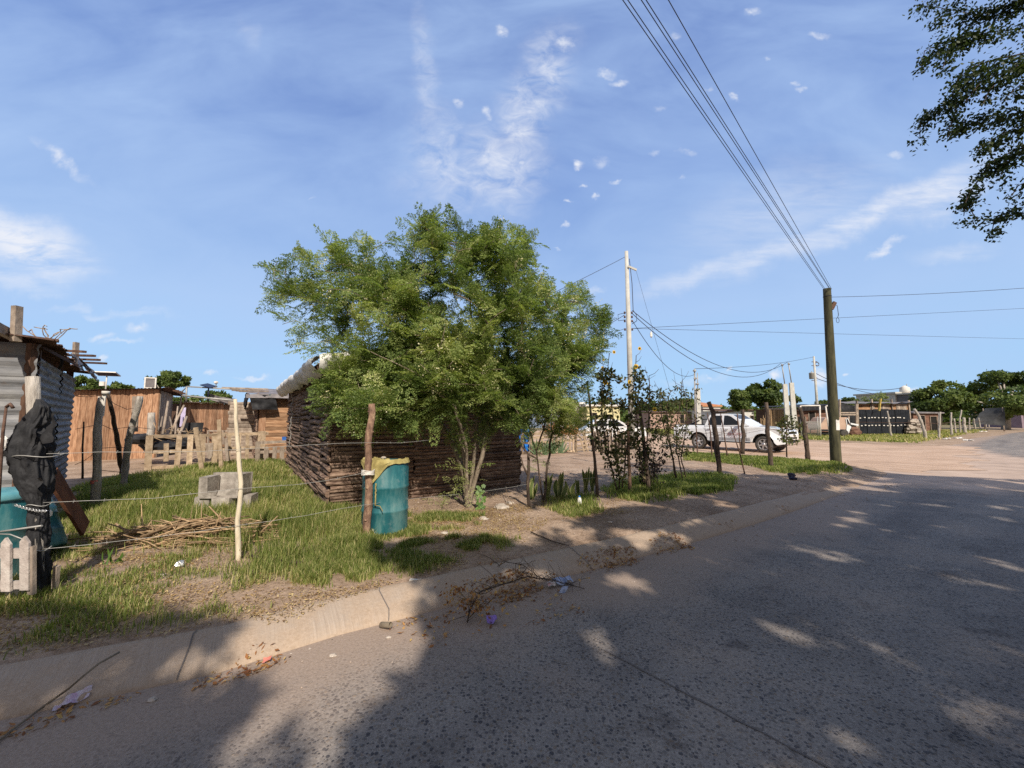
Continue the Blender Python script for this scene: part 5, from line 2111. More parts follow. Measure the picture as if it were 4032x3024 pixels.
Ym = 6.25
base = G(1845, 1998)
yb = base.y
base.z = hz(base.x, base.y) - .03
stm = [
    [A(1835, 1900, yb), A(1790, 1780, yb + .1), A(1745, 1680, yb + .25), A(1690, 1580, yb + .5), A(1610, 1440, yb + .6)],
    [A(1842, 1890, yb + .05), A(1800, 1760, yb + .2), A(1775, 1640, yb + .4), A(1740, 1500, yb + .8), A(1700, 1300, yb + 1.2)],
    [A(1838, 1900, yb - .05), A(1825, 1780, yb - .1), A(1805, 1680, yb - .15), A(1800, 1560, yb - .2), A(1760, 1380, yb - .4)],
    [A(1855, 1890, yb), A(1868, 1790, yb), A(1876, 1680, yb), A(1872, 1560, yb), A(1860, 1350, yb + .1), A(1850, 1100, yb + .1)],
    [A(1868, 1900, yb - .05), A(1898, 1800, yb - .08), A(1918, 1680, yb - .1), A(1924, 1560, yb - .1), A(1930, 1400, yb - .1), A(1960, 1120, yb)],
    [A(1862, 1885, yb + .06), A(1880, 1760, yb + .2), A(1895, 1600, yb + .5), A(1990, 1400, yb + .9), A(2080, 1250, yb + 1.1)],
    [A(1840, 1880, yb - .04), A(1835, 1750, yb - .3), A(1790, 1600, yb - .6), A(1640, 1470, yb - .9), A(1450, 1380, yb - 1.0)],
    [A(1830, 1880, yb + .02), A(1770, 1720, yb + .1), A(1640, 1540, yb + .2), A(1480, 1400, yb + .2), A(1300, 1250, yb + .1), A(1120, 1120, yb)],
]
lobes = [lobe(1860, 1180, 330, 260, 6.3, 1.3), lobe(1800, 970, 180, 80, 6.3, .6), lobe(2000, 970, 100, 90, 6.2, .6), lobe(1310, 1100, 220, 110, 6.2, .7),
         lobe(1120, 1120, 120, 110, 6.2, .35), lobe(1250, 1290, 130, 120, 6.2, .5), lobe(1500, 1250, 260, 220, 6.2, 1.0), lobe(1470, 1490, 190, 110, 6.2, .5),
         lobe(1720, 1450, 330, 150, 6.25, .8), lobe(2100, 1250, 170, 200, 6.4, .9), lobe(2090, 1450, 150, 130, 6.5, .8), lobe(1950, 1500, 190, 100, 6.2, .6),
         lobe(1640, 1560, 260, 60, 6.2, .4), lobe(1360, 985, 80, 50, 6.2, .25), lobe(1680, 900, 80, 60, 6.2, .3), lobe(1550, 1060, 130, 120, 6.3, .6),
         lobe(1320, 1580, 80, 60, 6.1, .3), lobe(1560, 1630, 220, 50, 6.3, .4), lobe(2000, 1600, 110, 60, 6.4, .4), lobe(1430, 1570, 110, 60, 5.5, .35)]
moringa('big feathery moringa tree with many pale stems, rising before the slab house', base, stm, lobes,
        [205, 42, 24, 32, 12, 10, 105, 60, 130, 56, 36, 46, 44, 10, 16, 34, 16, 36, 22, 16], 6200, 3, rexp=.47, rbase=.10,
        low=[(A(1790, 1870, yb - .15), 36, .13), (A(1745, 1945, yb - .1), 12, .07), (A(1870, 1700, yb - .1), 20, .12)])
# heart-leaved vine at the foot of the trunk
mb = MB()
rngv = np.random.default_rng(5)
vb = [tuple(A(1888 + R.uniform(-12, 18), v_, yb - .14)) for v_ in range(1905, 2000, 6) for _ in range(2)]
V, F = quads_leaf(np.array(vb), nrmz(np.array([[R.uniform(-.6, .6), -.4, -1] for _ in vb])), nrmz(np.array([[R.uniform(-.3, .3), -1, .4] for _ in vb])),
                  rngv.uniform(.05, .085, len(vb)), rngv.uniform(.05, .075, len(vb)), rngv)
MAT['vine'] = leafmat('vine_leaf', [(.08, .15, .03), (.16, .26, .06)], .35, .45)
bulk('climbing_vine', V, F, rngv.random(len(F)), MAT['vine'], org=vb[0], label='bright heart-leaved vine climbing the foot of the big tree trunk', cat='vine')

b2 = G(2142, 1978)
y2 = b2.y
b2.z = hz(b2.x, b2.y) - .03
st2 = [[A(2122, 1860, y2), A(2112, 1780, y2), A(2088, 1700, y2), A(2068, 1620, y2), A(2062, 1540, y2), A(2090, 1440, y2)],
       [A(2122, 1860, y2), A(2112, 1780, y2), A(2150, 1650, y2 + .2), A(2175, 1540, y2 + .3), A(2182, 1400, y2 + .3), A(2190, 1300, y2 + .4)],
       [A(2180, 1600, y2 + .3), A(2250, 1480, y2 + .2), A(2300, 1350, y2 + .2)]]
lob2 = [lobe(2180, 1540, 130, 130, 6.9, .8), lobe(2270, 1360, 110, 120, 7.0, .5), lobe(2330, 1270, 60, 60, 7.0, .25), lobe(2080, 1520, 80, 120, 6.6, .5), lobe(2230, 1640, 100, 60, 7.0, .4),
        lobe(2190, 1330, 120, 150, 6.9, .6), lobe(2270, 1200, 90, 70, 7.0, .4)]
moringa('slim dark-stemmed moringa with drooping foliage, right of the slab house', b2, st2, lob2, [50, 40, 16, 30, 22, 40, 18], 1450, 8, bark='bark_dark',
        rbase=.045, rtip=.004, size=.30, rexp=.40)

# ------------------------------------------------------------------ shade trees over the street
sun_k = math.cos(SUN_ELEV) / math.sin(SUN_ELEV)
shx, shy = -tosun.x / tosun.z, -tosun.y / tosun.z         # shadow displacement per metre of height

# where the shade falls (ground polygons taken from the photograph)
sh_polys = [
    (pxpoly([(1330, 3024), (1380, 2880), (1420, 2790), (1530, 2700), (1640, 2590), (1760, 2480), (1690, 2420), (1700, 2330), (1800, 2240), (1960, 2180), (2120, 2120), (2260, 2060),
             (2450, 1990), (2640, 1950), (2800, 1930), (2860, 1890), (3000, 1870), (3200, 1846), (3330, 1834), (3560, 1862), (4032, 1880), (4500, 1900), (4700, 2100), (4700, 3300), (1200, 3400)], 0.05), .97),
    (pxpoly([(1650, 2330), (1640, 2220), (1560, 2160), (1640, 2110), (1800, 2095), (1980, 2110), (2060, 2160), (2000, 2230), (1800, 2280)]), .8),
    (pxpoly([(-300, 2420), (150, 2360), (380, 2370), (500, 2440), (480, 2540), (250, 2600), (-100, 2640), (-400, 2600)]), .85),
    (pxpoly([(560, 2420), (760, 2390), (900, 2395), (960, 2420), (880, 2470), (740, 2500), (600, 2520), (500, 2500)]), .6),
    (pxpoly([(-600, 2700), (200, 2680), (520, 2560), (860, 2540), (900, 2600), (700, 2700), (300, 2790), (-600, 2860)]), .5),
    (pxpoly([(500, 2860), (760, 2740), (1020, 2690), (1100, 2730), (1000, 2840), (1200, 2900), (1160, 3100), (-200, 3300), (-400, 2960)], 0), .6),
    (pxpoly([(2120, 1830), (2500, 1800), (2900, 1805), (2860, 1900), (2300, 1960), (2080, 1990)]), .72),
    (pxpoly([(1500, 2135), (1700, 2100), (1720, 2150), (1500, 2180)]), .5),
]


def shade_density(X, Y):
    d = np.zeros(np.shape(X))
    for P_, k in sh_polys:
        a = sdist(P_, X, Y)
        d = np.maximum(d, k * sstep(a + .22 * (vnoise(X, Y, 1.4, 21, 2) - .5), -.12, .16))
    return d


def tree_row(label, trunk, seed, region, nleaf, zlo, zhi, leaf=.11):
    """a shade tree: trunk at trunk, leaves anywhere in region whose shadow lands in the shade polygons"""
    rng = np.random.default_rng(seed)
    tr = Vector(trunk)
    T = thing('shade_tree', label, 'tree', tuple(tr))
    pts = []
    need = nleaf
    tries = 0
    while need > 0 and tries < 60:
        n = 60000
        tries += 1
        x = rng.uniform(region[0], region[2], n)
        y = rng.uniform(region[1], region[3], n)
        z = rng.uniform(zlo, zhi, n)
        sx_, sy_ = x + shx * z, y + shy * z
        den = shade_density(sx_, sy_)
        gaps = vnoise(sx_, sy_, 2.1, 31, 3)
        gaps2 = vnoise(sx_, sy_, .35, 33, 2)
        thr = .36 + .06 * (gaps2 - .5) * 2
        keep = (rng.random(n) < den ** 1.5) & (rng.random(n) < sstep(gaps, thr - .10, thr + .06 + .06 * (den < .9)))
        # nothing in view except the hanging sprays modelled below
        cth, sth = math.cos(PITCH), math.sin(PITCH)
        fwd = y * cth + (z - CAMZ) * sth
        upc = -y * sth + (z - CAMZ) * cth
        vis = (fwd > .05) & (np.abs(x) < 1.36 * np.abs(fwd)) & (np.abs(upc) < 1.04 * np.abs(fwd))
        keep &= ~vis
        d_ = np.hypot(x - tr.x, y - tr.y)
        keep &= d_ < region[4]
        p = np.stack([x, y, z], 1)[keep]
        pts.append(p[:need])
        need -= len(p[:need])
    P_ = np.concatenate(pts)
    mb = MB()
    sk = Skeleton(tr, seed)
    sk.path(0, tr + Vector((.2, .2, zlo * .6)), .3, .05, 0)
    sel = P_[rng.integers(0, len(P_), 60)]
    sel = sorted([Vector(tuple(p)) for p in sel], key=lambda p: (p - tr).length)
    for p in sel:
        sk.path(sk.nearest(p, 1.5, .3), p, .4, .08, .1)
    sk.tubes(.012, .5, .22, mb, 7)
    part(T, 'trunk', mb, MAT['bark_dark'])
    V, F = quads_leaf(P_, rand_dirs(len(P_), rng, -.3), rand_dirs(len(P_), rng, 1.4), rng.uniform(.8, 1.3, len(P_)) * leaf, rng.uniform(.5, .8, len(P_)) * leaf, rng)
    bulk('crown', V, F, rng.random(len(F)) * .7, MAT['dark_leaf'], parent=T)
    return T


SHADE_OFF = False
if not SHADE_OFF:
    tree_row('spreading shade tree behind the camera, its shadow dappling the kerb on the left', (-.8, -7.2, .15), 41, (-8, -11, 2.8, -1.2, 8.5), 19000, 4.6, 7.2, .15)
    tree_row('spreading shade tree whose shadow covers the middle of the pavement', (5.0, -4.8, .15), 42, (.0, -9, 11, 3, 8.0), 54000, 4.2, 7.4, .14)


def hanging_tree():
    rng = np.random.default_rng(77)
    tr = Vector((9.6, -1.2, .15))
    T = thing('shade_tree', 'dark broad-leaved tree hanging its sprays into the upper right corner', 'tree', tuple(tr))
    sk = Skeleton(tr, 5)
    e = sk.path(0, tr + Vector((-.3, .3, 2.2)), .3, .05, 0)
    # hanging sprays: polylines in direction space at real distances; (u, v, Y, spread px)
    sprays = [
        [(4250, -150, 4.6), (4000, 20, 4.8), (3850, 60, 5.0), (3700, 30, 5.2), (3600, 20, 5.3)],
        [(4000, 20, 4.8), (3820, 40, 5.0), (3700, 70, 5.1), (3668, 105, 5.15)],
        [(4250, 60, 4.7), (4040, 110, 4.8), (3880, 130, 4.9), (3760, 150, 5.0), (3690, 180, 5.1), (3640, 200, 5.1), (3630, 270, 5.1)],
        [(3800, 140, 5.0), (3740, 190, 5.0), (3712, 270, 5.0)],
        [(4300, 160, 4.6), (4080, 200, 4.7), (3930, 230, 4.8), (3830, 265, 4.9), (3770, 310, 4.9), (3745, 380, 4.9)],
        [(3930, 230, 4.8), (3880, 300, 4.8), (3840, 350, 4.8), (3800, 400, 4.8)],
        [(4080, 200, 4.7), (3960, 290, 4.7), (3900, 350, 4.7), (3870, 410, 4.7)],
        [(3830, 300, 4.9), (3760, 390, 5.1), (3700, 425, 5.2), (3650, 440, 5.3), (3625, 480, 5.3), (3622, 545, 5.3)],
        [(3780, 330, 5.0), (3760, 450, 5.0), (3740, 500, 5.0), (3735, 540, 5.0)],
        [(4300, 330, 4.8), (4060, 440, 4.9), (3960, 450, 5.0), (3870, 460, 5.0), (3800, 480, 5.1), (3750, 520, 5.1)],
        [(4300, 380, 4.8), (4050, 480, 4.9), (3960, 520, 5.0), (3890, 560, 5.0), (3850, 590, 5.0)],
        [(4300, 480, 4.9), (4080, 560, 5.0), (3980, 600, 5.0), (3900, 640, 5.1), (3860, 700, 5.2), (3830, 740, 5.2), (3800, 800, 5.2), (3795, 850, 5.2)],
        [(3980, 600, 5.0), (3950, 660, 5.0), (3935, 710, 5.0)],
        [(3840, 720, 5.2), (3870, 750, 5.2)], [(3810, 800, 5.2), (3830, 840, 5.2), (3850, 868, 5.2)],
        [(4300, 680, 5.0), (4090, 700, 5.0), (4010, 730, 5.0), (3985, 770, 5.0), (3955, 780, 5.0)],
        [(4350, 780, 5.2), (4120, 800, 5.2), (4030, 815, 5.2), (3960, 840, 5.3), (3915, 865, 5.3), (3905, 920, 5.3)],
        [(4300, 20, 4.5), (4100, -60, 4.6), (3900, -80, 4.8), (3760, -20, 5.0)],
        [(4200, 250, 4.6), (4020, 330, 4.6), (3940, 400, 4.6)],
    ]
    pts = []
    big = [A(4600, -300, 4.6), A(4650, 200, 4.7), A(4650, 600, 5.0)]
    for b_ in big:
        sk.path(e, b_, .3, .06, .1)
    for s_ in sprays:
        P_ = [A(u, v, Y) for (u, v, Y) in s_]
        i0 = sk.nearest(P_[0], 1.5, 0)
        q = sk.path(i0, P_[0], .2, .03, .05)
        n_ = len(P_)
        for k in range(1, n_):
            q = sk.path(q, P_[k], .12, .02, .03)
        for k in range(n_ - 1):
            a, b = P_[k], P_[k + 1]
            L = (b - a).length
            m_ = int(L * 1000 * (1.25 if k < n_ - 2 else .8))
            t = rng.random(m_)
            c = np.array(tuple(a)) + (np.array(tuple(b)) - np.array(tuple(a))) * t[:, None]
            w = .07 * (1.0 - .45 * (k + t) / n_) * (.6 + .9 * vnoise(c[:, 0] * 3, c[:, 2] * 3, 1.6, 5, 2))
            c = c + rng.normal(size=(m_, 3)) * np.stack([w, w * 1.3, w], 1) * .8
            c[:, 2] -= np.abs(rng.normal(size=m_)) * .06
            g = vnoise(c[:, 0] + c[:, 1] * .7, c[:, 2], 9, 6, 2)
            pts.append(c[g > .46])
    # the rest of the crown, out of the frame to the right and behind
    for (cx, cy, cz, r, n_) in ((9.6, 0, 6.4, 2.6, 12000), (12.4, 2.6, 6.6, 2.8, 12000), (11, -2.4, 7, 2.8, 8000), (14.6, 4.6, 7.2, 2.8, 11000), (16.8, 6.8, 7.4, 2.8, 10000), (14, -.4, 7, 2.8, 7000)):
        p = ellipsoid_pts(n_, (cx, cy, cz), (r, r, r * .6), rng, .2)
        sx_, sy_ = p[:, 0] + shx * p[:, 2], p[:, 1] + shy * p[:, 2]
        k = (shade_density(sx_, sy_) > .5) & (vnoise(sx_, sy_, 2.1, 31, 3) > .33)
        fwd = p[:, 1] * math.cos(PITCH) + (p[:, 2] - CAMZ) * math.sin(PITCH)
        vis = (fwd > .05) & (np.abs(p[:, 0]) < 1.34 * np.abs(fwd))
        p = p[k & ~vis]
        pts.append(p)
        sk.path(sk.nearest(Vector((cx, cy, cz)), 1.5, 0), Vector((cx, cy, cz)), .4, .08, .1)
    P_ = np.concatenate(pts)
    mb = MB()
    sk.tubes(.005, .5, .2, mb, 6)
    part(T, 'trunk', mb, MAT['bark_dark'])
    near = P_[:, 1] > 4.2
    L = np.where(near & (P_[:, 0] < 7.5), rng.uniform(.035, .06, len(P_)), rng.uniform(.12, .17, len(P_)))
    V, F = quads_leaf(P_, rand_dirs(len(P_), rng, -.7), rand_dirs(len(P_), rng, .4), L, L * rng.uniform(.45, .7, len(P_)), rng)
    tn = np.clip(rng.random(len(F)) * .6 + .5 * (vnoise(P_[:, 0], P_[:, 2], 1.4, 8, 2) - .5), 0, 1)
    bulk('crown', V, F, tn, MAT['dark_leaf'], parent=T)


hanging_tree()

# ------------------------------------------------------------------ grass
def blades(n, region, dens, hfun, rng, zf=height, name='grass', label=None, width=.0042, tonef=None, batch=200000):
    got = []
    tot = 0
    for _ in range(80):
        x = rng.uniform(region[0], region[2], batch)
        y = rng.uniform(region[1], region[3], batch)
        d = dens(x, y)
        k = rng.random(batch) < d
        p = np.stack([x[k], y[k], d[k]], 1)
        got.append(p[:n - tot])
        tot += len(got[-1])
        if tot >= n:
            break
    P_ = np.concatenate(got)
    x, y, dd_ = P_.T
    n = len(x)
    z = zf(x, y) - .005
    h = hfun(x, y) * rng.uniform(.45, 1.25, n)
    th = rng.uniform(0, 2 * np.pi, n)
    lean = rng.uniform(.1, .75, n) * h
    dx, dy = np.cos(th) * lean, np.sin(th) * lean
    w = width * rng.uniform(.6, 1.4, n) * np.clip(y / 6.0, .8, 3.5)
    wx, wy = -np.sin(th) * w, np.cos(th) * w
    b0 = np.stack([x - wx, y - wy, z], 1)
    b1 = np.stack([x + wx, y + wy, z], 1)
    m0 = np.stack([x + dx * .35 - wx * .8, y + dy * .35 - wy * .8, z + h * .6], 1)
    m1 = np.stack([x + dx * .35 + wx * .8, y + dy * .35 + wy * .8, z + h * .6], 1)
    t0 = np.stack([x + dx - wx * .12, y + dy - wy * .12, z + h * .97], 1)
    t1 = np.stack([x + dx + wx * .12, y + dy + wy * .12, z + h * .97], 1)
    V = np.stack([b0, b1, m0, m1, t0, t1], 1).reshape(-1, 3)
    i = np.arange(n)[:, None] * 6
    F = np.concatenate([i + np.array([[0, 1, 3, 2]]), i + np.array([[2, 3, 5, 4]])], 0)
    t = np.clip(.35 + .6 * (vnoise(x, y, 1.3, 14, 3) - .5) + rng.normal(size=n) * .17 + (rng.random(n) < .26) * .5, 0, 1)
    if tonef is not None:
        t = np.clip(tonef(x, y, t), 0, 1)
    return V, F, np.concatenate([t, t])


rg = np.random.default_rng(99)


def hgrass(x, y):
    a = sdist(lush, x, y)
    return np.where(a > 0, .10 + .08 * sstep(a, 0, .8) + .05 * (vnoise(x, y, 1.2, 4, 2) - .5), .05 + .03 * vnoise(x, y, 2, 3, 2))


def denl(x, y):
    d = dens_grass(x, y) * (height(x, y) > .08)
    # keep the blades off the walls of the slab house
    rel_x, rel_y = x - Hn.x, y - Hn.y
    f_ = rel_x * FD.x + rel_y * FD.y
    s_ = rel_x * SD.x + rel_y * SD.y
    inside = (f_ > -.02) & (f_ < LF) & (s_ > -.02) & (s_ < LS)
    return np.where(inside, 0, d) * np.where(y > 9, .55, 1)


V1, F1, t1 = blades(125000, (-9, 2.2, 1.2, 13.5), denl, hgrass, rg)
V2, F2, t2 = blades(34000, (1.0, 5.5, 12.5, 18), denl, lambda x, y: .07 + .06 * vnoise(x, y, 1.5, 3, 2), rg, width=.006, tonef=lambda x, y, t: t * .75)
V3, F3, t3 = blades(30000, (-2, 3.5, 2.0, 6.5), lambda x, y: denl(x, y) * .6, hgrass, rg)


def denfar(x, y):
    b = sdist(PB, x, y)
    return sstep(b, 1.0, 2.4) * (.35 + .65 * vnoise(x, y, .35, 9, 3)) * (y < 48)


V4, F4, t4 = blades(60000, (14, 20, 62, 48), denfar, lambda x, y: .12 + .10 * vnoise(x, y, .5, 3, 2), rg, width=.010, tonef=lambda x, y, t: t + .15)
off = 0
Vs, Fs, ts_ = [], [], []
for (v_, f_, t_) in ((V1, F1, t1), (V2, F2, t2), (V3, F3, t3), (V4, F4, t4)):
    Vs.append(v_)
    Fs.append(f_ + off)
    ts_.append(t_)
    off += len(v_)
bulk('grass', np.concatenate(Vs), np.concatenate(Fs), np.concatenate(ts_), MAT['grass'], label='short green and straw-coloured grass on the plots and verges', cat='grass', kind='stuff')


# ------------------------------------------------------------------ dry leaves, straw and pebbles
def scatter_cards(n, polys, rng, smin, smax, zoff=.004, aspect=.5, curl=.6, z0=0.15):
    Ps = []
    for P_, k in polys:
        P_ = pxpoly(P_, z0)
        xs = [p[0] for p in P_]
        ys = [p[1] for p in P_]
        m_ = int(n * k)
        x = rng.uniform(min(xs) - .1, max(xs) + .1, m_ * 6)
        y = rng.uniform(min(ys) - .1, max(ys) + .1, m_ * 6)
        a = sdist(P_, x, y) + .25 * (vnoise(x, y, 3, 3, 2) - .5)
        g = vnoise(x, y, 2.6, 17, 3)
        k_ = (a > 0) & (rng.random(len(x)) < sstep(g, .3, .6))
        Ps.append(np.stack([x[k_], y[k_]], 1)[:m_])
    P_ = np.concatenate(Ps)
    z = height(P_[:, 0], P_[:, 1])
    onroad = (sdist(PA, P_[:, 0], P_[:, 1]) < 0)
    z = np.where(onroad, 0.0, z)
    kb = sdist(PA, P_[:, 0], P_[:, 1])
    kz = np.interp(kb, [p[0] for p in prof_k], [p[1] for p in prof_k])
    z = np.where((kb > -.02) & (kb < .4), np.maximum(z, kz), z)
    c = np.stack([P_[:, 0], P_[:, 1], z + zoff + rng.uniform(0, .012, len(P_))], 1)
    d = rand_dirs(len(c), rng)
    d[:, 2] *= .25
    d = nrmz(d)
    nn = rand_dirs(len(c), rng)
    nn[:, 2] = np.abs(nn[:, 2]) + curl * 2
    L = rng.uniform(smin, smax, len(c))
    return quads_leaf(c, d, nrmz(nn), L, L * aspect * rng.uniform(.4, 1.2, len(c)), rng)


prof_k = [(-.02, -.02), (-.012, .006), (.01, .03), (.07, .060), (.2, .100), (.31, .125), (.36, .131), (.42, .14)]
V, F = scatter_cards(38000, [
    ([(0, 2180), (600, 2180), (1000, 2260), (1500, 2180), (1900, 2120), (2120, 2100), (2050, 2180), (1560, 2290), (1100, 2420), (700, 2480), (0, 2560)], .36),
    ([(1500, 2120), (1660, 2010), (2060, 1990), (2180, 2060), (2000, 2130), (1700, 2140)], .28),
    ([(1350, 1960), (2080, 1900), (2080, 1990), (1500, 2110)], .1),
    ([(520, 2020), (1080, 2020), (1080, 2200), (400, 2220)], .12),
    ([(2080, 1960), (2500, 1930), (2560, 2010), (2150, 2060)], .14)], rg, .008, .030)
bulk('leaf_litter', V, F, rg.random(len(F)), MAT['litter'], label='dry yellow leaves and straw strewn over the verge', cat='leaf litter', kind='stuff')
V, F = scatter_cards(4600, [
    ([(1780, 2368), (1960, 2318), (2187, 2258), (2450, 2192), (2700, 2124), (2705, 2152), (2450, 2230), (2187, 2302), (1980, 2366), (1850, 2430), (1760, 2420)], .7),
    ([(1180, 2560), (1700, 2420), (1740, 2440), (1300, 2560), (850, 2700), (330, 2800), (0, 2930), (0, 2900), (420, 2760)], .2),
    ([(2560, 2150), (3100, 2010), (3110, 2020), (2600, 2160)], .1),
    ([(1500, 2500), (2200, 2330), (2300, 2400), (1700, 2560)], .04)], rg, .015, .05, z0=0.0)
bulk('gutter_leaves', V, F, rg.random(len(F)), MAT['rust_leaf'], label='brown fallen leaves swept along the gutter', cat='leaves', kind='stuff')
# pebbles and clods
n = 2600
x = rg.uniform(-4.5, 9, n)
y = rg.uniform(2.4, 12, n)
z = np.where(sdist(PA, x, y) > 0, height(x, y), 0)
rr = rg.uniform(.004, .016, n) * np.clip(y / 5, .7, 2)
keepr = (sdist(PA, x, y) > -.6) & ((sdist(PA, x, y) > .4) | (sdist(PA, x, y) < -.02))
x, y, z, rr = x[keepr], y[keepr], z[keepr], rr[keepr]
oc = np.array([[1, 0, 0], [0, 1, 0], [-1, 0, 0], [0, -1, 0], [0, 0, .7], [0, 0, -.7]])
V = (np.stack([x, y, z + rr * .3], 1)[:, None, :] + oc[None] * rr[:, None, None] * rg.uniform(.6, 1.3, (len(x), 6, 1))).reshape(-1, 3)
i = np.arange(len(x))[:, None] * 6
F = np.concatenate([i + np.array([f]) for f in ([0, 1, 4], [1, 2, 4], [2, 3, 4], [3, 0, 4])], 0)
MAT['clod'] = M('clod', [(.22, .16, .12), (.36, .28, .22), (.5, .43, .37)], 5, ta=.4, bump=.2)
bulk('pebbles', V, F, rg.random(len(F)), MAT['clod'], label='small pebbles and clods scattered on the bare earth', cat='pebbles', kind='stuff')


# ------------------------------------------------------------------ plants on the right plot
def leafy(T, name, pts, seed, L, W_, mat, up=0.0, jit=.0, droop=-.4):
    rng = np.random.default_rng(seed)
    P_ = np.array(pts) + rng.normal(size=(len(pts), 3)) * jit
    d = rand_dirs(len(P_), rng, droop)
    V, F = quads_leaf(P_, d, rand_dirs(len(P_), rng, up), rng.uniform(.6, 1.3, len(P_)) * L, rng.uniform(.7, 1.2, len(P_)) * W_, rng)
    return bulk(name, V, F, rng.random(len(F)), mat, parent=T)


def sunflower(label, base_u, Y, tops, heads, seed, nleaf=240, leaf=(.11, .06), zleaf=(.5, 2.2), group='sunflower plants by the fence'):
    """tops: list of pixel polylines (bottom to top)"""
    rnd = random.Random(seed)
    p0 = A(tops[0][0][0], tops[0][0][1], Y)
    T = thing('sunflower_plant', label, 'plant', tuple(p0), group)
    mb = MB()
    ends = []
    allp = []
    for tp_ in tops:
        P_ = [A(u, v, Y + rnd.uniform(-.15, .15)) for (u, v) in tp_]
        fine = []
        for a, b in zip(P_[:-1], P_[1:]):
            k = max(2, int((b - a).length / .12))
            fine += [a.lerp(b, i / k) + Vector((rnd.uniform(-.01, .01), rnd.uniform(-.01, .01), 0)) for i in range(k)]
        fine.append(P_[-1])
        mb.tube(fine, [.013 * (1 - .7 * i / len(fine)) + .003 for i in range(len(fine))], 5, rnd.random())
        allp += fine
        # side twigs
        for q in fine[4:]:
            if rnd.random() < .75:
                d = Vector((rnd.uniform(-1, 1), rnd.uniform(-.8, .8), rnd.uniform(.1, .9))).normalized()
                L = rnd.uniform(.12, .38)
                tw = [q, q + d * L * .6, q + d * L + UPZ * .05]
                mb.tube(tw, [.005, .004, .003], 4, rnd.random())
                allp += [tw[1], tw[2], tw[2]]
    part(T, 'stems', mb, MAT['bark_dark'])
    cand = [p for p in allp if zleaf[0] < p.z < zleaf[1]]
    pts = [tuple(rnd.choice(cand) + Vector((rnd.gauss(0, .05), rnd.gauss(0, .05), rnd.gauss(0, .04)))) for _ in range(nleaf)]
    leafy(T, 'leaves', pts, seed, leaf[0], leaf[1], MAT['sun_leaf'], .3)
    for (u, v, r) in heads:
        c = A(u, v, Y - .05)
        nn = Vector((rnd.uniform(-.3, .3), -1, rnd.uniform(-.1, .3))).normalized()
        q = nn.to_track_quat('Z', 'Y').to_matrix()
        mb = MB()
        for k in range(15):
            th = k * 2 * math.pi / 15 + rnd.uniform(-.08, .08)
            a = c + q @ Vector((math.cos(th) * r * .35, math.sin(th) * r * .35, 0))
            e = c + q @ Vector((math.cos(th) * r, math.sin(th) * r, rnd.uniform(-.3, .1) * r))
            s_ = (q @ Vector((-math.sin(th), math.cos(th), 0))) * r * .17
            m_ = a.lerp(e, .55)
            mb.add([a - s_ * .6, m_ - s_, e, m_ + s_, a + s_ * .6], [(0, 1, 2, 3, 4)], rnd.random())
        h = part(T, 'flower_head', mb, MAT['petal'])
        mb = MB()
        mb.lathe(c - nn * .004, [(r * .42, 0), (r * .40, .012), (r * .2, .02), (.004, .02)], 12, .5, q)
        part(h, 'disc', mb, MAT['flower_disc'])
    return T


sunflower('tall dark sunflower plant with most of the yellow heads, before the concrete pole', 2440, 7.9,
          [[(2440, 1925), (2430, 1800), (2415, 1650), (2400, 1520), (2395, 1440), (2400, 1390)], [(2450, 1920), (2470, 1750), (2490, 1600), (2500, 1480), (2505, 1400)],
           [(2430, 1930), (2390, 1780), (2370, 1620), (2372, 1500), (2375, 1440)]],
          [(2505, 1443, .058), (2361, 1489, .05), (2384, 1506, .062), (2479, 1504, .042), (2418, 1386, .04), (2519, 1372, .04), (2376, 1416, .03), (2373, 1448, .035)], 5,
          1900, (.085, .05), (.35, 2.6))
sunflower('withered brown sunflower plant right of the dark post', 2530, 8.1,
          [[(2540, 1900), (2545, 1800), (2552, 1680), (2558, 1560), (2555, 1480)], [(2535, 1900), (2515, 1760), (2505, 1620), (2520, 1500)]],
          [(2557, 1571, .035), (2578, 1612, .05)], 6, 800, (.085, .045), (.4, 2.2))
sunflower('thin wilted sunflower plant left of the pickup, tallest of its clump', 2640, 9.2,
          [[(2665, 1880), (2650, 1800), (2630, 1700), (2625, 1600), (2640, 1540), (2690, 1520)], [(2660, 1880), (2645, 1790), (2605, 1640), (2600, 1540)]],
          [], 7, 560, (.085, .04), (.7, 2.3))
sunflower('wilted sunflower plant with seed heads against the bed of the pickup', 2700, 9.4,
          [[(2690, 1890), (2665, 1780), (2660, 1680), (2680, 1580), (2685, 1500)], [(2705, 1890), (2680, 1800), (2700, 1700), (2705, 1600), (2690, 1530)]],
          [], 8, 560, (.085, .04), (.7, 2.3))

# low dark bush
T = thing('low_bush', 'low dark purplish bush at the foot of the sunflowers', 'bush', tuple(gz(A(2580, 1900, 8.4))))
mb = MB()
rnd = random.Random(4)
pts = []
for k in range(26):
    a = gz(A(2560 + rnd.uniform(-50, 40), 1890, 8.4 + rnd.uniform(-.2, .3)))
    b = A(2565 + rnd.uniform(-75, 65), rnd.uniform(1745, 1850), 8.4 + rnd.uniform(-.3, .4))
    mb.tube([a, a.lerp(b, .5) + Vector((rnd.uniform(-.05, .05), 0, .05)), b], [.006, .005, .003], 4)
    pts += [tuple(a.lerp(b, rnd.uniform(.3, 1.05)) + Vector((rnd.gauss(0, .05), rnd.gauss(0, .05), rnd.gauss(0, .03)))) for _ in range(16)]
part(T, 'stems', mb, MAT['bark_dark'])
leafy(T, 'leaves', pts, 12, .08, .045, leafmat('purple_leaf', [(.02, .014, .014), (.05, .028, .03), (.05, .05, .03)], .2, .5))
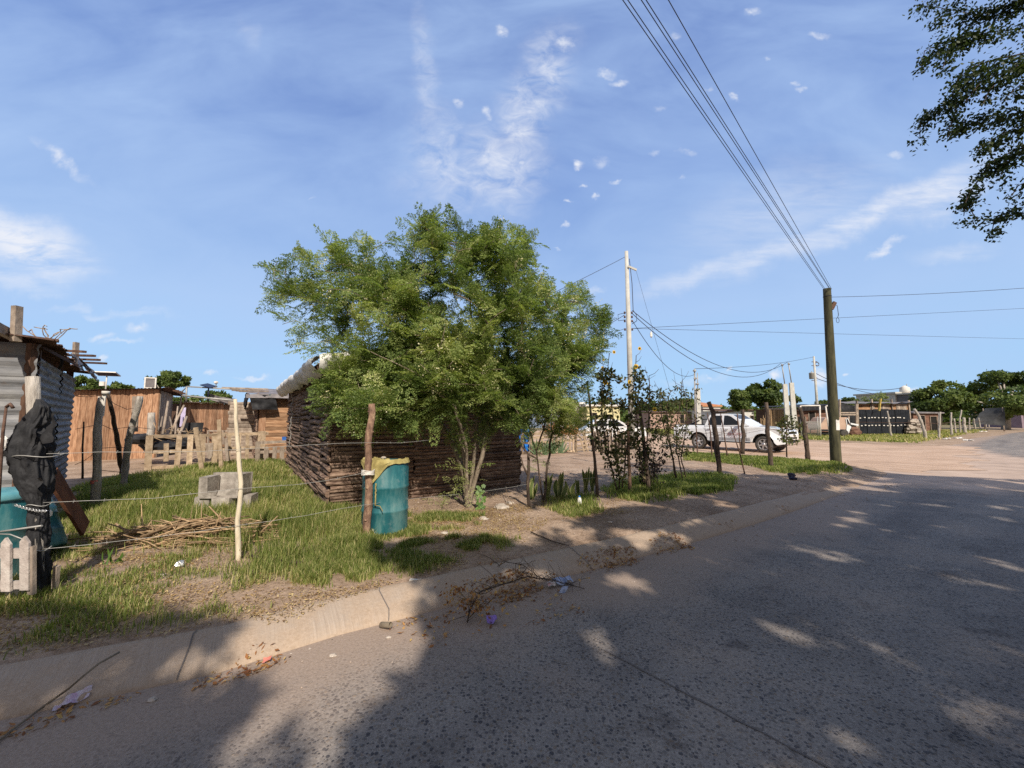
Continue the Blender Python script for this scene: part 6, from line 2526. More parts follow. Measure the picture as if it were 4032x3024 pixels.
# sapling near the pickup nose
T = thing('sapling', 'slim leafy sapling in front of the bumper of the pickup', 'sapling', tuple(gz(A(3095, 1797, 13.6))))
mb = MB()
mb.tube([A(3098, 1800, 13.6), A(3096, 1730, 13.6), A(3102, 1640, 13.6)], [.025, .02, .01], 6)
for (u, v) in ((3140, 1670), (3065, 1672), (3128, 1700), (3120, 1742)):
    mb.tube([A(3098, v + 12, 13.6), A(u, v, 13.6)], [.012, .006], 4)
part(T, 'stem', mb, MAT['bark_dark'])
pts = []
for (u, v, su, sv, n) in ((3103, 1650, 14, 10, 60), (3140, 1672, 16, 8, 45), (3078, 1672, 12, 8, 40), (3105, 1700, 22, 10, 60), (3125, 1738, 16, 8, 40), (3095, 1725, 14, 8, 30)):
    pts += [tuple(A(rnd.gauss(u, su), rnd.gauss(v, sv), 13.6 + rnd.gauss(0, .12))) for _ in range(n)]
leafy(T, 'leaves', pts, 13, .13, .075, MAT['sun_leaf'])


def sword_plant(label, u, v, tips, seed, mat='sword', width=.035, group='striped sword plants along the verge', name='sword_plant', cat='plant'):
    rnd = random.Random(seed)
    b = G(u, v)
    Y = b.y
    T = MB()
    for (du, vt) in tips:
        a = b + Vector((rnd.uniform(-.04, .04), rnd.uniform(-.05, .05), -.02))
        e = A(u + du, vt, Y + rnd.uniform(-.05, .05))
        n = 6
        ax = (e - a).normalized()
        s_ = Vector((math.cos(rnd.uniform(-.6, .6)), rnd.uniform(-.5, .5), 0)).normalized()
        bow = rnd.uniform(-.04, .04)
        for sg in (-1, 1):
            vs = []
            for i in range(n + 1):
                t = i / n
                w = width * (.55 + .9 * t - 1.45 * t ** 3.5) * (1 if i < n else .05)
                p = a.lerp(e, t) + s_ * (bow * math.sin(t * 3.1))
                fold = Vector((0, -.010, 0)) * (1 - t)
                vs += [p - fold, p + s_ * (sg * w)] if sg > 0 else [p + s_ * (sg * w), p - fold]
            tn = rnd.uniform(.0, .45)
            T.add(vs, [(2 * i, 2 * i + 1, 2 * i + 3, 2 * i + 2) for i in range(n)], tn if sg > 0 else min(1, tn + .12))
            # pale margin
            vm = []
            for i in range(n + 1):
                t = i / n
                w = width * (.55 + .9 * t - 1.45 * t ** 3.5) * (1 if i < n else .05)
                p = a.lerp(e, t) + s_ * (bow * math.sin(t * 3.1))
                vm += [p + s_ * (sg * w) + Vector((0, -.001, 0)), p + s_ * (sg * w * 1.28) + Vector((0, -.001, 0))]
            if mat == 'sword':
                T.add(vm, [(2 * i, 2 * i + 1, 2 * i + 3, 2 * i + 2) for i in range(n)], .95)
    return single(name, T, MAT[mat], label, cat, group, org=tuple(b))


sword_plant('striped sword plant at the foot of the dark moringa stem', 2100, 1968, [(-8, 1880), (6, 1870), (16, 1900)], 1)
sword_plant('yellow-edged sword plant, leftmost full clump', 2150, 1970, [(-10, 1890), (10, 1868), (26, 1885), (30, 1862)], 2)
sword_plant('broad sword plant with one wide upright striped blade', 2207, 1962, [(-16, 1885), (0, 1860), (12, 1855), (24, 1900)], 3, width=.05)
sword_plant('short pale sword plant spreading in a V', 2248, 1952, [(-22, 1892), (18, 1897), (8, 1915)], 4)
sword_plant('narrow sword plant with two upright blades', 2272, 1948, [(-8, 1885), (6, 1888)], 5)
sword_plant('tall thin sword plant with a pointed dark tip', 2306, 1938, [(-14, 1845), (4, 1850), (14, 1836)], 6)
sword_plant('dark sword plant touching the grey fence stick', 2335, 1932, [(-8, 1850), (3, 1845), (10, 1870)], 7)
for i, (u, v, lab) in enumerate(((2108, 1790, 'spiky pale aloe at the left end of the right-hand pallets'), (2148, 1792, 'largest spiky aloe before the slatted pallets'),
                                 (2176, 1788, 'bright green tuft of grass-like aloe before the upright pallet'), (2208, 1786, 'small spiky aloe under the second pallet'))):
    sword_plant(lab, u, v, [(-26, v - 50), (-14, v - 62), (-4, v - 55), (6, v - 66), (16, v - 52), (26, v - 44), (-34, v - 30), (34, v - 28)], 20 + i, 'aloe', .04,
                'spiky aloes before the pallets', 'aloe')
sword_plant('small five-leaved weed by the lowest barbed wire', 450 - 2, 2225, [(-42, 2170), (-24, 2158), (2, 2152), (36, 2172), (16, 2195)], 31, 'vine', .017, None, 'weed', 'weed')
# ------------------------------------------------------------------ white pickup in the side street
MAT['car_white'] = M('white_car_paint', [(.66, .67, .68), (.74, .75, .76), (.78, .79, .8)], 2, rough=.28, ta=.03, bump=0, spec=.5, coat=.6, dirt=((.58, .54, .49), 2.2, .25))
MAT['car_glass'] = M('tinted_car_glass', [(.012, .014, .016), (.02, .024, .028)], 2, rough=.2, ta=0, bump=0, spec=.3)
MAT['rubber'] = M('dusty_tyre_rubber', [(.045, .042, .038), (.10, .09, .08)], 8, rough=.9, ta=.1, bump=.2)
MAT['alloy'] = M('alloy_rim', [(.45, .45, .46), (.62, .62, .63)], 8, rough=.3, metal=.7, ta=0, bump=0)
MAT['black_trim'] = M('black_trim', [(.012, .012, .013), (.03, .03, .032)], 8, rough=.55, ta=0, bump=.05)
MAT['lamp_clear'] = M('clear_lamp', [(.55, .57, .6), (.75, .77, .8)], 8, rough=.12, ta=0, bump=0, spec=.7)
MAT['maroon'] = M('maroon_decal', [(.30, .10, .12), (.38, .14, .16)], 8, rough=.6, ta=0, bump=0)
MAT['grey_decal'] = M('grey_decal', [(.22, .24, .26), (.3, .32, .34)], 8, rough=.6, ta=0, bump=0)
MAT['silver_trim'] = M('silver_sill', [(.34, .34, .35), (.46, .46, .47)], 8, rough=.45, metal=.3, ta=0, bump=0)


def arc(cx, cz, r, a0, a1, n):
    return [(cx + r * math.cos(math.radians(a0 + (a1 - a0) * i / n)), cz + r * math.sin(math.radians(a0 + (a1 - a0) * i / n))) for i in range(n + 1)]


def loft_profile(mb, outline, ys, tone=.5):
    """outline (x,z); ys: list of (y, fn(x,z)->(x,z)) layers"""
    k = len(mb.v)
    n = len(outline)
    for (y, fn) in ys:
        for (x, z) in outline:
            q = fn(x, z)
            mb.v.append((q[0], q[2] if len(q) > 2 else y, q[1]))
    for j in range(len(ys) - 1):
        for i in range(n):
            a = k + j * n + i
            b = k + j * n + (i + 1) % n
            mb.f.append((a, b, b + n, a + n))
            mb.t.append(tone)
            mb.sm.append(False)
    mb.f.append(tuple(k + i for i in range(n)))
    mb.f.append(tuple(k + (len(ys) - 1) * n + i for i in range(n))[::-1])
    mb.t += [tone, tone]
    mb.sm += [False, False]


def wheel(T, x, y, r=.375, w=.25, name='wheel'):
    mb = MB()
    sg = -1 if y < 0 else 1
    ax = Matrix.Rotation(math.radians(90 * (1 if sg < 0 else -1)), 3, 'X')
    prof = [(r * .62, -.02), (r * .9, 0), (r * .98, .03), (r, .06), (r, w - .06), (r * .98, w - .03), (r * .9, w), (r * .66, w - .01), (r * .62, w - .04)]
    c = Vector((x, y - sg * w, r))
    ax2 = Matrix.Rotation(math.radians(-90 * sg), 3, 'X')
    mb.lathe(c, prof, 28, .5, ax2)
    t = part(T, name, mb, MAT['rubber'])
    mb = MB()
    mb.lathe(c, [(r * .66, w - .06), (r * .66, w - .015), (r * .60, w - .012), (r * .57, w - .05), (r * .2, w - .07), (.01, w - .07)], 28, .5, ax2)
    yo = y - sg * .02
    for i in range(6):
        th = i * math.pi / 3 + .3
        a = Vector((x + math.cos(th) * r * .12, yo, r + math.sin(th) * r * .12))
        b = Vector((x + math.cos(th) * r * .6, yo, r + math.sin(th) * r * .6))
        mb.bar(a, b, .075, .03, up=(0, 1, 0), tone=.8, taper=.75)
    mb.lathe(Vector((x, y - sg * w, r)), [(r * .16, w - .05), (r * .16, w), (.01, w + .005)], 14, .7, ax2)
    part(t, 'rim', mb, MAT['alloy'])
    return t


heading = math.atan2(-.78, .62)
rw = G(2750, 1768, .02)
fw = G(2985, 1781, .02)
fwd2 = Vector((math.cos(heading), math.sin(heading), 0))
lat = Vector((math.sin(heading), -math.cos(heading), 0))      # towards the photographer's side
mid = (rw + fw) * .5 + Vector((.17, 0, 0))
org = mid - fwd2 * 1.5 - lat * .78
T = thing('pickup_truck', 'white double-cab pickup parked on the dirt street with maroon lettering on its doors', 'pickup truck', (org.x, org.y, .02), rotz=heading)
ol = [(-1.28, .55), (-1.2, .50), (-.50, .46)] + arc(0, .40, .47, 172, 8, 10)[0:] + [(.56, .42), (2.44, .42)] + arc(3.0, .40, .475, 172, 6, 10) + \
     [(3.55, .36), (3.80, .42), (3.90, .60), (3.92, .82), (3.86, .98), (3.70, 1.06), (3.1, 1.15), (2.35, 1.22), (2.2, 1.2), (.30, 1.18), (.28, 1.20), (-1.30, 1.20), (-1.33, 1.0), (-1.31, .7)]


def nose(k):
    def fn(x, z):
        yy = k * .91
        if x > 3.3:
            yy *= 1 - .42 * ((x - 3.3) / .62) ** 2 * .55
        if z > 1.0:
            yy *= 1 - .10 * (z - 1.0) / .2
        return (x, z, yy)
    return fn


def inset(k, s_):
    def fn(x, z):
        q = nose(k)(x, z)
        return (x + (1.3 - x) * s_ * .02, z + (.8 - z) * s_ * .05, q[2] * (1 - 0 * s_))
    return fn


mb = MB()
loft_profile(mb, ol, [(0, inset(-1, 1)), (0, nose(-.965)), (0, nose(-.5)), (0, nose(.5)), (0, nose(.965)), (0, inset(1, 1))])
mb2 = mb
part(T, 'body', mb, MAT['car_white'])
# cab
mb = MB()
bx = [(.32, 1.17), (2.42, 1.20), (1.62, 1.735), (1.35, 1.775), (.85, 1.775), (.55, 1.73)]


def cab(k):
    def fn(x, z):
        t = (z - 1.17) / .6
        return (x, z, k * (.845 - .17 * t))
    return fn


loft_profile(mb, bx, [(0, cab(-1)), (0, cab(-.93)), (0, cab(0)), (0, cab(.93)), (0, cab(1))])
cb_ = part(T, 'cab', mb, MAT['car_white'])


def sidewin(pts, off, name, m_, par):
    for sg in (-1, 1):
        mb = MB()
        V_ = []
        for (x, z) in pts:
            t = (z - 1.17) / .6
            V_.append((x, sg * ((.845 - .17 * t) + off), z))
        idx = tuple(range(len(pts)))
        mb.add(V_, [idx if sg > 0 else idx[::-1]], .5)
        part(par, name, mb, m_)


sidewin([(.50, 1.22), (.58, 1.60), (.78, 1.68), (1.16, 1.69), (1.16, 1.22)], .005, 'rear_side_window', MAT['car_glass'], cb_)
sidewin([(1.26, 1.22), (1.26, 1.69), (1.42, 1.69), (1.58, 1.64), (2.12, 1.24)], .005, 'front_side_window', MAT['car_glass'], cb_)
mb = MB()
for sg in (1,):
    a, b = (2.36, 1.225), (1.64, 1.72)
    n_ = Vector((.5, 0, .85)) * .006
    vv = [(a[0], -.76, a[1]), (a[0], .76, a[1]), (b[0], .63, b[1]), (b[0], -.63, b[1])]
    mb.add([(x + n_.x, y, z + n_.z) for (x, y, z) in vv], [(0, 1, 2, 3)])
part(cb_, 'windscreen', mb, MAT['car_glass'])
mb = MB()
mb.add([(.335, -.7, 1.23), (.335, .7, 1.23), (.535, .6, 1.68), (.535, -.6, 1.68)], [(3, 2, 1, 0)])
part(cb_, 'rear_window', mb, MAT['car_glass'])
# bed opening, liner and rail
mb = MB()
mb.box((-.52, 0, 1.204), (1.46, 1.44, .006))
part(T, 'bed_liner', mb, MAT['black_trim'])
mb = MB()
for y in (-.74, .74):
    mb.box((-.5, y, 1.215), (1.5, .05, .03))
mb.tube([(.16, -.66, 1.2), (.12, -.6, 1.5), (.12, .6, 1.5), (.16, .66, 1.2)], .025, 6)
mb.tube([(-.6, -.5, 1.2), (-.1, -.5, 1.44)], .04, 6)
part(T, 'bed_rails', mb, MAT['black_trim'])
# arches, sill step, seams, handles, mirrors
for (cx) in (0, 3.0):
    for sg in (-1, 1):
        mb = MB()
        P_ = arc(cx, .40, .46, 178, 2, 14)
        V_ = []
        for (x, z) in P_:
            V_.append((x, sg * .70, z))
            V_.append((x, sg * .878, z))
        mb.add(V_, [(2 * i, 2 * i + 1, 2 * i + 3, 2 * i + 2) for i in range(14)], .2)
        mb.add([(cx, sg * .70, .40)] + [(x, sg * .70, z) for (x, z) in P_], [(0, i + 1, i + 2) for i in range(14)], .2)
        part(T, 'wheel_arch', mb, MAT['black_trim'])
for sg in (-1, 1):
    mb = MB()
    mb.box((1.5, sg * .93, .43), (1.9, .12, .05))
    part(T, 'side_step', mb, MAT['black_trim'])
    mb = MB()
    mb.box((1.52, sg * .905, .56), (1.86, .012, .14))
    part(T, 'sill_strip', mb, MAT['silver_trim'])
    for (x0, z0, z1) in ((.36, .55, 1.18), (1.21, .5, 1.2), (2.30, .5, 1.2)):
        mb = MB()
        mb.bar((x0 + (.12 if x0 < .5 else 0), sg * .912, z0), (x0, sg * .90, z1), .012, .006, up=(0, 1, 0))
        part(T, 'door_seam', mb, MAT['black_trim'])
    for x in (.55, 1.40):
        mb = MB()
        mb.box((x + .02, sg * .915, 1.02), (.15, .03, .035))
        part(T, 'door_handle', mb, MAT['alloy'])
    mb = MB()
    mb.box((2.06, sg * 1.0, 1.28), (.12, .2, .15), Matrix.Rotation(sg * -.15, 3, 'Z'), .5, jit=.01)
    mb.bar((2.06, sg * .82, 1.22), (2.05, sg * .95, 1.24), .05, .04)
    part(T, 'side_mirror', mb, MAT['car_white'])
for (x, y) in ((0, -.89), (3.0, -.89), (0, .89), (3.0, .89)):
    wheel(T, x, y)
# front end
mb = MB()
mb.box((3.885, 0, .80), (.05, .95, .30))
mb.box((3.86, 0, .52), (.06, 1.1, .14))
part(T, 'grille', mb, MAT['black_trim'])
for sg in (-1, 1):
    mb = MB()
    mb.bar((3.70, sg * .80, .99), (3.87, sg * .50, .93), .05, .12, up=(0, 0, 1))
    part(T, 'headlight', mb, MAT['lamp_clear'])
    mb = MB()
    mb.bar((3.76, sg * .79, .72), (3.80, sg * .74, .70), .04, .20)
    part(T, 'fog_light', mb, MAT['black_trim'])
mb = MB()
mb.bar((3.86, -.55, .64), (3.86, .55, .64), .04, .05)
part(T, 'bumper_trim', mb, MAT['alloy'])
for sg in (-1, 1):
    mb = MB()
    mb.box((-1.32, sg * .80, .98), (.04, .10, .28))
    part(T, 'tail_light', mb, M('red_lamp', [(.4, .02, .02), (.5, .03, .03)], 5, ta=0, bump=0, rough=.3) if sg < 0 else bpy.data.materials['red_lamp'])
mb = MB()
mb.bar((-1.36, -.85, .56), (-1.36, .85, .56), .08, .14)
part(T, 'rear_bumper', mb, MAT['silver_trim'])


def letters(txt, size, loc, rot, mat, parent, name='lettering', ext=.002):
    cu = bpy.data.curves.new('t', 'FONT')
    cu.body = txt
    cu.size = size
    cu.align_x = 'CENTER'
    cu.extrude = ext
    ob = bpy.data.objects.new('t', cu)
    LINK(ob)
    bpy.context.view_layer.update()
    dg = bpy.context.evaluated_depsgraph_get()
    me = bpy.data.meshes.new_from_object(ob.evaluated_get(dg))
    bpy.data.objects.remove(ob)
    me.name = name
    me.materials.clear()
    me.materials.append(mat)
    o = bpy.data.objects.new(name, me)
    LINK(o)
    o.parent = parent
    o.location = loc
    o.rotation_euler = rot
    return o


# near side faces local -y: text reads from the tail to the nose
letters('AHOME', .20, (1.80, -.915, .74), (math.radians(90), 0, 0), MAT['maroon'], T)
for (x0, z, n_, m_, hh_) in ((1.55, .69, 9, 'maroon', .02), (1.6, .64, 7, 'maroon', .018), (.66, .86, 6, 'grey_decal', .05), (.66, .76, 9, 'grey_decal', .045)):
    mb = MB()                      # small print too faint to read in the photograph
    for k in range(n_):
        mb.box((x0 + k * .062, -.914, z), (R.uniform(.02, .045), .004, hh_ * R.uniform(.6, 1)))
    part(T, 'small_print', mb, MAT[m_], kind='stuff')
mb = MB()
mb.tube([(1.80 + .09 * math.cos(t_), -.915, .98 + .06 * math.sin(t_)) for t_ in [i * .45 for i in range(13)]], .008, 4)
mb.tube([(1.74, -.915, .95), (1.80, -.915, 1.02), (1.86, -.915, .95)], .007, 4)
part(T, 'door_emblem', mb, MAT['maroon'])

# ------------------------------------------------------------------ poles and overhead lines
def gpt(u, v, z=.05):
    return G(u, v, z)


pb = Vector((A(3291, 1812, 13.7).x, 13.7, hz(A(3291, 1812, 13.7).x, 13.7) - .05))
pt = A(3256, 1137, 13.7)
T = thing('power_pole', 'mossy dark wooden power pole on the street corner', 'pole', tuple(pb))
mb = MB()
pp = [pb.lerp(pt, i / 20) for i in range(21)]
mb.tube(pp, [.16 - .045 * i / 20 + .003 * mnoise.noise(Vector((i * .8, 0, 0))) for i in range(21)], 16, .5)
part(T, 'shaft', mb, MAT['mossy_pole'])
mb = MB()
mb.tube([pb.lerp(pt, .955) + Vector((math.cos(t_) * .122, math.sin(t_) * .122, 0)) for t_ in [i * .4 for i in range(17)]], .010, 4)
mb.tube([pt + Vector((.12, -.02, -.55)), pt + Vector((.28, -.05, -.62)), pt + Vector((.30, -.05, -.95)), pt + Vector((.26, -.05, -1.05))], .010, 4)
mb.tube([pt + Vector((.26 + .05 * math.cos(t_), -.05, -1.14 + .09 * math.sin(t_))) for t_ in [i * .45 for i in range(15)]], .008, 4)
part(T, 'wire_coil', mb, MAT['black_wire'])
mb = MB()
mb.box(pt + Vector((.13, -.06, -.62)), (.12, .06, .28), Matrix.Rotation(.5, 3, 'Y'))
part(T, 'bracket', mb, MAT['rust_steel'])
mb = MB()
yb_ = A(3312, 1660, 13.55)


def posterfn(a, b):
    th = -1.9 + .9 * a
    q = pb.lerp(pt, .20 + .055 * (1 - b))
    return q + Vector((math.cos(th) * .158, math.sin(th) * .158, 0)) + UPZ * (.02 * math.sin(9 * a) * (1 - b))


mb.grid(posterfn, 6, 3, .6, False)
part(T, 'torn_poster', mb, MAT['white_tarp'])

cb0 = A(2490, 1766, 18.5)
cb0.z = .1
ct = A(2461, 990, 18.5)
ct.x = cb0.x - .05
T = thing('concrete_pole', 'tall pale concrete utility pole rising behind the sunflowers', 'pole', tuple(cb0))
mb = MB()
mb.tube([cb0, ct], [.15, .085], 12)
part(T, 'shaft', mb, MAT['precast'])
mb = MB()
mb.bar(ct + Vector((.02, -.12, -.78)), ct + Vector((.44, -.05, -.93)), .07, .09)
part(T, 'cross_arm', mb, MAT['precast'])
for dz in (-2.95, -3.15, -3.35, -3.75):
    for sx_ in (-.17, .17):
        mb = MB()
        mb.tube([ct + Vector((sx_, -.05, dz)), ct + Vector((sx_, -.05, dz - .1))], .042, 6)
        part(T, 'insulator', mb, MAT['rust_steel'])
mb = MB()
mb.tube([ct + Vector((.1, -.1, -.4)), ct + Vector((.20, -.1, -1.6)), ct + Vector((.22, -.1, -2.9)), ct + Vector((.35, -.12, -3.1)), ct + Vector((.38, -.1, -3.4)), ct + Vector((.15, -.1, -3.55))], .016, 5)
mb.tube([ct + Vector((-.1, -.1, -3.0)), ct + Vector((-.5, -.1, -3.1)), ct + Vector((-.48, -.1, -3.4)), ct + Vector((-.15, -.1, -3.35))], .014, 5)
part(T, 'jumper_cables', mb, MAT['black_wire'])


def cable(label, a, b, sag, r=.011, n=30, group='overhead cables', name='overhead_cable'):
    a, b = Vector(a), Vector(b)
    pts = [a.lerp(b, i / n) - UPZ * (sag * 4 * (i / n) * (1 - i / n)) for i in range(n + 1)]
    mb = MB()
    mb.tube(pts, r, 5)
    return single(name, mb, MAT['black_wire'], label, 'cable', group, org=tuple(a))


# five lines running over the kerb to a pole outside the frame, behind the photographer
for i, (ut, lab) in enumerate(((2452, 'leftmost of the five overhead lines falling to the mossy pole'), (2472, 'second from left of the overhead lines falling to the mossy pole'),
                               (2525, 'third overhead line falling to the mossy pole, first of the middle pair'), (2544, 'fourth overhead line falling to the mossy pole, second of the middle pair'),
                               (2632, 'rightmost of the five overhead lines falling to the mossy pole'))):
    e = pt + Vector(((-.10, -.08, .02, .05, .1)[i], -.08, (-.16, -.12, -.02, -.03, -.04)[i]))
    q = A(ut, 0, 4.75 + .03 * i)
    far = e + (q - e) * 2.6
    cable(lab, e, far, .0, r=.0062)
rt = pt + Vector((.12, 0, -.30))
cable('single overhead line leaving the mossy pole top to the right', rt, A(5200, 1010, 12.5), .25, r=.0075)
c6 = ct + Vector((.16, -.05, -3.75))
cable('upper long overhead line from the concrete pole passing behind the mossy pole', c6, A(4700, 1180, 34), .0, r=.010)
cable('lower long overhead line from the concrete pole passing behind the mossy pole', c6, A(4700, 1352, 40), .0, r=.009)
cable('overhead line from the concrete pole top down-left behind the tree crown', ct + Vector((-.1, -.05, -.3)), A(1700, 1370, 15), .1, r=.011)
cable('upper slack overhead line going left from the concrete pole insulators', ct + Vector((-.17, 0, -3.1)), A(1900, 1475, 17), .3, r=.013)
cable('thin lower overhead line going left from the concrete pole', ct + Vector((-.17, 0, -3.75)), A(1900, 1470, 20), .1, r=.009)
# service posts of the side street
R1 = gpt(3122, 1717)
yR = R1.y
mp1, mp2 = A(3075, 1430, yR), A(3100, 1426, yR)
cable('upper of two sagging service cables from the concrete pole to the twin slabs', ct + Vector((.2, -.05, -2.9)), mp2, 1.75, r=.017)
cable('lower of two sagging service cables from the concrete pole to the twin slabs', ct + Vector((.2, -.05, -3.05)), mp1, 2.0, r=.017)
for (u, vb, vt, vr, lab) in ((3100, 1715, 1512, 1432, 'left precast service slab of the twin pair, rod on top'), (3126, 1718, 1507, 1427, 'right precast service slab of the twin pair, rod on top')):
    b = A(u + 6, vb, yR)
    t_ = A(u - 10, vt, yR)
    T = thing('service_post', lab, 'post', tuple(b), 'precast service slabs')
    mb = MB()
    mb.bar(b - UPZ * .3, t_, .42, .16, up=(0, 1, 0), tone=.6, taper=.85)
    part(T, 'slab', mb, MAT['precast'])
    mb = MB()
    mb.tube([t_, A(u - 22, vr, yR)], .045, 6)
    mb.rock(A(u - 20, vr + 6, yR), .1, .5)
    part(T, 'conduit', mb, MAT['wire'])
L1 = A(2752, 1700, 30)
L1.z = .1
T = thing('service_post', 'precast service slab behind the pickup bed with a thin mast on it', 'post', tuple(L1), 'precast service slabs')
mb = MB()
mb.bar(L1, A(2748, 1530, 30), .32, .16, up=(0, 1, 0), tone=.6, taper=.9)
part(T, 'slab', mb, MAT['precast'])
mb = MB()
mb.tube([A(2738, 1700, 29.8), A(2735, 1452, 29.8)], .055, 6)
mb.tube([A(2748, 1540, 29.8), A(2746, 1468, 29.8)], .035, 6)
for (u, v) in ((2735, 1460), (2738, 1490), (2746, 1512)):
    mb.rock(A(u, v, 29.7), .12, .5)
part(T, 'mast', mb, MAT['wire'])
cable('service cable drooping from the concrete pole to the thin mast', ct + Vector((.2, -.05, -3.4)), A(2735, 1474, 29.8), 1.0, r=.015)
cable('thin horizontal line from the thin mast to the transformer pole', A(2735, 1452, 29.8), A(3204, 1405, 52), .3, r=.018)
cable('faint line from the transformer pole towards the houses on the right', A(3215, 1490, 52), A(3560, 1525, 60), .9, r=.04)
cable('second faint line from the transformer pole to the right', A(3212, 1470, 52), A(3440, 1550, 60), .4, r=.035)
cable('guy wire slanting down from the concrete pole arm', ct + Vector((.42, -.05, -.95)), A(2640, 1545, 17.5), 0, r=.006, name='guy_wire')
mb = MB()
p_ = A(2564, 1318, 18)
mb.box(p_, (.09, .06, .16), None, .8)
mb.tube([p_ - UPZ * .14, p_ + UPZ * .14], .03, 6)
single('guy_insulator', mb, MAT['white_paint'], 'small white insulator on the slanting guy wire', 'insulator')
bt = gpt(3222, 1640, .05)
Yt = 52
T = thing('transformer_pole', 'far grey pole carrying a transformer can, above the brown shack', 'pole', (A(3220, 1640, Yt).x, Yt, .05))
b = A(3221, 1640, Yt)
b.z = .05
mb = MB()
mb.tube([b, A(3204, 1403, Yt)], [.19, .11], 10)
part(T, 'shaft', mb, MAT['precast'])
mb = MB()
c_ = A(3197, 1492, Yt)
mb.lathe(c_, [(.26, 0), (.30, .05), (.30, .7), (.33, .74), (.26, .82), (.05, .9)], 16)
mb.tube([c_ + UPZ * .8, c_ + UPZ * 1.05], .05, 6)
part(T, 'transformer', mb, MAT['wire'])
mb = MB()
for v in (1425, 1440, 1488, 1498):
    mb.bar(A(3196, v, Yt), A(3217, v - 1, Yt), .08, .08)
mb.tube([A(3217, 1434, Yt) + Vector((.25 * math.cos(t_), 0, .25 * math.sin(t_))) for t_ in [i * .5 for i in range(13)]], .05, 5)
part(T, 'fittings', mb, MAT['rust_steel'])

# ------------------------------------------------------------------ right plot: pallets, bin, rubbish
pl = MAT['pallet']
for (u0, u1, v0, v1, H, slats, lab, hs) in (
        (2050, 2082, 1785, 1790, .9, [(.05, .1, 0, .9, .9), (.2, .09, 0, .85, .7), (.34, .08, 0, .9, .6)], 'narrow pale slatted pallet at the house corner, blue bin behind it', False),
        (2090, 2177, 1788, 1786, .92, [(.08, .12, .02, .98, .4), (.30, .09, .02, .98, .6), (.50, .09, .02, .98, .7), (.72, .10, .02, .98, .5), (.88, .11, .02, .98, .3)],
         'grey pallet of lying boards left of the upright pallet', True),
        (2182, 2262, 1786, 1783, .98, [(.08, .08, .0, .95, .7), (.26, .09, .1, .9, .8), (.44, .07, .1, .9, .5), (.60, .07, .1, .9, .6), (.74, .06, .05, .95, .9)],
         'upright pallet of thin slats with a vine on it', False),
        (2266, 2338, 1782, 1774, .95, [(.10, .05, .02, .98, .6), (.28, .07, .02, .98, .6), (.46, .08, .02, .98, .9), (.66, .06, .02, .98, .6), (.86, .09, .02, .98, .7)],
         'pallet crossed by two slanting laths, rightmost of the row', True)):
    a = G(u0, v0)
    b = G(u1, v1)
    a = gz(a)
    b = gz(b)
    W_ = (b - a).length
    d_ = (b - a).normalized()
    sl = [(x * (W_ if not hs else H), w, z0 * (H if not hs else W_), z1 * (H if not hs else W_), t_) for (x, w, z0, z1, t_) in slats]
    if not hs:
        sl = [(x * .98 / .8 if x * .98 / .8 < W_ else x, w, z0, z1, t_) for (x, w, z0, z1, t_) in sl]
    pallet('pallet_fence', lab, a, d_, W_, H, pl, sl, rails=3, hslats=hs)
for k, (u0, u1) in enumerate(((2277, 2300), (2293, 2316))):
    mb = MB()
    mb.bar(A(u0, 1700, 15.6), A(u1, 1778, 15.6), .045, .05)
    single('slanting_lath', mb, MAT['pallet'], ('left' if k == 0 else 'right') + ' slanting lath nailed across the rightmost pallet', 'lath')
T = thing('plank_fence', 'fence of upright grey planks right of the pallets', 'fence', tuple(gz(A(2345, 1774, 17.5))))
for k in range(11):
    u = 2342 + k * 13
    mb = MB()
    a = gz(A(u, 1775, 17.5 - k * .15))
    mb.bar(a, a + Vector((R.uniform(-.04, .04), 0, R.uniform(.82, 1.0))), .12, .02, up=(0, 1, 0), tone=R.random(), jit=.004)
    part(T, 'plank', mb, MAT['weathered'])
pb_ = gz(A(2062, 1790, 16.6))
drum('blue_bin', 'bright blue plastic bin behind the narrow pallet at the house corner', pb_, .24, .98, mat='blue_plastic', cat='bin')
T = thing('dried_bush', 'orange-brown dried bush thrown over the pallets', 'bush', tuple(A(2220, 1700, 16.8)))
mb = MB()
pts = []
rnd = random.Random(9)
for k in range(40):
    a = A(2215 + rnd.uniform(-40, 40), 1705, 16.8 + rnd.uniform(-.3, .3))
    e = a + Vector((rnd.uniform(-.5, .5), rnd.uniform(-.3, .3), rnd.uniform(.02, .4)))
    mb.tube([a, a.lerp(e, .5), e], [.012, .008, .005], 4)
    pts += [tuple(a.lerp(e, rnd.uniform(.3, 1.1)) + Vector((rnd.gauss(0, .05), rnd.gauss(0, .05), rnd.gauss(0, .05)))) for _ in range(20)]
part(T, 'branches', mb, MAT['twig'])
MAT['orange_leaf'] = leafmat('dried_orange_leaf', [(.36, .14, .05), (.56, .26, .11), (.68, .38, .18)], .3, .7)
leafy(T, 'leaves', pts, 15, .09, .07, MAT['orange_leaf'])
T = thing('prickly_plant', 'pale green cactus-like plant beyond the blue bin', 'plant', tuple(gz(A(2075, 1760, 19))))
mb = MB()
for (u, v, r) in ((2060, 1658, .28), (2072, 1690, .20), (2078, 1705, .18), (2066, 1715, .16), (2090, 1700, .12)):
    mb.rock(A(u, v, 19), r, .6, sq=(1, .35, .9))
part(T, 'pads', mb, MAT['aloe'])
T = thing('white_car', 'white car behind the pallets, seen through the fence sticks', 'car', tuple(gpt(2330, 1715)))
Yc = 27
c0_ = A(2285, 1712, Yc)
mb = MB()
ol2 = [(0, .3), (.0, .75), (.35, .95), (.95, 1.42), (2.3, 1.45), (3.1, 1.0), (4.1, .9), (4.2, .35)]
vs = [(c0_.x + x, Yc + y, z + .05) for y in (-.8, .8) for (x, z) in ol2]
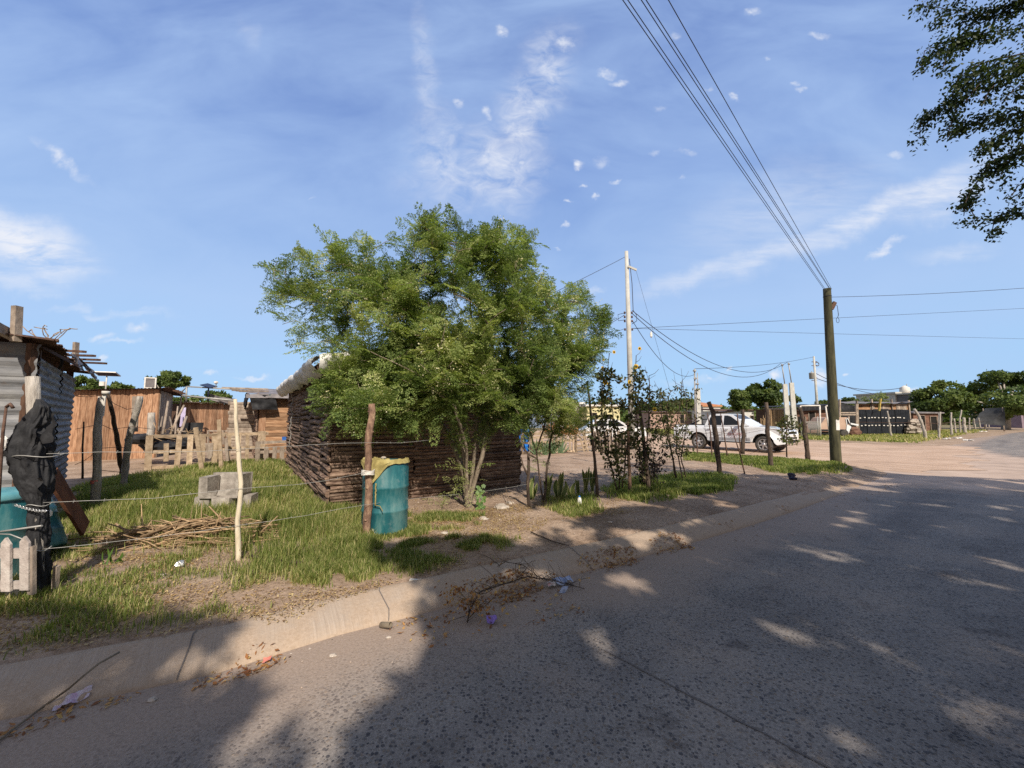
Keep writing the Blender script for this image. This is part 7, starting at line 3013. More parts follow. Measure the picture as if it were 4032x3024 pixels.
n_ = len(ol2)
mb.add(vs, [tuple(range(n_))[::-1], tuple(range(n_, 2 * n_))] + [(i, (i + 1) % n_, (i + 1) % n_ + n_, i + n_) for i in range(n_)])
part(T, 'body', mb, MAT['car_white'])
mb = MB()
mb.add([(c0_.x + x, Yc - .81, z + .05) for (x, z) in ((.6, .98), (1.02, 1.36), (1.6, 1.38), (1.6, .98))], [(0, 3, 2, 1)])
mb.add([(c0_.x + x, Yc - .81, z + .05) for (x, z) in ((1.7, .98), (1.7, 1.38), (2.25, 1.38), (2.8, 1.0))], [(0, 3, 2, 1)])
part(T, 'side_windows', mb, MAT['car_glass'])
for x in (.8, 3.3):
    mb = MB()
    mb.lathe(Vector((c0_.x + x, Yc - .6, .36)), [(.31, 0), (.31, .22), (.1, .22)], 16, .5, Matrix.Rotation(math.radians(90), 3, 'X'))
    part(T, 'wheel', mb, MAT['rubber'])

# ------------------------------------------------------------------ far houses and shacks
MAT['plaster_white'] = M('white_plaster', [(.55, .53, .50), (.68, .66, .62)], 2, ta=.1, bump=.1)
MAT['plaster_yellow'] = M('yellow_plaster', [(.55, .48, .26), (.66, .60, .36)], 2, ta=.1, bump=.1)
MAT['roof_orange'] = M('orange_roof', [(.42, .17, .08), (.58, .27, .14)], 3, ta=.2, bump=.2)
MAT['brown_board'] = M('brown_board', [(.10, .05, .035), (.19, .10, .07), (.27, .16, .11)], 3, (1, 1, 4), ta=.35, bump=.3)


def hut(name, label, cat, u0, u1, vtop, vbot, Y, depth, mat, roofmat, roof_v=0, roof_h=.12, skew=.15, openings=(), windows_mat='dark_inside', overhang=.25):
    a = A(u0, vtop, Y)
    b = A(u1, vtop, Y + (u1 - u0) / FPX * Y * skew)
    h = a.z
    base = Vector((a.x, a.y, .05))
    T = thing(name, label, cat, tuple(base))
    d = Vector((b.x - a.x, b.y - a.y, 0))
    L = d.length
    d.normalize()
    on = Vector((d.y, -d.x, 0))
    mb = MB()
    p = [base, base + d * L, base + d * L - on * depth, base - on * depth]
    mb.hexa([q + UPZ * 0 for q in p] + [Vector((q.x, q.y, h)) for q in p])
    part(T, 'wall', mb, mat)
    mb = MB()
    p = [base - d * overhang + on * overhang, base + d * (L + overhang) + on * overhang, base + d * (L + overhang) - on * (depth + overhang), base - d * overhang - on * (depth + overhang)]
    z0 = [h + .003, h + .003, h + roof_v + .003, h + roof_v + .003]
    mb.hexa([Vector((q.x, q.y, z)) for q, z in zip(p, z0)] + [Vector((q.x, q.y, z + roof_h)) for q, z in zip(p, z0)])
    part(T, 'roof', mb, roofmat)
    for (t0, t1, zz0, zz1, nm) in openings:
        mb = MB()
        q0 = base + d * (L * t0) + on * .02
        q1 = base + d * (L * t1) + on * .02
        mb.hexa([q0 + UPZ * zz0, q1 + UPZ * zz0, q1 + UPZ * zz0 - on * .04, q0 + UPZ * zz0 - on * .04] + [q0 + UPZ * zz1, q1 + UPZ * zz1, q1 + UPZ * zz1 - on * .04, q0 + UPZ * zz1 - on * .04])
        f = part(T, nm, mb, MAT[windows_mat])
        mb = MB()
        for (s0, s1) in ((q0 + UPZ * zz0, q0 + UPZ * zz1), (q1 + UPZ * zz0, q1 + UPZ * zz1), (q0 + UPZ * zz1, q1 + UPZ * zz1)):
            mb.bar(s0 + on * .02, s1 + on * .02, .10, .05)
        part(f, 'frame', mb, MAT['weathered'])
    return T


hut('far_house', 'far white house with an orange roof above the pickup cab', 'house', 2768, 2836, 1601, 1640, 72, 6, MAT['plaster_white'], MAT['roof_orange'], .8, .25,
    openings=((.25, .5, .2, 2.0, 'window'),))
hut('low_house', 'long low pale house behind the pickup with a brown lean-to roof', 'house', 2815, 2915, 1618, 1650, 50, 5, MAT['plaster_white'], MAT['rust_steel'], .3, .12,
    openings=((.15, .3, .9, 1.9, 'window'), (.5, .85, .6, 2.0, 'window')))
hut('low_house', 'small whitewashed house under the round tree behind the pickup hood', 'house', 2915, 2968, 1616, 1660, 46, 4, MAT['plaster_white'], MAT['rust_steel'], -.3, .12,
    openings=((.7, .95, .9, 1.8, 'window'),))
hut('low_house', 'pinkish low house left of the thin mast, behind the wilted plants', 'house', 2560, 2725, 1625, 1660, 55, 5, M('pink_plaster', [(.35, .22, .18), (.46, .32, .26)], 2, ta=0), MAT['rust_steel'],
    .2, .12, openings=((.3, .42, .8, 2.0, 'window'), (.7, .8, .8, 2.0, 'window')))
hut('low_house', 'white house glimpsed behind the slim moringa and pallets', 'house', 2205, 2300, 1590, 1700, 46, 5, MAT['plaster_white'], MAT['plaster_white'], 0, .2,
    openings=((.1, .3, .8, 1.9, 'window'), (.6, .75, .1, 2.1, 'door')))
hut('low_house', 'yellowish house behind the white car and sunflowers', 'house', 2310, 2440, 1600, 1700, 44, 5, MAT['plaster_yellow'], MAT['plaster_white'], 0, .2,
    openings=((.15, .3, .1, 2.1, 'door'), (.5, .7, .9, 1.9, 'window')))
hut('low_house', 'small blue-grey house far left of the pallets', 'house', 2085, 2150, 1620, 1680, 60, 5, M('blue_plaster', [(.16, .22, .34), (.25, .3, .42)], 2, ta=0), MAT['plaster_white'], 0, .2,
    openings=((.4, .6, .9, 1.9, 'window'),))

# vertical stick fence behind the pickup nose
T = thing('stick_fence', 'fence of dry upright sticks right of the round tree', 'fence', tuple(gpt(3012, 1690)))
mb = MB()
for k in range(46):
    u = 2995 + k * 2.0
    Y = 36 - k * .03
    vt = 1612 + R.uniform(-3, 5) if k > 8 else 1650 + R.uniform(-14, 6)
    a = A(u, 1700, Y)
    a.z = .05
    mb.bar(a, A(u + R.uniform(-2, 2), vt, Y), .05, .04, tone=R.random())
part(T, 'sticks', mb, MAT['twig'], kind='stuff')
mb = MB()
mb.bar(A(3015, 1611, 35.8), A(3088, 1609, 34.6), .09, .14, tone=.6)
part(T, 'top_rail', mb, MAT['weathered'])

# brown shack with black sheet roof
Ys = 35
T = thing('brown_shack', 'brown board shack with a black sheet roof and dark doorway, left of the mossy pole', 'shack', tuple(A(3132, 1720, Ys)))
a, b = A(3132, 1590, Ys), A(3290, 1590, Ys + 1.5)
a.z = b.z = 0
d = (b - a).normalized()
on = Vector((d.y, -d.x, 0))
mb = MB()
board_wall(mb, a, b, .05, 2.45, on, .22, vertical=False, thick=.04)
part(T, 'board_front', mb, MAT['brown_board'])
mb = MB()
backing(mb, a, b, .05, 2.4, on)
backing(mb, b, b - on * 4, .05, 2.4, d)
backing(mb, a, a - on * 4, .05, 2.4, -d)
part(T, 'inner_frame', mb, MAT['dark_board'])
mb = MB()
sheet(mb, a - d * .3 + on * .4 + UPZ * 2.55, (b - a) + d * .5 + UPZ * .25, -on * 4.6 + UPZ * .1, 18, 8, .08, 1.2)
sheet(mb, a - d * .3 + on * .42 + UPZ * 2.55, (b - a) + d * .5 + UPZ * .22, UPZ * -.38, 22, 3, .06, 2)
part(T, 'roof', mb, MAT['tarp'])
for (t0, t1, z0, z1, nm) in ((.28, .44, .55, 2.1, 'doorway'), (.0, .2, .3, 1.7, 'opening'), (.78, .9, .2, 2.0, 'opening')):
    mb = MB()
    q0, q1 = a.lerp(b, t0) + on * .055, a.lerp(b, t1) + on * .055
    mb.hexa([q + UPZ * z0 for q in (q0, q1, q1 - on * .02, q0 - on * .02)] + [q + UPZ * z1 for q in (q0, q1, q1 - on * .02, q0 - on * .02)])
    dd_ = part(T, nm, mb, MAT['dark_inside'])
    mb = MB()
    mb.bar(q0 + UPZ * z0, q0 + UPZ * z1, .12, .06)
    mb.bar(q1 + UPZ * z0, q1 + UPZ * z1, .12, .06)
    part(dd_, 'frame', mb, MAT['weathered'])
mb = MB()
for k in range(9):
    q = b - d * .35 + on * .08 + UPZ * (.3 + k * .27)
    mb.box(q, (.62, .12, .22), Matrix.Rotation(math.atan2(d.y, d.x), 3, 'Z'), R.random(), jit=.02)
part(T, 'block_pier', mb, MAT['precast'])

# white pipe goal-like frames
for (pp_, lab) in ((((3157, 1722), (3152, 1598), (3228, 1597), (3231, 1724)), 'larger white pipe frame standing before the brown shack'),
                   (((3268, 1722), (3251, 1600), (3262, 1597)), 'bent white pipe beside the mossy pole')):
    T = thing('pipe_frame', lab, 'frame', tuple(A(*pp_[0], 31)))
    mb = MB()
    for q0, q1 in zip(pp_[:-1], pp_[1:]):
        mb.tube([A(*q0, 31), A(*q1, 31)], .055, 6)
    part(T, 'pipes', mb, MAT['white_paint'])
    if len(pp_) == 4:
        mb = MB()
        mb.tube([A(3155, 1662, 31), A(3229, 1662, 31)], .03, 6)
        mb.tube([A(3220, 1720, 31), A(3219, 1640, 31)], .04, 6)
        for k in range(19):
            mb.tube([A(3158 + k * 3.8, 1662, 31), A(3159 + k * 3.8, 1722, 31)], .014, 4)
        part(T, 'mesh_gate', mb, MAT['wire'])

# old beige van without its front
Yv = 32
T = thing('old_van', 'stripped beige van with a torn-off white fender, behind the mossy pole', 'van', tuple(A(3300, 1712, Yv)))
c = lambda u, v, y=Yv: A(u, v, y)
MAT['beige_paint'] = M('faded_beige_paint', [(.42, .28, .21), (.52, .37, .28)], 3, rough=.6, ta=.05, bump=.05)
mb = MB()
out_ = [(3231, 1690), (3231, 1672), (3250, 1646), (3258, 1643), (3332, 1643), (3337, 1646), (3346, 1667), (3348, 1678), (3330, 1690), (3322, 1696)]
front = [c(u, v) for (u, v) in out_]
back = [q + Vector((.3, 1.8, 0)) for q in front]
n_ = len(out_)
mb.add(front + back, [tuple(range(n_))[::-1], tuple(range(n_, 2 * n_))] + [(i, (i + 1) % n_, (i + 1) % n_ + n_, i + n_) for i in range(n_)])
part(T, 'body', mb, MAT['beige_paint'])
mb = MB()
mb.add([c(3334, 1651, Yv - .02), c(3336, 1650, Yv - .02), c(3344, 1668, Yv - .02), c(3336, 1672, Yv - .02)], [(0, 3, 2, 1)])
mb.bar(c(3232, 1694, Yv), c(3322, 1694, Yv), .2, .14)
mb.bar(c(3234, 1705, Yv + .2), c(3285, 1706, Yv + .2), .2, .2)
part(T, 'dark_gaps', mb, MAT['black_trim'])
mb = MB()
mb.add([c(3334, 1674, Yv - .05), c(3346, 1673, Yv - .05), c(3352, 1680, Yv - .05), c(3351, 1694, Yv - .05), c(3344, 1704, Yv - .05), c(3332, 1709, Yv - .05)], [(5, 4, 3, 2, 1, 0)])
mb.bar(c(3348, 1668, Yv - .1), c(3378, 1674, Yv - .1), .12, .12)
mb.bar(c(3330, 1648, Yv - .03), c(3335, 1676, Yv - .03), .05, .05)
mb.bar(c(3336, 1646, Yv - .03), c(3347, 1668, Yv - .03), .05, .05)
part(T, 'torn_fender', mb, MAT['car_white'])
mb = MB()
mb.lathe(c(3318, 1706, Yv + .1), [(.3, 0), (.3, .2), (.1, .2)], 14, .5, Matrix.Rotation(math.radians(90), 3, 'X'))
part(T, 'wheel', mb, MAT['rubber'])
mb = MB()
mb.rock(c(3365, 1700, Yv), .45, .3, sq=(1, .7, .9))
part(T, 'rubbish', mb, MAT['brown_board'])

# black corrugated fence wall with boards and roof behind
Yk = 34
T = thing('black_sheet_fence', 'black corrugated sheet fence with white fixing dots, right of the mossy pole', 'fence', tuple(A(3380, 1710, Yk)))
MAT['black_tin'] = M('black_corrugated', [(.012, .014, .018), (.03, .034, .042)], 3, rough=.45, metal=.2, ta=.2, bump=.05)
a, b = A(3380, 1612, Yk), A(3578, 1612, Yk + 1)
h_ = a.z - .05
a.z = b.z = .05
d = (b - a).normalized()
on = Vector((d.y, -d.x, 0))
mb = MB()
L = (b - a).length
for k in range(7):
    corrugated(mb, a + d * (L * k / 7) + on * (.02 * (k % 2)) + UPZ * R.uniform(-.02, .04), d * (L / 7 + .05), UPZ * h_, 8, .03, .2, tone=R.random())
part(T, 'sheets', mb, MAT['black_tin'])
mb = MB()
for zf in (.12, .9, 1.55):
    for k in range(13):
        q = a + d * (L * (k + .3 + R.uniform(-.2, .2)) / 14) + on * .06 + UPZ * (zf + R.uniform(-.03, .03) - (0 if zf > .2 else .08))
        mb.box(q, (.13, .03, .07), None, .9)
part(T, 'fixings', mb, MAT['white_paint'], kind='stuff')
T = thing('board_shack', 'patched shack of orange and grey boards above the black sheet fence', 'shack', tuple(A(3372, 1700, Yk + 3)))
a, b = A(3370, 1592, Yk + 3), A(3575, 1592, Yk + 4)
zt = a.z
a.z = b.z = .05
d = (b - a).normalized()
on = Vector((d.y, -d.x, 0))
mb = MB()
board_wall(mb, a, b, 1.2, zt, on, .25, vertical=False, thick=.04)
part(T, 'board_front', mb, MAT['orange_wood_h'])
mb = MB()
for (t0, t1) in ((.25, .33), (.45, .62), (.75, .95)):
    board_wall(mb, a.lerp(b, t0) + on * .06, a.lerp(b, t1) + on * .06, 1.8, zt, on, .2)
for t_ in (.0, .28, .42, .66, .99):
    mb.bar(a.lerp(b, t_) + on * .1 + UPZ * .05, a.lerp(b, t_) + on * .1 + UPZ * (zt + R.uniform(.1, .5)), .14, .1, tone=R.random())
part(T, 'patch_boards', mb, MAT['weathered'])
mb = MB()
backing(mb, a, b, .05, zt - .05, on)
part(T, 'inner_frame', mb, MAT['dark_board'])
mb = MB()
sheet(mb, a - d * .2 + on * .5 + UPZ * (zt + .02), (b - a) + d * .4 + UPZ * .1, -on * 4 + UPZ * .25, 24, 6, .14, .8)
part(T, 'roof', mb, MAT['grey_tarp'])
mb = MB()
mb.bar(A(3461, 1618, Yk - .3), A(3467, 1570, Yk - .3), .16, .06, tone=.8)
single('yellow_board', mb, M('yellow_board', [(.55, .38, .08), (.66, .5, .15)], 3, ta=0), 'yellow board sticking up over the black sheet fence', 'board')
T = thing('dark_lean_to', 'dark tarp lean-to with pale rails behind the van', 'lean-to', tuple(A(3320, 1700, Yk + 2)))
mb = MB()
sheet(mb, A(3312, 1588, Yk + 2), A(3370, 1598, Yk + 2) - A(3312, 1588, Yk + 2), A(3312, 1700, Yk + 2) - A(3312, 1588, Yk + 2), 10, 10, .15, 1.2)
part(T, 'tarp_wall', mb, MAT['tarp'])
for v in (1625, 1633):
    mb = MB()
    mb.bar(A(3305, v, Yk - 1), A(3372, v, Yk - 1), .1, .1, tone=.8)
    part(T, 'rail', mb, MAT['weathered'])
for u in (3306, 3340, 3370, 3375):
    mb = MB()
    mb.bar(A(u, 1712, Yk - 1), A(u, 1590 if u > 3360 else 1572 if u < 3310 else 1640, Yk - 1), .14, .1, tone=R.random())
    part(T, 'post', mb, MAT['weathered'])
T = thing('stone_stack', 'stacked pale blocks and rubble right of the black sheet fence', 'block stack', tuple(gpt(3590, 1712)))
mb = MB()
for k in range(60):
    p = A(3572 + R.uniform(0, 46), 1650 + R.uniform(0, 55), 34.5 + R.uniform(0, .6))
    mb.box(p, (R.uniform(.3, .5), .25, R.uniform(.1, .2)), None, R.random(), jit=.03)
part(T, 'blocks', mb, MAT['stone'], kind='stuff')
hut('two_storey_house', 'unfinished grey two-storey house with a white water tank on top', 'house', 3524, 3586, 1550, 1700, 60, 6, MAT['precast'], MAT['precast'], 0, .25,
    openings=((.25, .72, 2.6, 4.9, 'opening'),))
mb = MB()
mb.lathe(A(3563, 1548, 60), [(.5, 0), (.6, .1), (.6, .8), (.3, 1.0), (.1, 1.15)], 14)
single('water_tank', mb, MAT['white_paint'], 'white water tank on the unfinished two-storey house', 'tank')
mb = MB()
mb.tube([A(3571, 1560, 60), A(3570, 1512, 60)], .05, 5)
single('roof_mast', mb, MAT['wire'], 'thin mast on the unfinished two-storey house', 'mast')
hut('dark_house', 'dark grey house between the two street trees', 'house', 3590, 3640, 1552, 1700, 58, 6, M('dark_plaster', [(.10, .10, .11), (.15, .15, .16)], 2, ta=0), MAT['precast'], 0, .2,
    openings=((.3, .6, 2.8, 4.3, 'window'),))
T = thing('net_shelter', 'dark shade-net shelter under the big street tree', 'shelter', tuple(gpt(3840, 1690)))
mb = MB()
p0, p1, p2, p3 = A(3825, 1668, 48), A(3878, 1608, 48), A(3955, 1604, 46), A(3960, 1676, 46)
mb.grid(lambda a_, b_: p0.lerp(p3, a_).lerp(p1.lerp(p2, a_), b_) + Vector((0, .3 * mnoise.noise(Vector((a_ * 4, b_ * 4, 1))), 0)), 10, 6, .5)
part(T, 'shade_net', mb, M('grey_shade_net', [(.05, .05, .05), (.10, .10, .10)], 3, ta=0))
mb = MB()
for q, z_ in ((p0, 0), (p1, 0), (p2, 0), (p3, 0)):
    mb.tube([Vector((q.x, q.y + .2, .05)), q + Vector((0, .2, 0))], .05, 5)
part(T, 'poles', mb, MAT['weathered'])
hut('yellow_house', 'pale yellow house with a purple doorway at the far right end of the street', 'house', 3988, 4018, 1633, 1672, 62, 5, MAT['plaster_yellow'], MAT['plaster_white'], 0, .15)
hut('purple_house', 'purplish house front beside the pale yellow house', 'house', 4020, 4070, 1630, 1674, 60, 5, M('purple_plaster', [(.20, .15, .18), (.28, .22, .26)], 2, ta=0), MAT['roof_orange'], .2, .15,
    openings=((.2, .5, .1, 2.2, 'door'),))
hut('brown_shed', 'low brown shed under the left street tree', 'shed', 3595, 3700, 1628, 1700, 42, 4, MAT['brown_board'], MAT['grey_tarp'], .2, .12, openings=((.2, .4, .2, 1.8, 'doorway'), (.6, .85, .2, 1.7, 'opening')))

# fence posts along the far verge
for i, (pp_, Y, r, lab) in enumerate((
        ([(3509, 1715), (3500, 1660), (3494, 1618)], 32, .075, 'pale fence post before the black sheet fence'),
        ([(3646, 1730), (3634, 1680), (3618, 1640), (3600, 1610)], 28, .10, 'tall post leaning left at the corner of the far verge'),
        ([(3697, 1722), (3699, 1680), (3703, 1622)], 29, .065, 'front one of the two close fence posts right of the leaning post'),
        ([(3695, 1700), (3697, 1628)], 36, .07, 'rear one of the two close fence posts right of the leaning post'),
        ([(3747, 1712), (3744, 1670), (3745, 1624)], 33, .08, 'forked fence post left of the thick twin posts'),
        ([(3763, 1700), (3757, 1648)], 36, .07, 'short dark fence post just right of the forked one'),
        ([(3782, 1700), (3778, 1660), (3786, 1614)], 38, .07, 'slim fence post leaning right under the left street tree'),
        ([(3800, 1700), (3795, 1645)], 38, .14, 'thick twin fence post near the street trees'),
        ([(3817, 1690), (3817, 1645)], 42, .07, 'first slim fence post past the thick twin post'),
        ([(3840, 1685), (3834, 1648)], 44, .07, 'second slim fence post past the thick twin post'),
        ([(3860, 1682), (3853, 1645)], 46, .07, 'third slim fence post past the thick twin post'),
        ([(3882, 1680), (3880, 1642)], 48, .07, 'fourth slim fence post past the thick twin post'),
        ([(3894, 1680), (3893, 1646)], 50, .06, 'last slim fence post before the net shelter'),
        ([(3950, 1672), (3952, 1640)], 55, .08, 'fence post below the trunk of the big street tree'))):
    b = A(pp_[0][0], pp_[0][1], Y)
    crooked('verge_post', lab, 'post', pp_, Y, (r, r * .75), MAT['bark_grey'], group='fence posts along the far verge')
mb = MB()
P_ = [A(u, v, Y) for (u, v, Y) in ((3380, 1662, 31), (3500, 1664, 31.5), (3634, 1665, 28.5), (3700, 1668, 29.5), (3745, 1664, 33), (3798, 1665, 38), (3880, 1657, 48))]
mb.tube(P_, .018, 4)
single('barbed_wire', mb, MAT['rust_steel'], 'long wire strung along the far verge posts', 'wire', 'strands of the barbed wire fence')
for (u, v, s_, lab) in ((3855, 1703, .5, 'white rubbish strip lying on the far grass verge'), (3812, 1733, .25, 'right white rubbish scrap near the far kerb'), (3770, 1728, .22, 'middle white rubbish scrap near the far kerb'),
                        (3725, 1732, .2, 'left white rubbish scrap near the far kerb')):
    mb = MB()
    p = gz(G(u, v, .05))
    for k in range(5):
        mb.box(p + Vector((R.uniform(-s_, s_), R.uniform(-.15, .15), .06)), (s_ * .7, .2, .06), Matrix.Rotation(R.uniform(0, 3), 3, 'Z'), .8, jit=.03)
    single('rubbish', mb, MAT['white_tarp'], lab, 'rubbish', org=tuple(p))
mb = MB()
p = gz(G(3640, 1715, .05))
mb.box(p + UPZ * .08, (1.6, .5, .14), Matrix.Rotation(.1, 3, 'Z'), .5, jit=.02)
single('concrete_slab', mb, MAT['concrete'], 'flat grey slab lying in the grass by the leaning post', 'slab')


# ------------------------------------------------------------------ far trees
def far_tree(label, u, v, ru, rv, Y, seed, n=9000, leaf=.26, trunk=None, mat='bush_leaf', lobes_=26, group='round trees beyond the side street', cull=.32, name='broadleaf_tree'):
    rng = np.random.default_rng(seed)
    c = A(u, v, Y)
    rx, rz = ru * Y / FPX, rv * Y / FPX
    base = Vector((A(trunk[0], 1700, Y).x if trunk else c.x, Y, .05))
    T = thing(name, label, 'tree', tuple(base), group)
    L = ellipsoid_pts(lobes_, tuple(c), (rx * .8, rx * .8, rz * .8), rng, .6)
    P_, TT = [], []
    for q in L:
        r_ = min(rx, rz) * rng.uniform(.13, .38)
        p = ellipsoid_pts(n // lobes_, tuple(q), (r_ * 1.25, r_ * 1.25, r_ * .8), rng, .75)
        P_.append(p)
        TT.append(np.full(len(p), rng.uniform(.1, .9)))
    P_ = np.concatenate(P_)
    TT = np.concatenate(TT)
    up = nrmz(P_ - np.array(tuple(c))) + np.array([0, 0, .5])
    V, F = quads_leaf(P_, rand_dirs(len(P_), rng, -.2), nrmz(up + rng.normal(size=P_.shape) * .5), rng.uniform(.6, 1.2, len(P_)) * leaf, rng.uniform(.5, .8, len(P_)) * leaf, rng)
    mb = MB()
    top = c - UPZ * rz * .35
    mb.tube([base - UPZ * .2, base.lerp(top, .5) + Vector((.1, 0, 0)), top], [rx * .09, rx * .07, rx * .05], 8)
    for q in L[:12]:
        s_ = base.lerp(top, rng.uniform(.55, 1))
        mb.tube([s_, s_.lerp(Vector(tuple(q)), .55) + UPZ * .2, Vector(tuple(q))], [rx * .035, rx * .025, rx * .01], 5)
    part(T, 'trunk', mb, MAT['bark_grey'])
    bulk('crown', V, F, np.clip(TT * .7 + rng.random(len(F)) * .35, 0, 1), MAT[mat], parent=T)
    return T


far_tree('round dark green tree behind the hood of the pickup', 3010, 1550, 72, 66, 46, 1, 9000, .30)
far_tree('smaller dark green crown at the left of the round tree', 2915, 1575, 42, 52, 45, 2, 5000, .28)
far_tree('left one of the two big street trees, over the far verge', 3705, 1575, 98, 88, 46, 3, 12000, .34, trunk=(3690,))
far_tree('big spreading street tree with a visible trunk at the far right', 3960, 1555, 160, 110, 52, 4, 20000, .38, trunk=(3960,), lobes_=40)
MAT['pale_leaf'] = leafmat('pale_feathery_leaf', [(.10, .13, .04), (.20, .24, .09), (.30, .33, .15)], .4, .5)
far_tree('pale feathery tree above the board shack', 3465, 1580, 62, 34, 42, 5, 2600, .16, mat='pale_leaf', name='feathery_tree')
far_tree('green tree partly behind the mossy pole', 3345, 1588, 38, 26, 60, 6, 3000, .3)
far_tree('small green crown right of the twin slabs', 3128, 1570, 22, 20, 60, 7, 1600, .3)
far_tree('small green crown behind the brown shack roof', 3238, 1590, 30, 14, 62, 8, 1600, .3)
far_tree('leafy green crown at the left behind the tin shack', 335, 1520, 50, 40, 24, 9, 5000, .2, group='trees beyond the orange shed')
far_tree('low green hedge-like crown behind the solar panel', 455, 1530, 55, 22, 26, 10, 4000, .2, group='trees beyond the orange shed')
far_tree('layered flat-topped tree right of the white framed panel', 660, 1500, 80, 40, 28, 11, 7000, .2, group='trees beyond the orange shed')
far_tree('dull green thicket behind the pipe frame', 800, 1575, 120, 40, 34, 12, 5000, .25, group='trees beyond the orange shed')
for i, (u, v, ru, rv, Y) in enumerate(((2560, 1600, 60, 26, 70), (2640, 1598, 50, 24, 66), (2700, 1590, 40, 30, 75), (2380, 1600, 60, 30, 66), (2120, 1600, 60, 30, 70), (2250, 1610, 60, 22, 75))):
    far_tree(('green crown beyond the wilted sunflowers', 'green crown beyond the thin wilted plant', 'green crown left of the thin mast', 'green crown behind the tall sunflower',
              'green crown beyond the house corner', 'green crown above the white house')[i], u, v, ru, rv, Y, 40 + i, 2600, .4, group='distant trees on the horizon')
# distant tree line
rng = np.random.default_rng(61)
n = 26000
th = rng.uniform(-1.05, 1.05, n)
dist = rng.uniform(120, 170, n)
x = np.sin(th) * dist
y = np.cos(th) * dist
hh = 2.0 + 3.2 * vnoise(x, y * 0, .06, 3, 3)
z = rng.uniform(0, 1, n) ** .8 * hh
P_ = np.stack([x, y, z], 1)
V, F = quads_leaf(P_, rand_dirs(n, rng), rand_dirs(n, rng, .5), rng.uniform(1.0, 2.0, n), rng.uniform(.8, 1.4, n), rng)
bulk('far_woods', V, F, np.clip(.3 + .5 * rng.random(n), 0, 1), MAT['bush_leaf'], label='low line of distant woods on the horizon', cat='woods', kind='stuff')

# ------------------------------------------------------------------ litter and small things by the road
def twisty(p0, p1, n, amp, seed):
    rr = random.Random(seed)
    return [Vector(p0).lerp(Vector(p1), i / n) + Vector((rr.gauss(0, amp), rr.gauss(0, amp), rr.gauss(0, amp * .5) if 0 < i < n else 0)) for i in range(n + 1)]


T = thing('dry_branch', 'dead branch with curled brown leaves lying across the gutter', 'branch', tuple(G(1900, 2360, .02)))
mb = MB()
ends = []
main = [G(u, v, z) for (u, v, z) in ((2300, 2318, .02), (2180, 2285, .07), (2080, 2270, .11), (1980, 2300, .13), (1890, 2330, .12), (1850, 2400, .08), (1840, 2450, .03))]
mb.tube(main, [.003, .004, .005, .006, .007, .007, .006], 6)
second = [G(u, v, z) for (u, v, z) in ((2140, 2285, .08), (2060, 2225, .15), (1990, 2212, .17), (1960, 2230, .16))]
mb.tube(second, .0035, 5)
rr = random.Random(3)
pts = []
for k in range(60):
    src = main if rr.random() < .7 else second
    i = rr.randrange(len(src) - 1)
    p = src[i].lerp(src[i + 1], rr.random())
    q = p + Vector((rr.uniform(-.22, .22), rr.uniform(-.16, .2), rr.uniform(-.05, .16)))
    q.z = max(.03, q.z)
    m_ = p.lerp(q, .5) + Vector((rr.gauss(0, .02), rr.gauss(0, .02), rr.gauss(0, .02)))
    mb.tube([p, m_, q], [.003, .0022, .0015], 4)
    if p.x < .0 or rr.random() < .35:
        pts += [tuple(q + Vector((rr.gauss(0, .02), rr.gauss(0, .02), abs(rr.gauss(0, .015))))) for _ in range(2)]
part(T, 'twigs', mb, MAT['bark_dark'])
cl = G(1870, 2410, .04)
pts += [tuple(cl + Vector((rr.gauss(0, .11), rr.gauss(0, .07), abs(rr.gauss(0, .06))))) for _ in range(170)]
cl = G(1790, 2330, .1)
pts += [tuple(cl + Vector((rr.gauss(0, .07), rr.gauss(0, .05), abs(rr.gauss(0, .03))))) for _ in range(60)]
rng = np.random.default_rng(3)
V, F = quads_leaf(np.array(pts), rand_dirs(len(pts), rng), rand_dirs(len(pts), rng, .4), rng.uniform(.02, .048, len(pts)), rng.uniform(.012, .026, len(pts)), rng)
bulk('leaves', V, F, rng.random(len(F)), MAT['rust_leaf'], parent=T)

mb = MB()
P_ = [gz(G(u, v), .025) for (u, v) in ((985, 2202), (1100, 2217), (1200, 2230), (1300, 2226), (1372, 2222))]
mb.tube(P_, [.018, .016, .013, .010, .006], 7, rough=.1)
single('fallen_stick', mb, MAT['bark_dark'], 'long dark stick lying on the verge before the drum', 'stick', org=tuple(P_[0]))
mb = MB()
mb.tube([gz(G(1160, 2268), .02), gz(G(1230, 2225), .045), gz(G(1300, 2185), .05)], [.006, .006, .004], 5)
mb.tube([gz(G(1175, 2262), .02), gz(G(1250, 2230), .04), gz(G(1330, 2205), .03)], [.005, .005, .003], 5)
single('crossed_twigs', mb, MAT['twig'], 'two thin crossed twigs over the long dark stick', 'twigs')
mb = MB()
mb.tube([gz(G(2090, 2100), .02), gz(G(2180, 2130), .02), gz(G(2240, 2140), .01)], [.008, .007, .004], 5)
single('fallen_twig', mb, MAT['bark_dark'], 'thin dark twig on the bare slope above the gutter leaves', 'twig')
mb = MB()
sheet(mb, G(2195, 2300, .03), Vector((.17, .02, .02)), Vector((-.05, .09, .01)), 12, 8, .035, 14)
sheet(mb, G(2200, 2335, .01), Vector((.04, .05, .04)), Vector((.06, .02, -.01)), 8, 6, .02, 16)
MAT['blue_white'] = M('blue_and_white_cloth', [(.05, .08, .20), (.35, .42, .60), (.62, .66, .75)], 22, ta=.2, bump=.4)
single('crumpled_rag', mb, MAT['blue_white'], 'crumpled blue and white rag at the end of the dead branch', 'rag', org=tuple(G(2200, 2320, 0)))
mb = MB()
sheet(mb, G(2160, 2312, .02), Vector((.07, .01, .02)), Vector((-.01, .07, .01)), 8, 6, .03, 18)
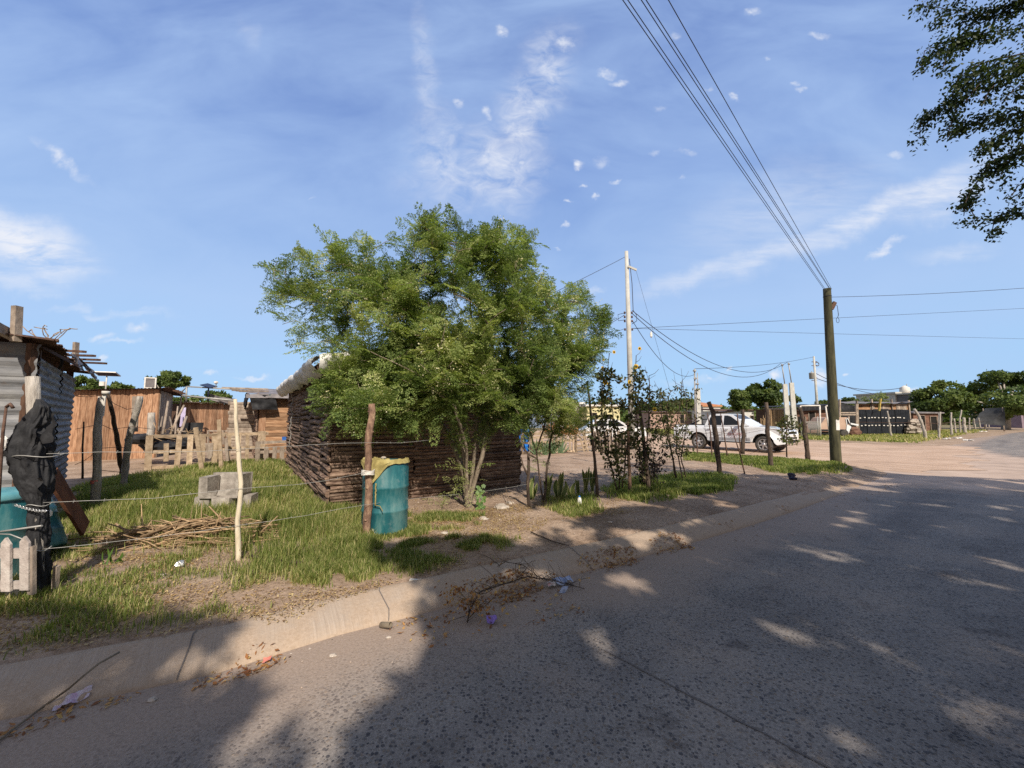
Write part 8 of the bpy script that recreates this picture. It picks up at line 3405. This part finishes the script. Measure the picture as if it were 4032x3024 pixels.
MAT['red_white'] = M('red_and_white_wrap', [(.55, .05, .06), (.62, .55, .52), (.7, .66, .62)], 18, ta=.2, bump=.4)
single('wrapper', mb, MAT['red_white'], 'crumpled red and white wrapper left of the blue and white rag', 'wrapper', org=tuple(G(2165, 2312, 0)))
mb = MB()
sheet(mb, G(1918, 2452, .02), Vector((.075, -.01, .02)), Vector((-.005, .06, .01)), 8, 6, .03, 22)
MAT['purple_plastic'] = M('purple_plastic', [(.20, .12, .45), (.34, .24, .62)], 18, rough=.4, ta=.2, bump=.3)
single('plastic_scrap', mb, MAT['purple_plastic'], 'violet plastic scrap under the leaf clump of the dead branch', 'scrap', org=tuple(G(1925, 2452, 0)))
mb = MB()
p = G(1510, 2468, .022)
mb.lathe(p - Vector((.03, -.03, 0)), [(.018, 0), (.021, .005), (.021, .10), (.018, .1), (.016, .01)], 14, .5, Matrix.Rotation(math.radians(78), 3, Vector((.5, 1, 0)).normalized()))
MAT['mud_tube'] = M('muddy_cardboard', [(.14, .11, .08), (.22, .18, .13)], 18, ta=0, bump=.4)
single('cardboard_tube', mb, MAT['mud_tube'], 'short muddy cardboard tube lying at the kerb foot', 'tube', org=tuple(p))
mb = MB()
sheet(mb, G(200, 2800, .01), Vector((.11, .09, .02)), Vector((-.03, .05, .02)), 10, 8, .03, 18)
MAT['pink_wrap'] = M('purple_and_white_wrap', [(.30, .10, .22), (.60, .55, .60), (.5, .3, .45)], 22, ta=.2, bump=.3)
single('wrapper', mb, MAT['pink_wrap'], 'crumpled purple and white wrapper by the cable, bottom left', 'wrapper', org=tuple(G(240, 2800, 0)))
mb = MB()
sheet(mb, G(1030, 2612, .01), Vector((.05, .01, .01)), Vector((-.01, .04, .01)), 6, 5, .02, 22)
single('wrapper', mb, M('coral_wrap', [(.55, .14, .10), (.7, .28, .22)], 20, ta=0), 'tiny coral-red wrapper scrap at the foot of the lit kerb', 'wrapper', org=tuple(G(1040, 2605, 0)))
mb = MB()
p = gz(G(1636, 2268), .01)
mb.box(p + UPZ * .012, (.11, .03, .02), Matrix.Rotation(-.1, 3, 'Z'), .8, jit=.004)
mb.box(p + Vector((.03, -.02, .02)), (.05, .02, .02), Matrix.Rotation(.4, 3, 'Z'), .9, jit=.004)
single('broken_sandal', mb, MAT['white_paint'], 'broken white sandal on the bare verge below the drum', 'sandal', org=tuple(p))
mb = MB()
mb.rock(gz(G(707, 2236), .035), .035, .9, sq=(1.2, 1, .8), n=8)
single('foil_ball', mb, MAT['chain'], 'crumpled silvery foil ball on the sunny verge', 'foil', org=tuple(gz(G(707, 2240))))
p = gz(G(2282, 1992), 0)
T = thing('plastic_bottle', 'small clear white bottle standing before the sword plants', 'bottle', tuple(p))
mb = MB()
mb.lathe(p, [(.03, 0), (.034, .01), (.034, .1), (.026, .125), (.014, .14)], 14, .8)
part(T, 'body', mb, MAT['white_tarp'])
mb = MB()
mb.lathe(p + UPZ * .14, [(.016, 0), (.016, .02), (.01, .022)], 10, .8)
part(T, 'cap', mb, MAT['blue_plastic'])
mb = MB()
mb.rock(gz(G(3116, 1880), .05), .08, .3, sq=(1.2, .8, .8))
mb.rock(gz(G(3122, 1888), .03), .07, .2, sq=(1.3, .8, .6))
single('dark_rag', mb, M('navy_cloth', [(.01, .012, .03), (.03, .03, .06)], 10, ta=0), 'small navy rag on the bare verge left of the mossy pole', 'rag', org=tuple(gz(G(3116, 1890))))
for (u, v, s_, lab) in ((1750, 2100, .035, 'torn white paper scrap on the shaded grass'), (1870, 2150, .035, 'second torn white scrap nearer the gutter leaves'),
                        (635, 2270, .03, 'pale flat stone chip near the foil ball'), (600, 2758, .02, 'pale stone chip in the leaves at the kerb foot'),
                        (1310, 2585, .02, 'white crumb of plaster on the sunny pavement'), (1530, 2512, .016, 'tiny white pebble below the cardboard tube'),
                        (2402, 2052, .03, 'small white scrap on the dappled slope'), (2370, 2245, .03, 'pale green scrap beside the gutter leaves')):
    mb = MB()
    p = gz(G(u, v)) if v < 2400 else G(u, v, 0)
    mb.rock(p + UPZ * s_ * .3, s_, .8, sq=(1.2, .9, .45))
    single('stone_chip' if 'stone' in lab or 'pebble' in lab or 'plaster' in lab else 'paper_scrap', mb, MAT['stone'], lab, 'chip' if 'stone' in lab or 'pebble' in lab or 'plaster' in lab else 'scrap', org=tuple(p))
for (u, v, r, lab) in ((1975, 2000, .10, 'broad pale stone half buried right of the big tree foot'), (1905, 2045, .05, 'small round stone by the big tree foot'), (2010, 1985, .05, 'round stone between the tree foot and the cut stub')):
    mb = MB()
    p = gz(G(u, v))
    mb.rock(p + UPZ * .01, r, .5, sq=(1.3, 1, .6))
    single('stone', mb, MAT['stone'], lab, 'stone', org=tuple(p))
mb = MB()
P_ = [G(u, v, z) for (u, v, z) in ((-60, 2960, .012), (60, 2865, .012), (180, 2775, .02), (270, 2712, .10), (330, 2660, .14), (390, 2612, .16), (470, 2568, .165))]
mb.tube(P_, .006, 6)
single('ground_cable', mb, MAT['mud_tube'], 'thin grey cable crossing the kerb at the bottom left corner', 'cable', org=tuple(P_[0]))
mb = MB()
mb.tube([gz(G(u, v), .02 + dz) for (u, v, dz) in ((1990, 1950, .15), (2000, 1985, .1), (2030, 2010, .02), (2070, 2030, .01))], .005, 5)
single('fallen_twig', mb, MAT['twig'], 'pale bent twig over the broad stone by the tree foot', 'twig')
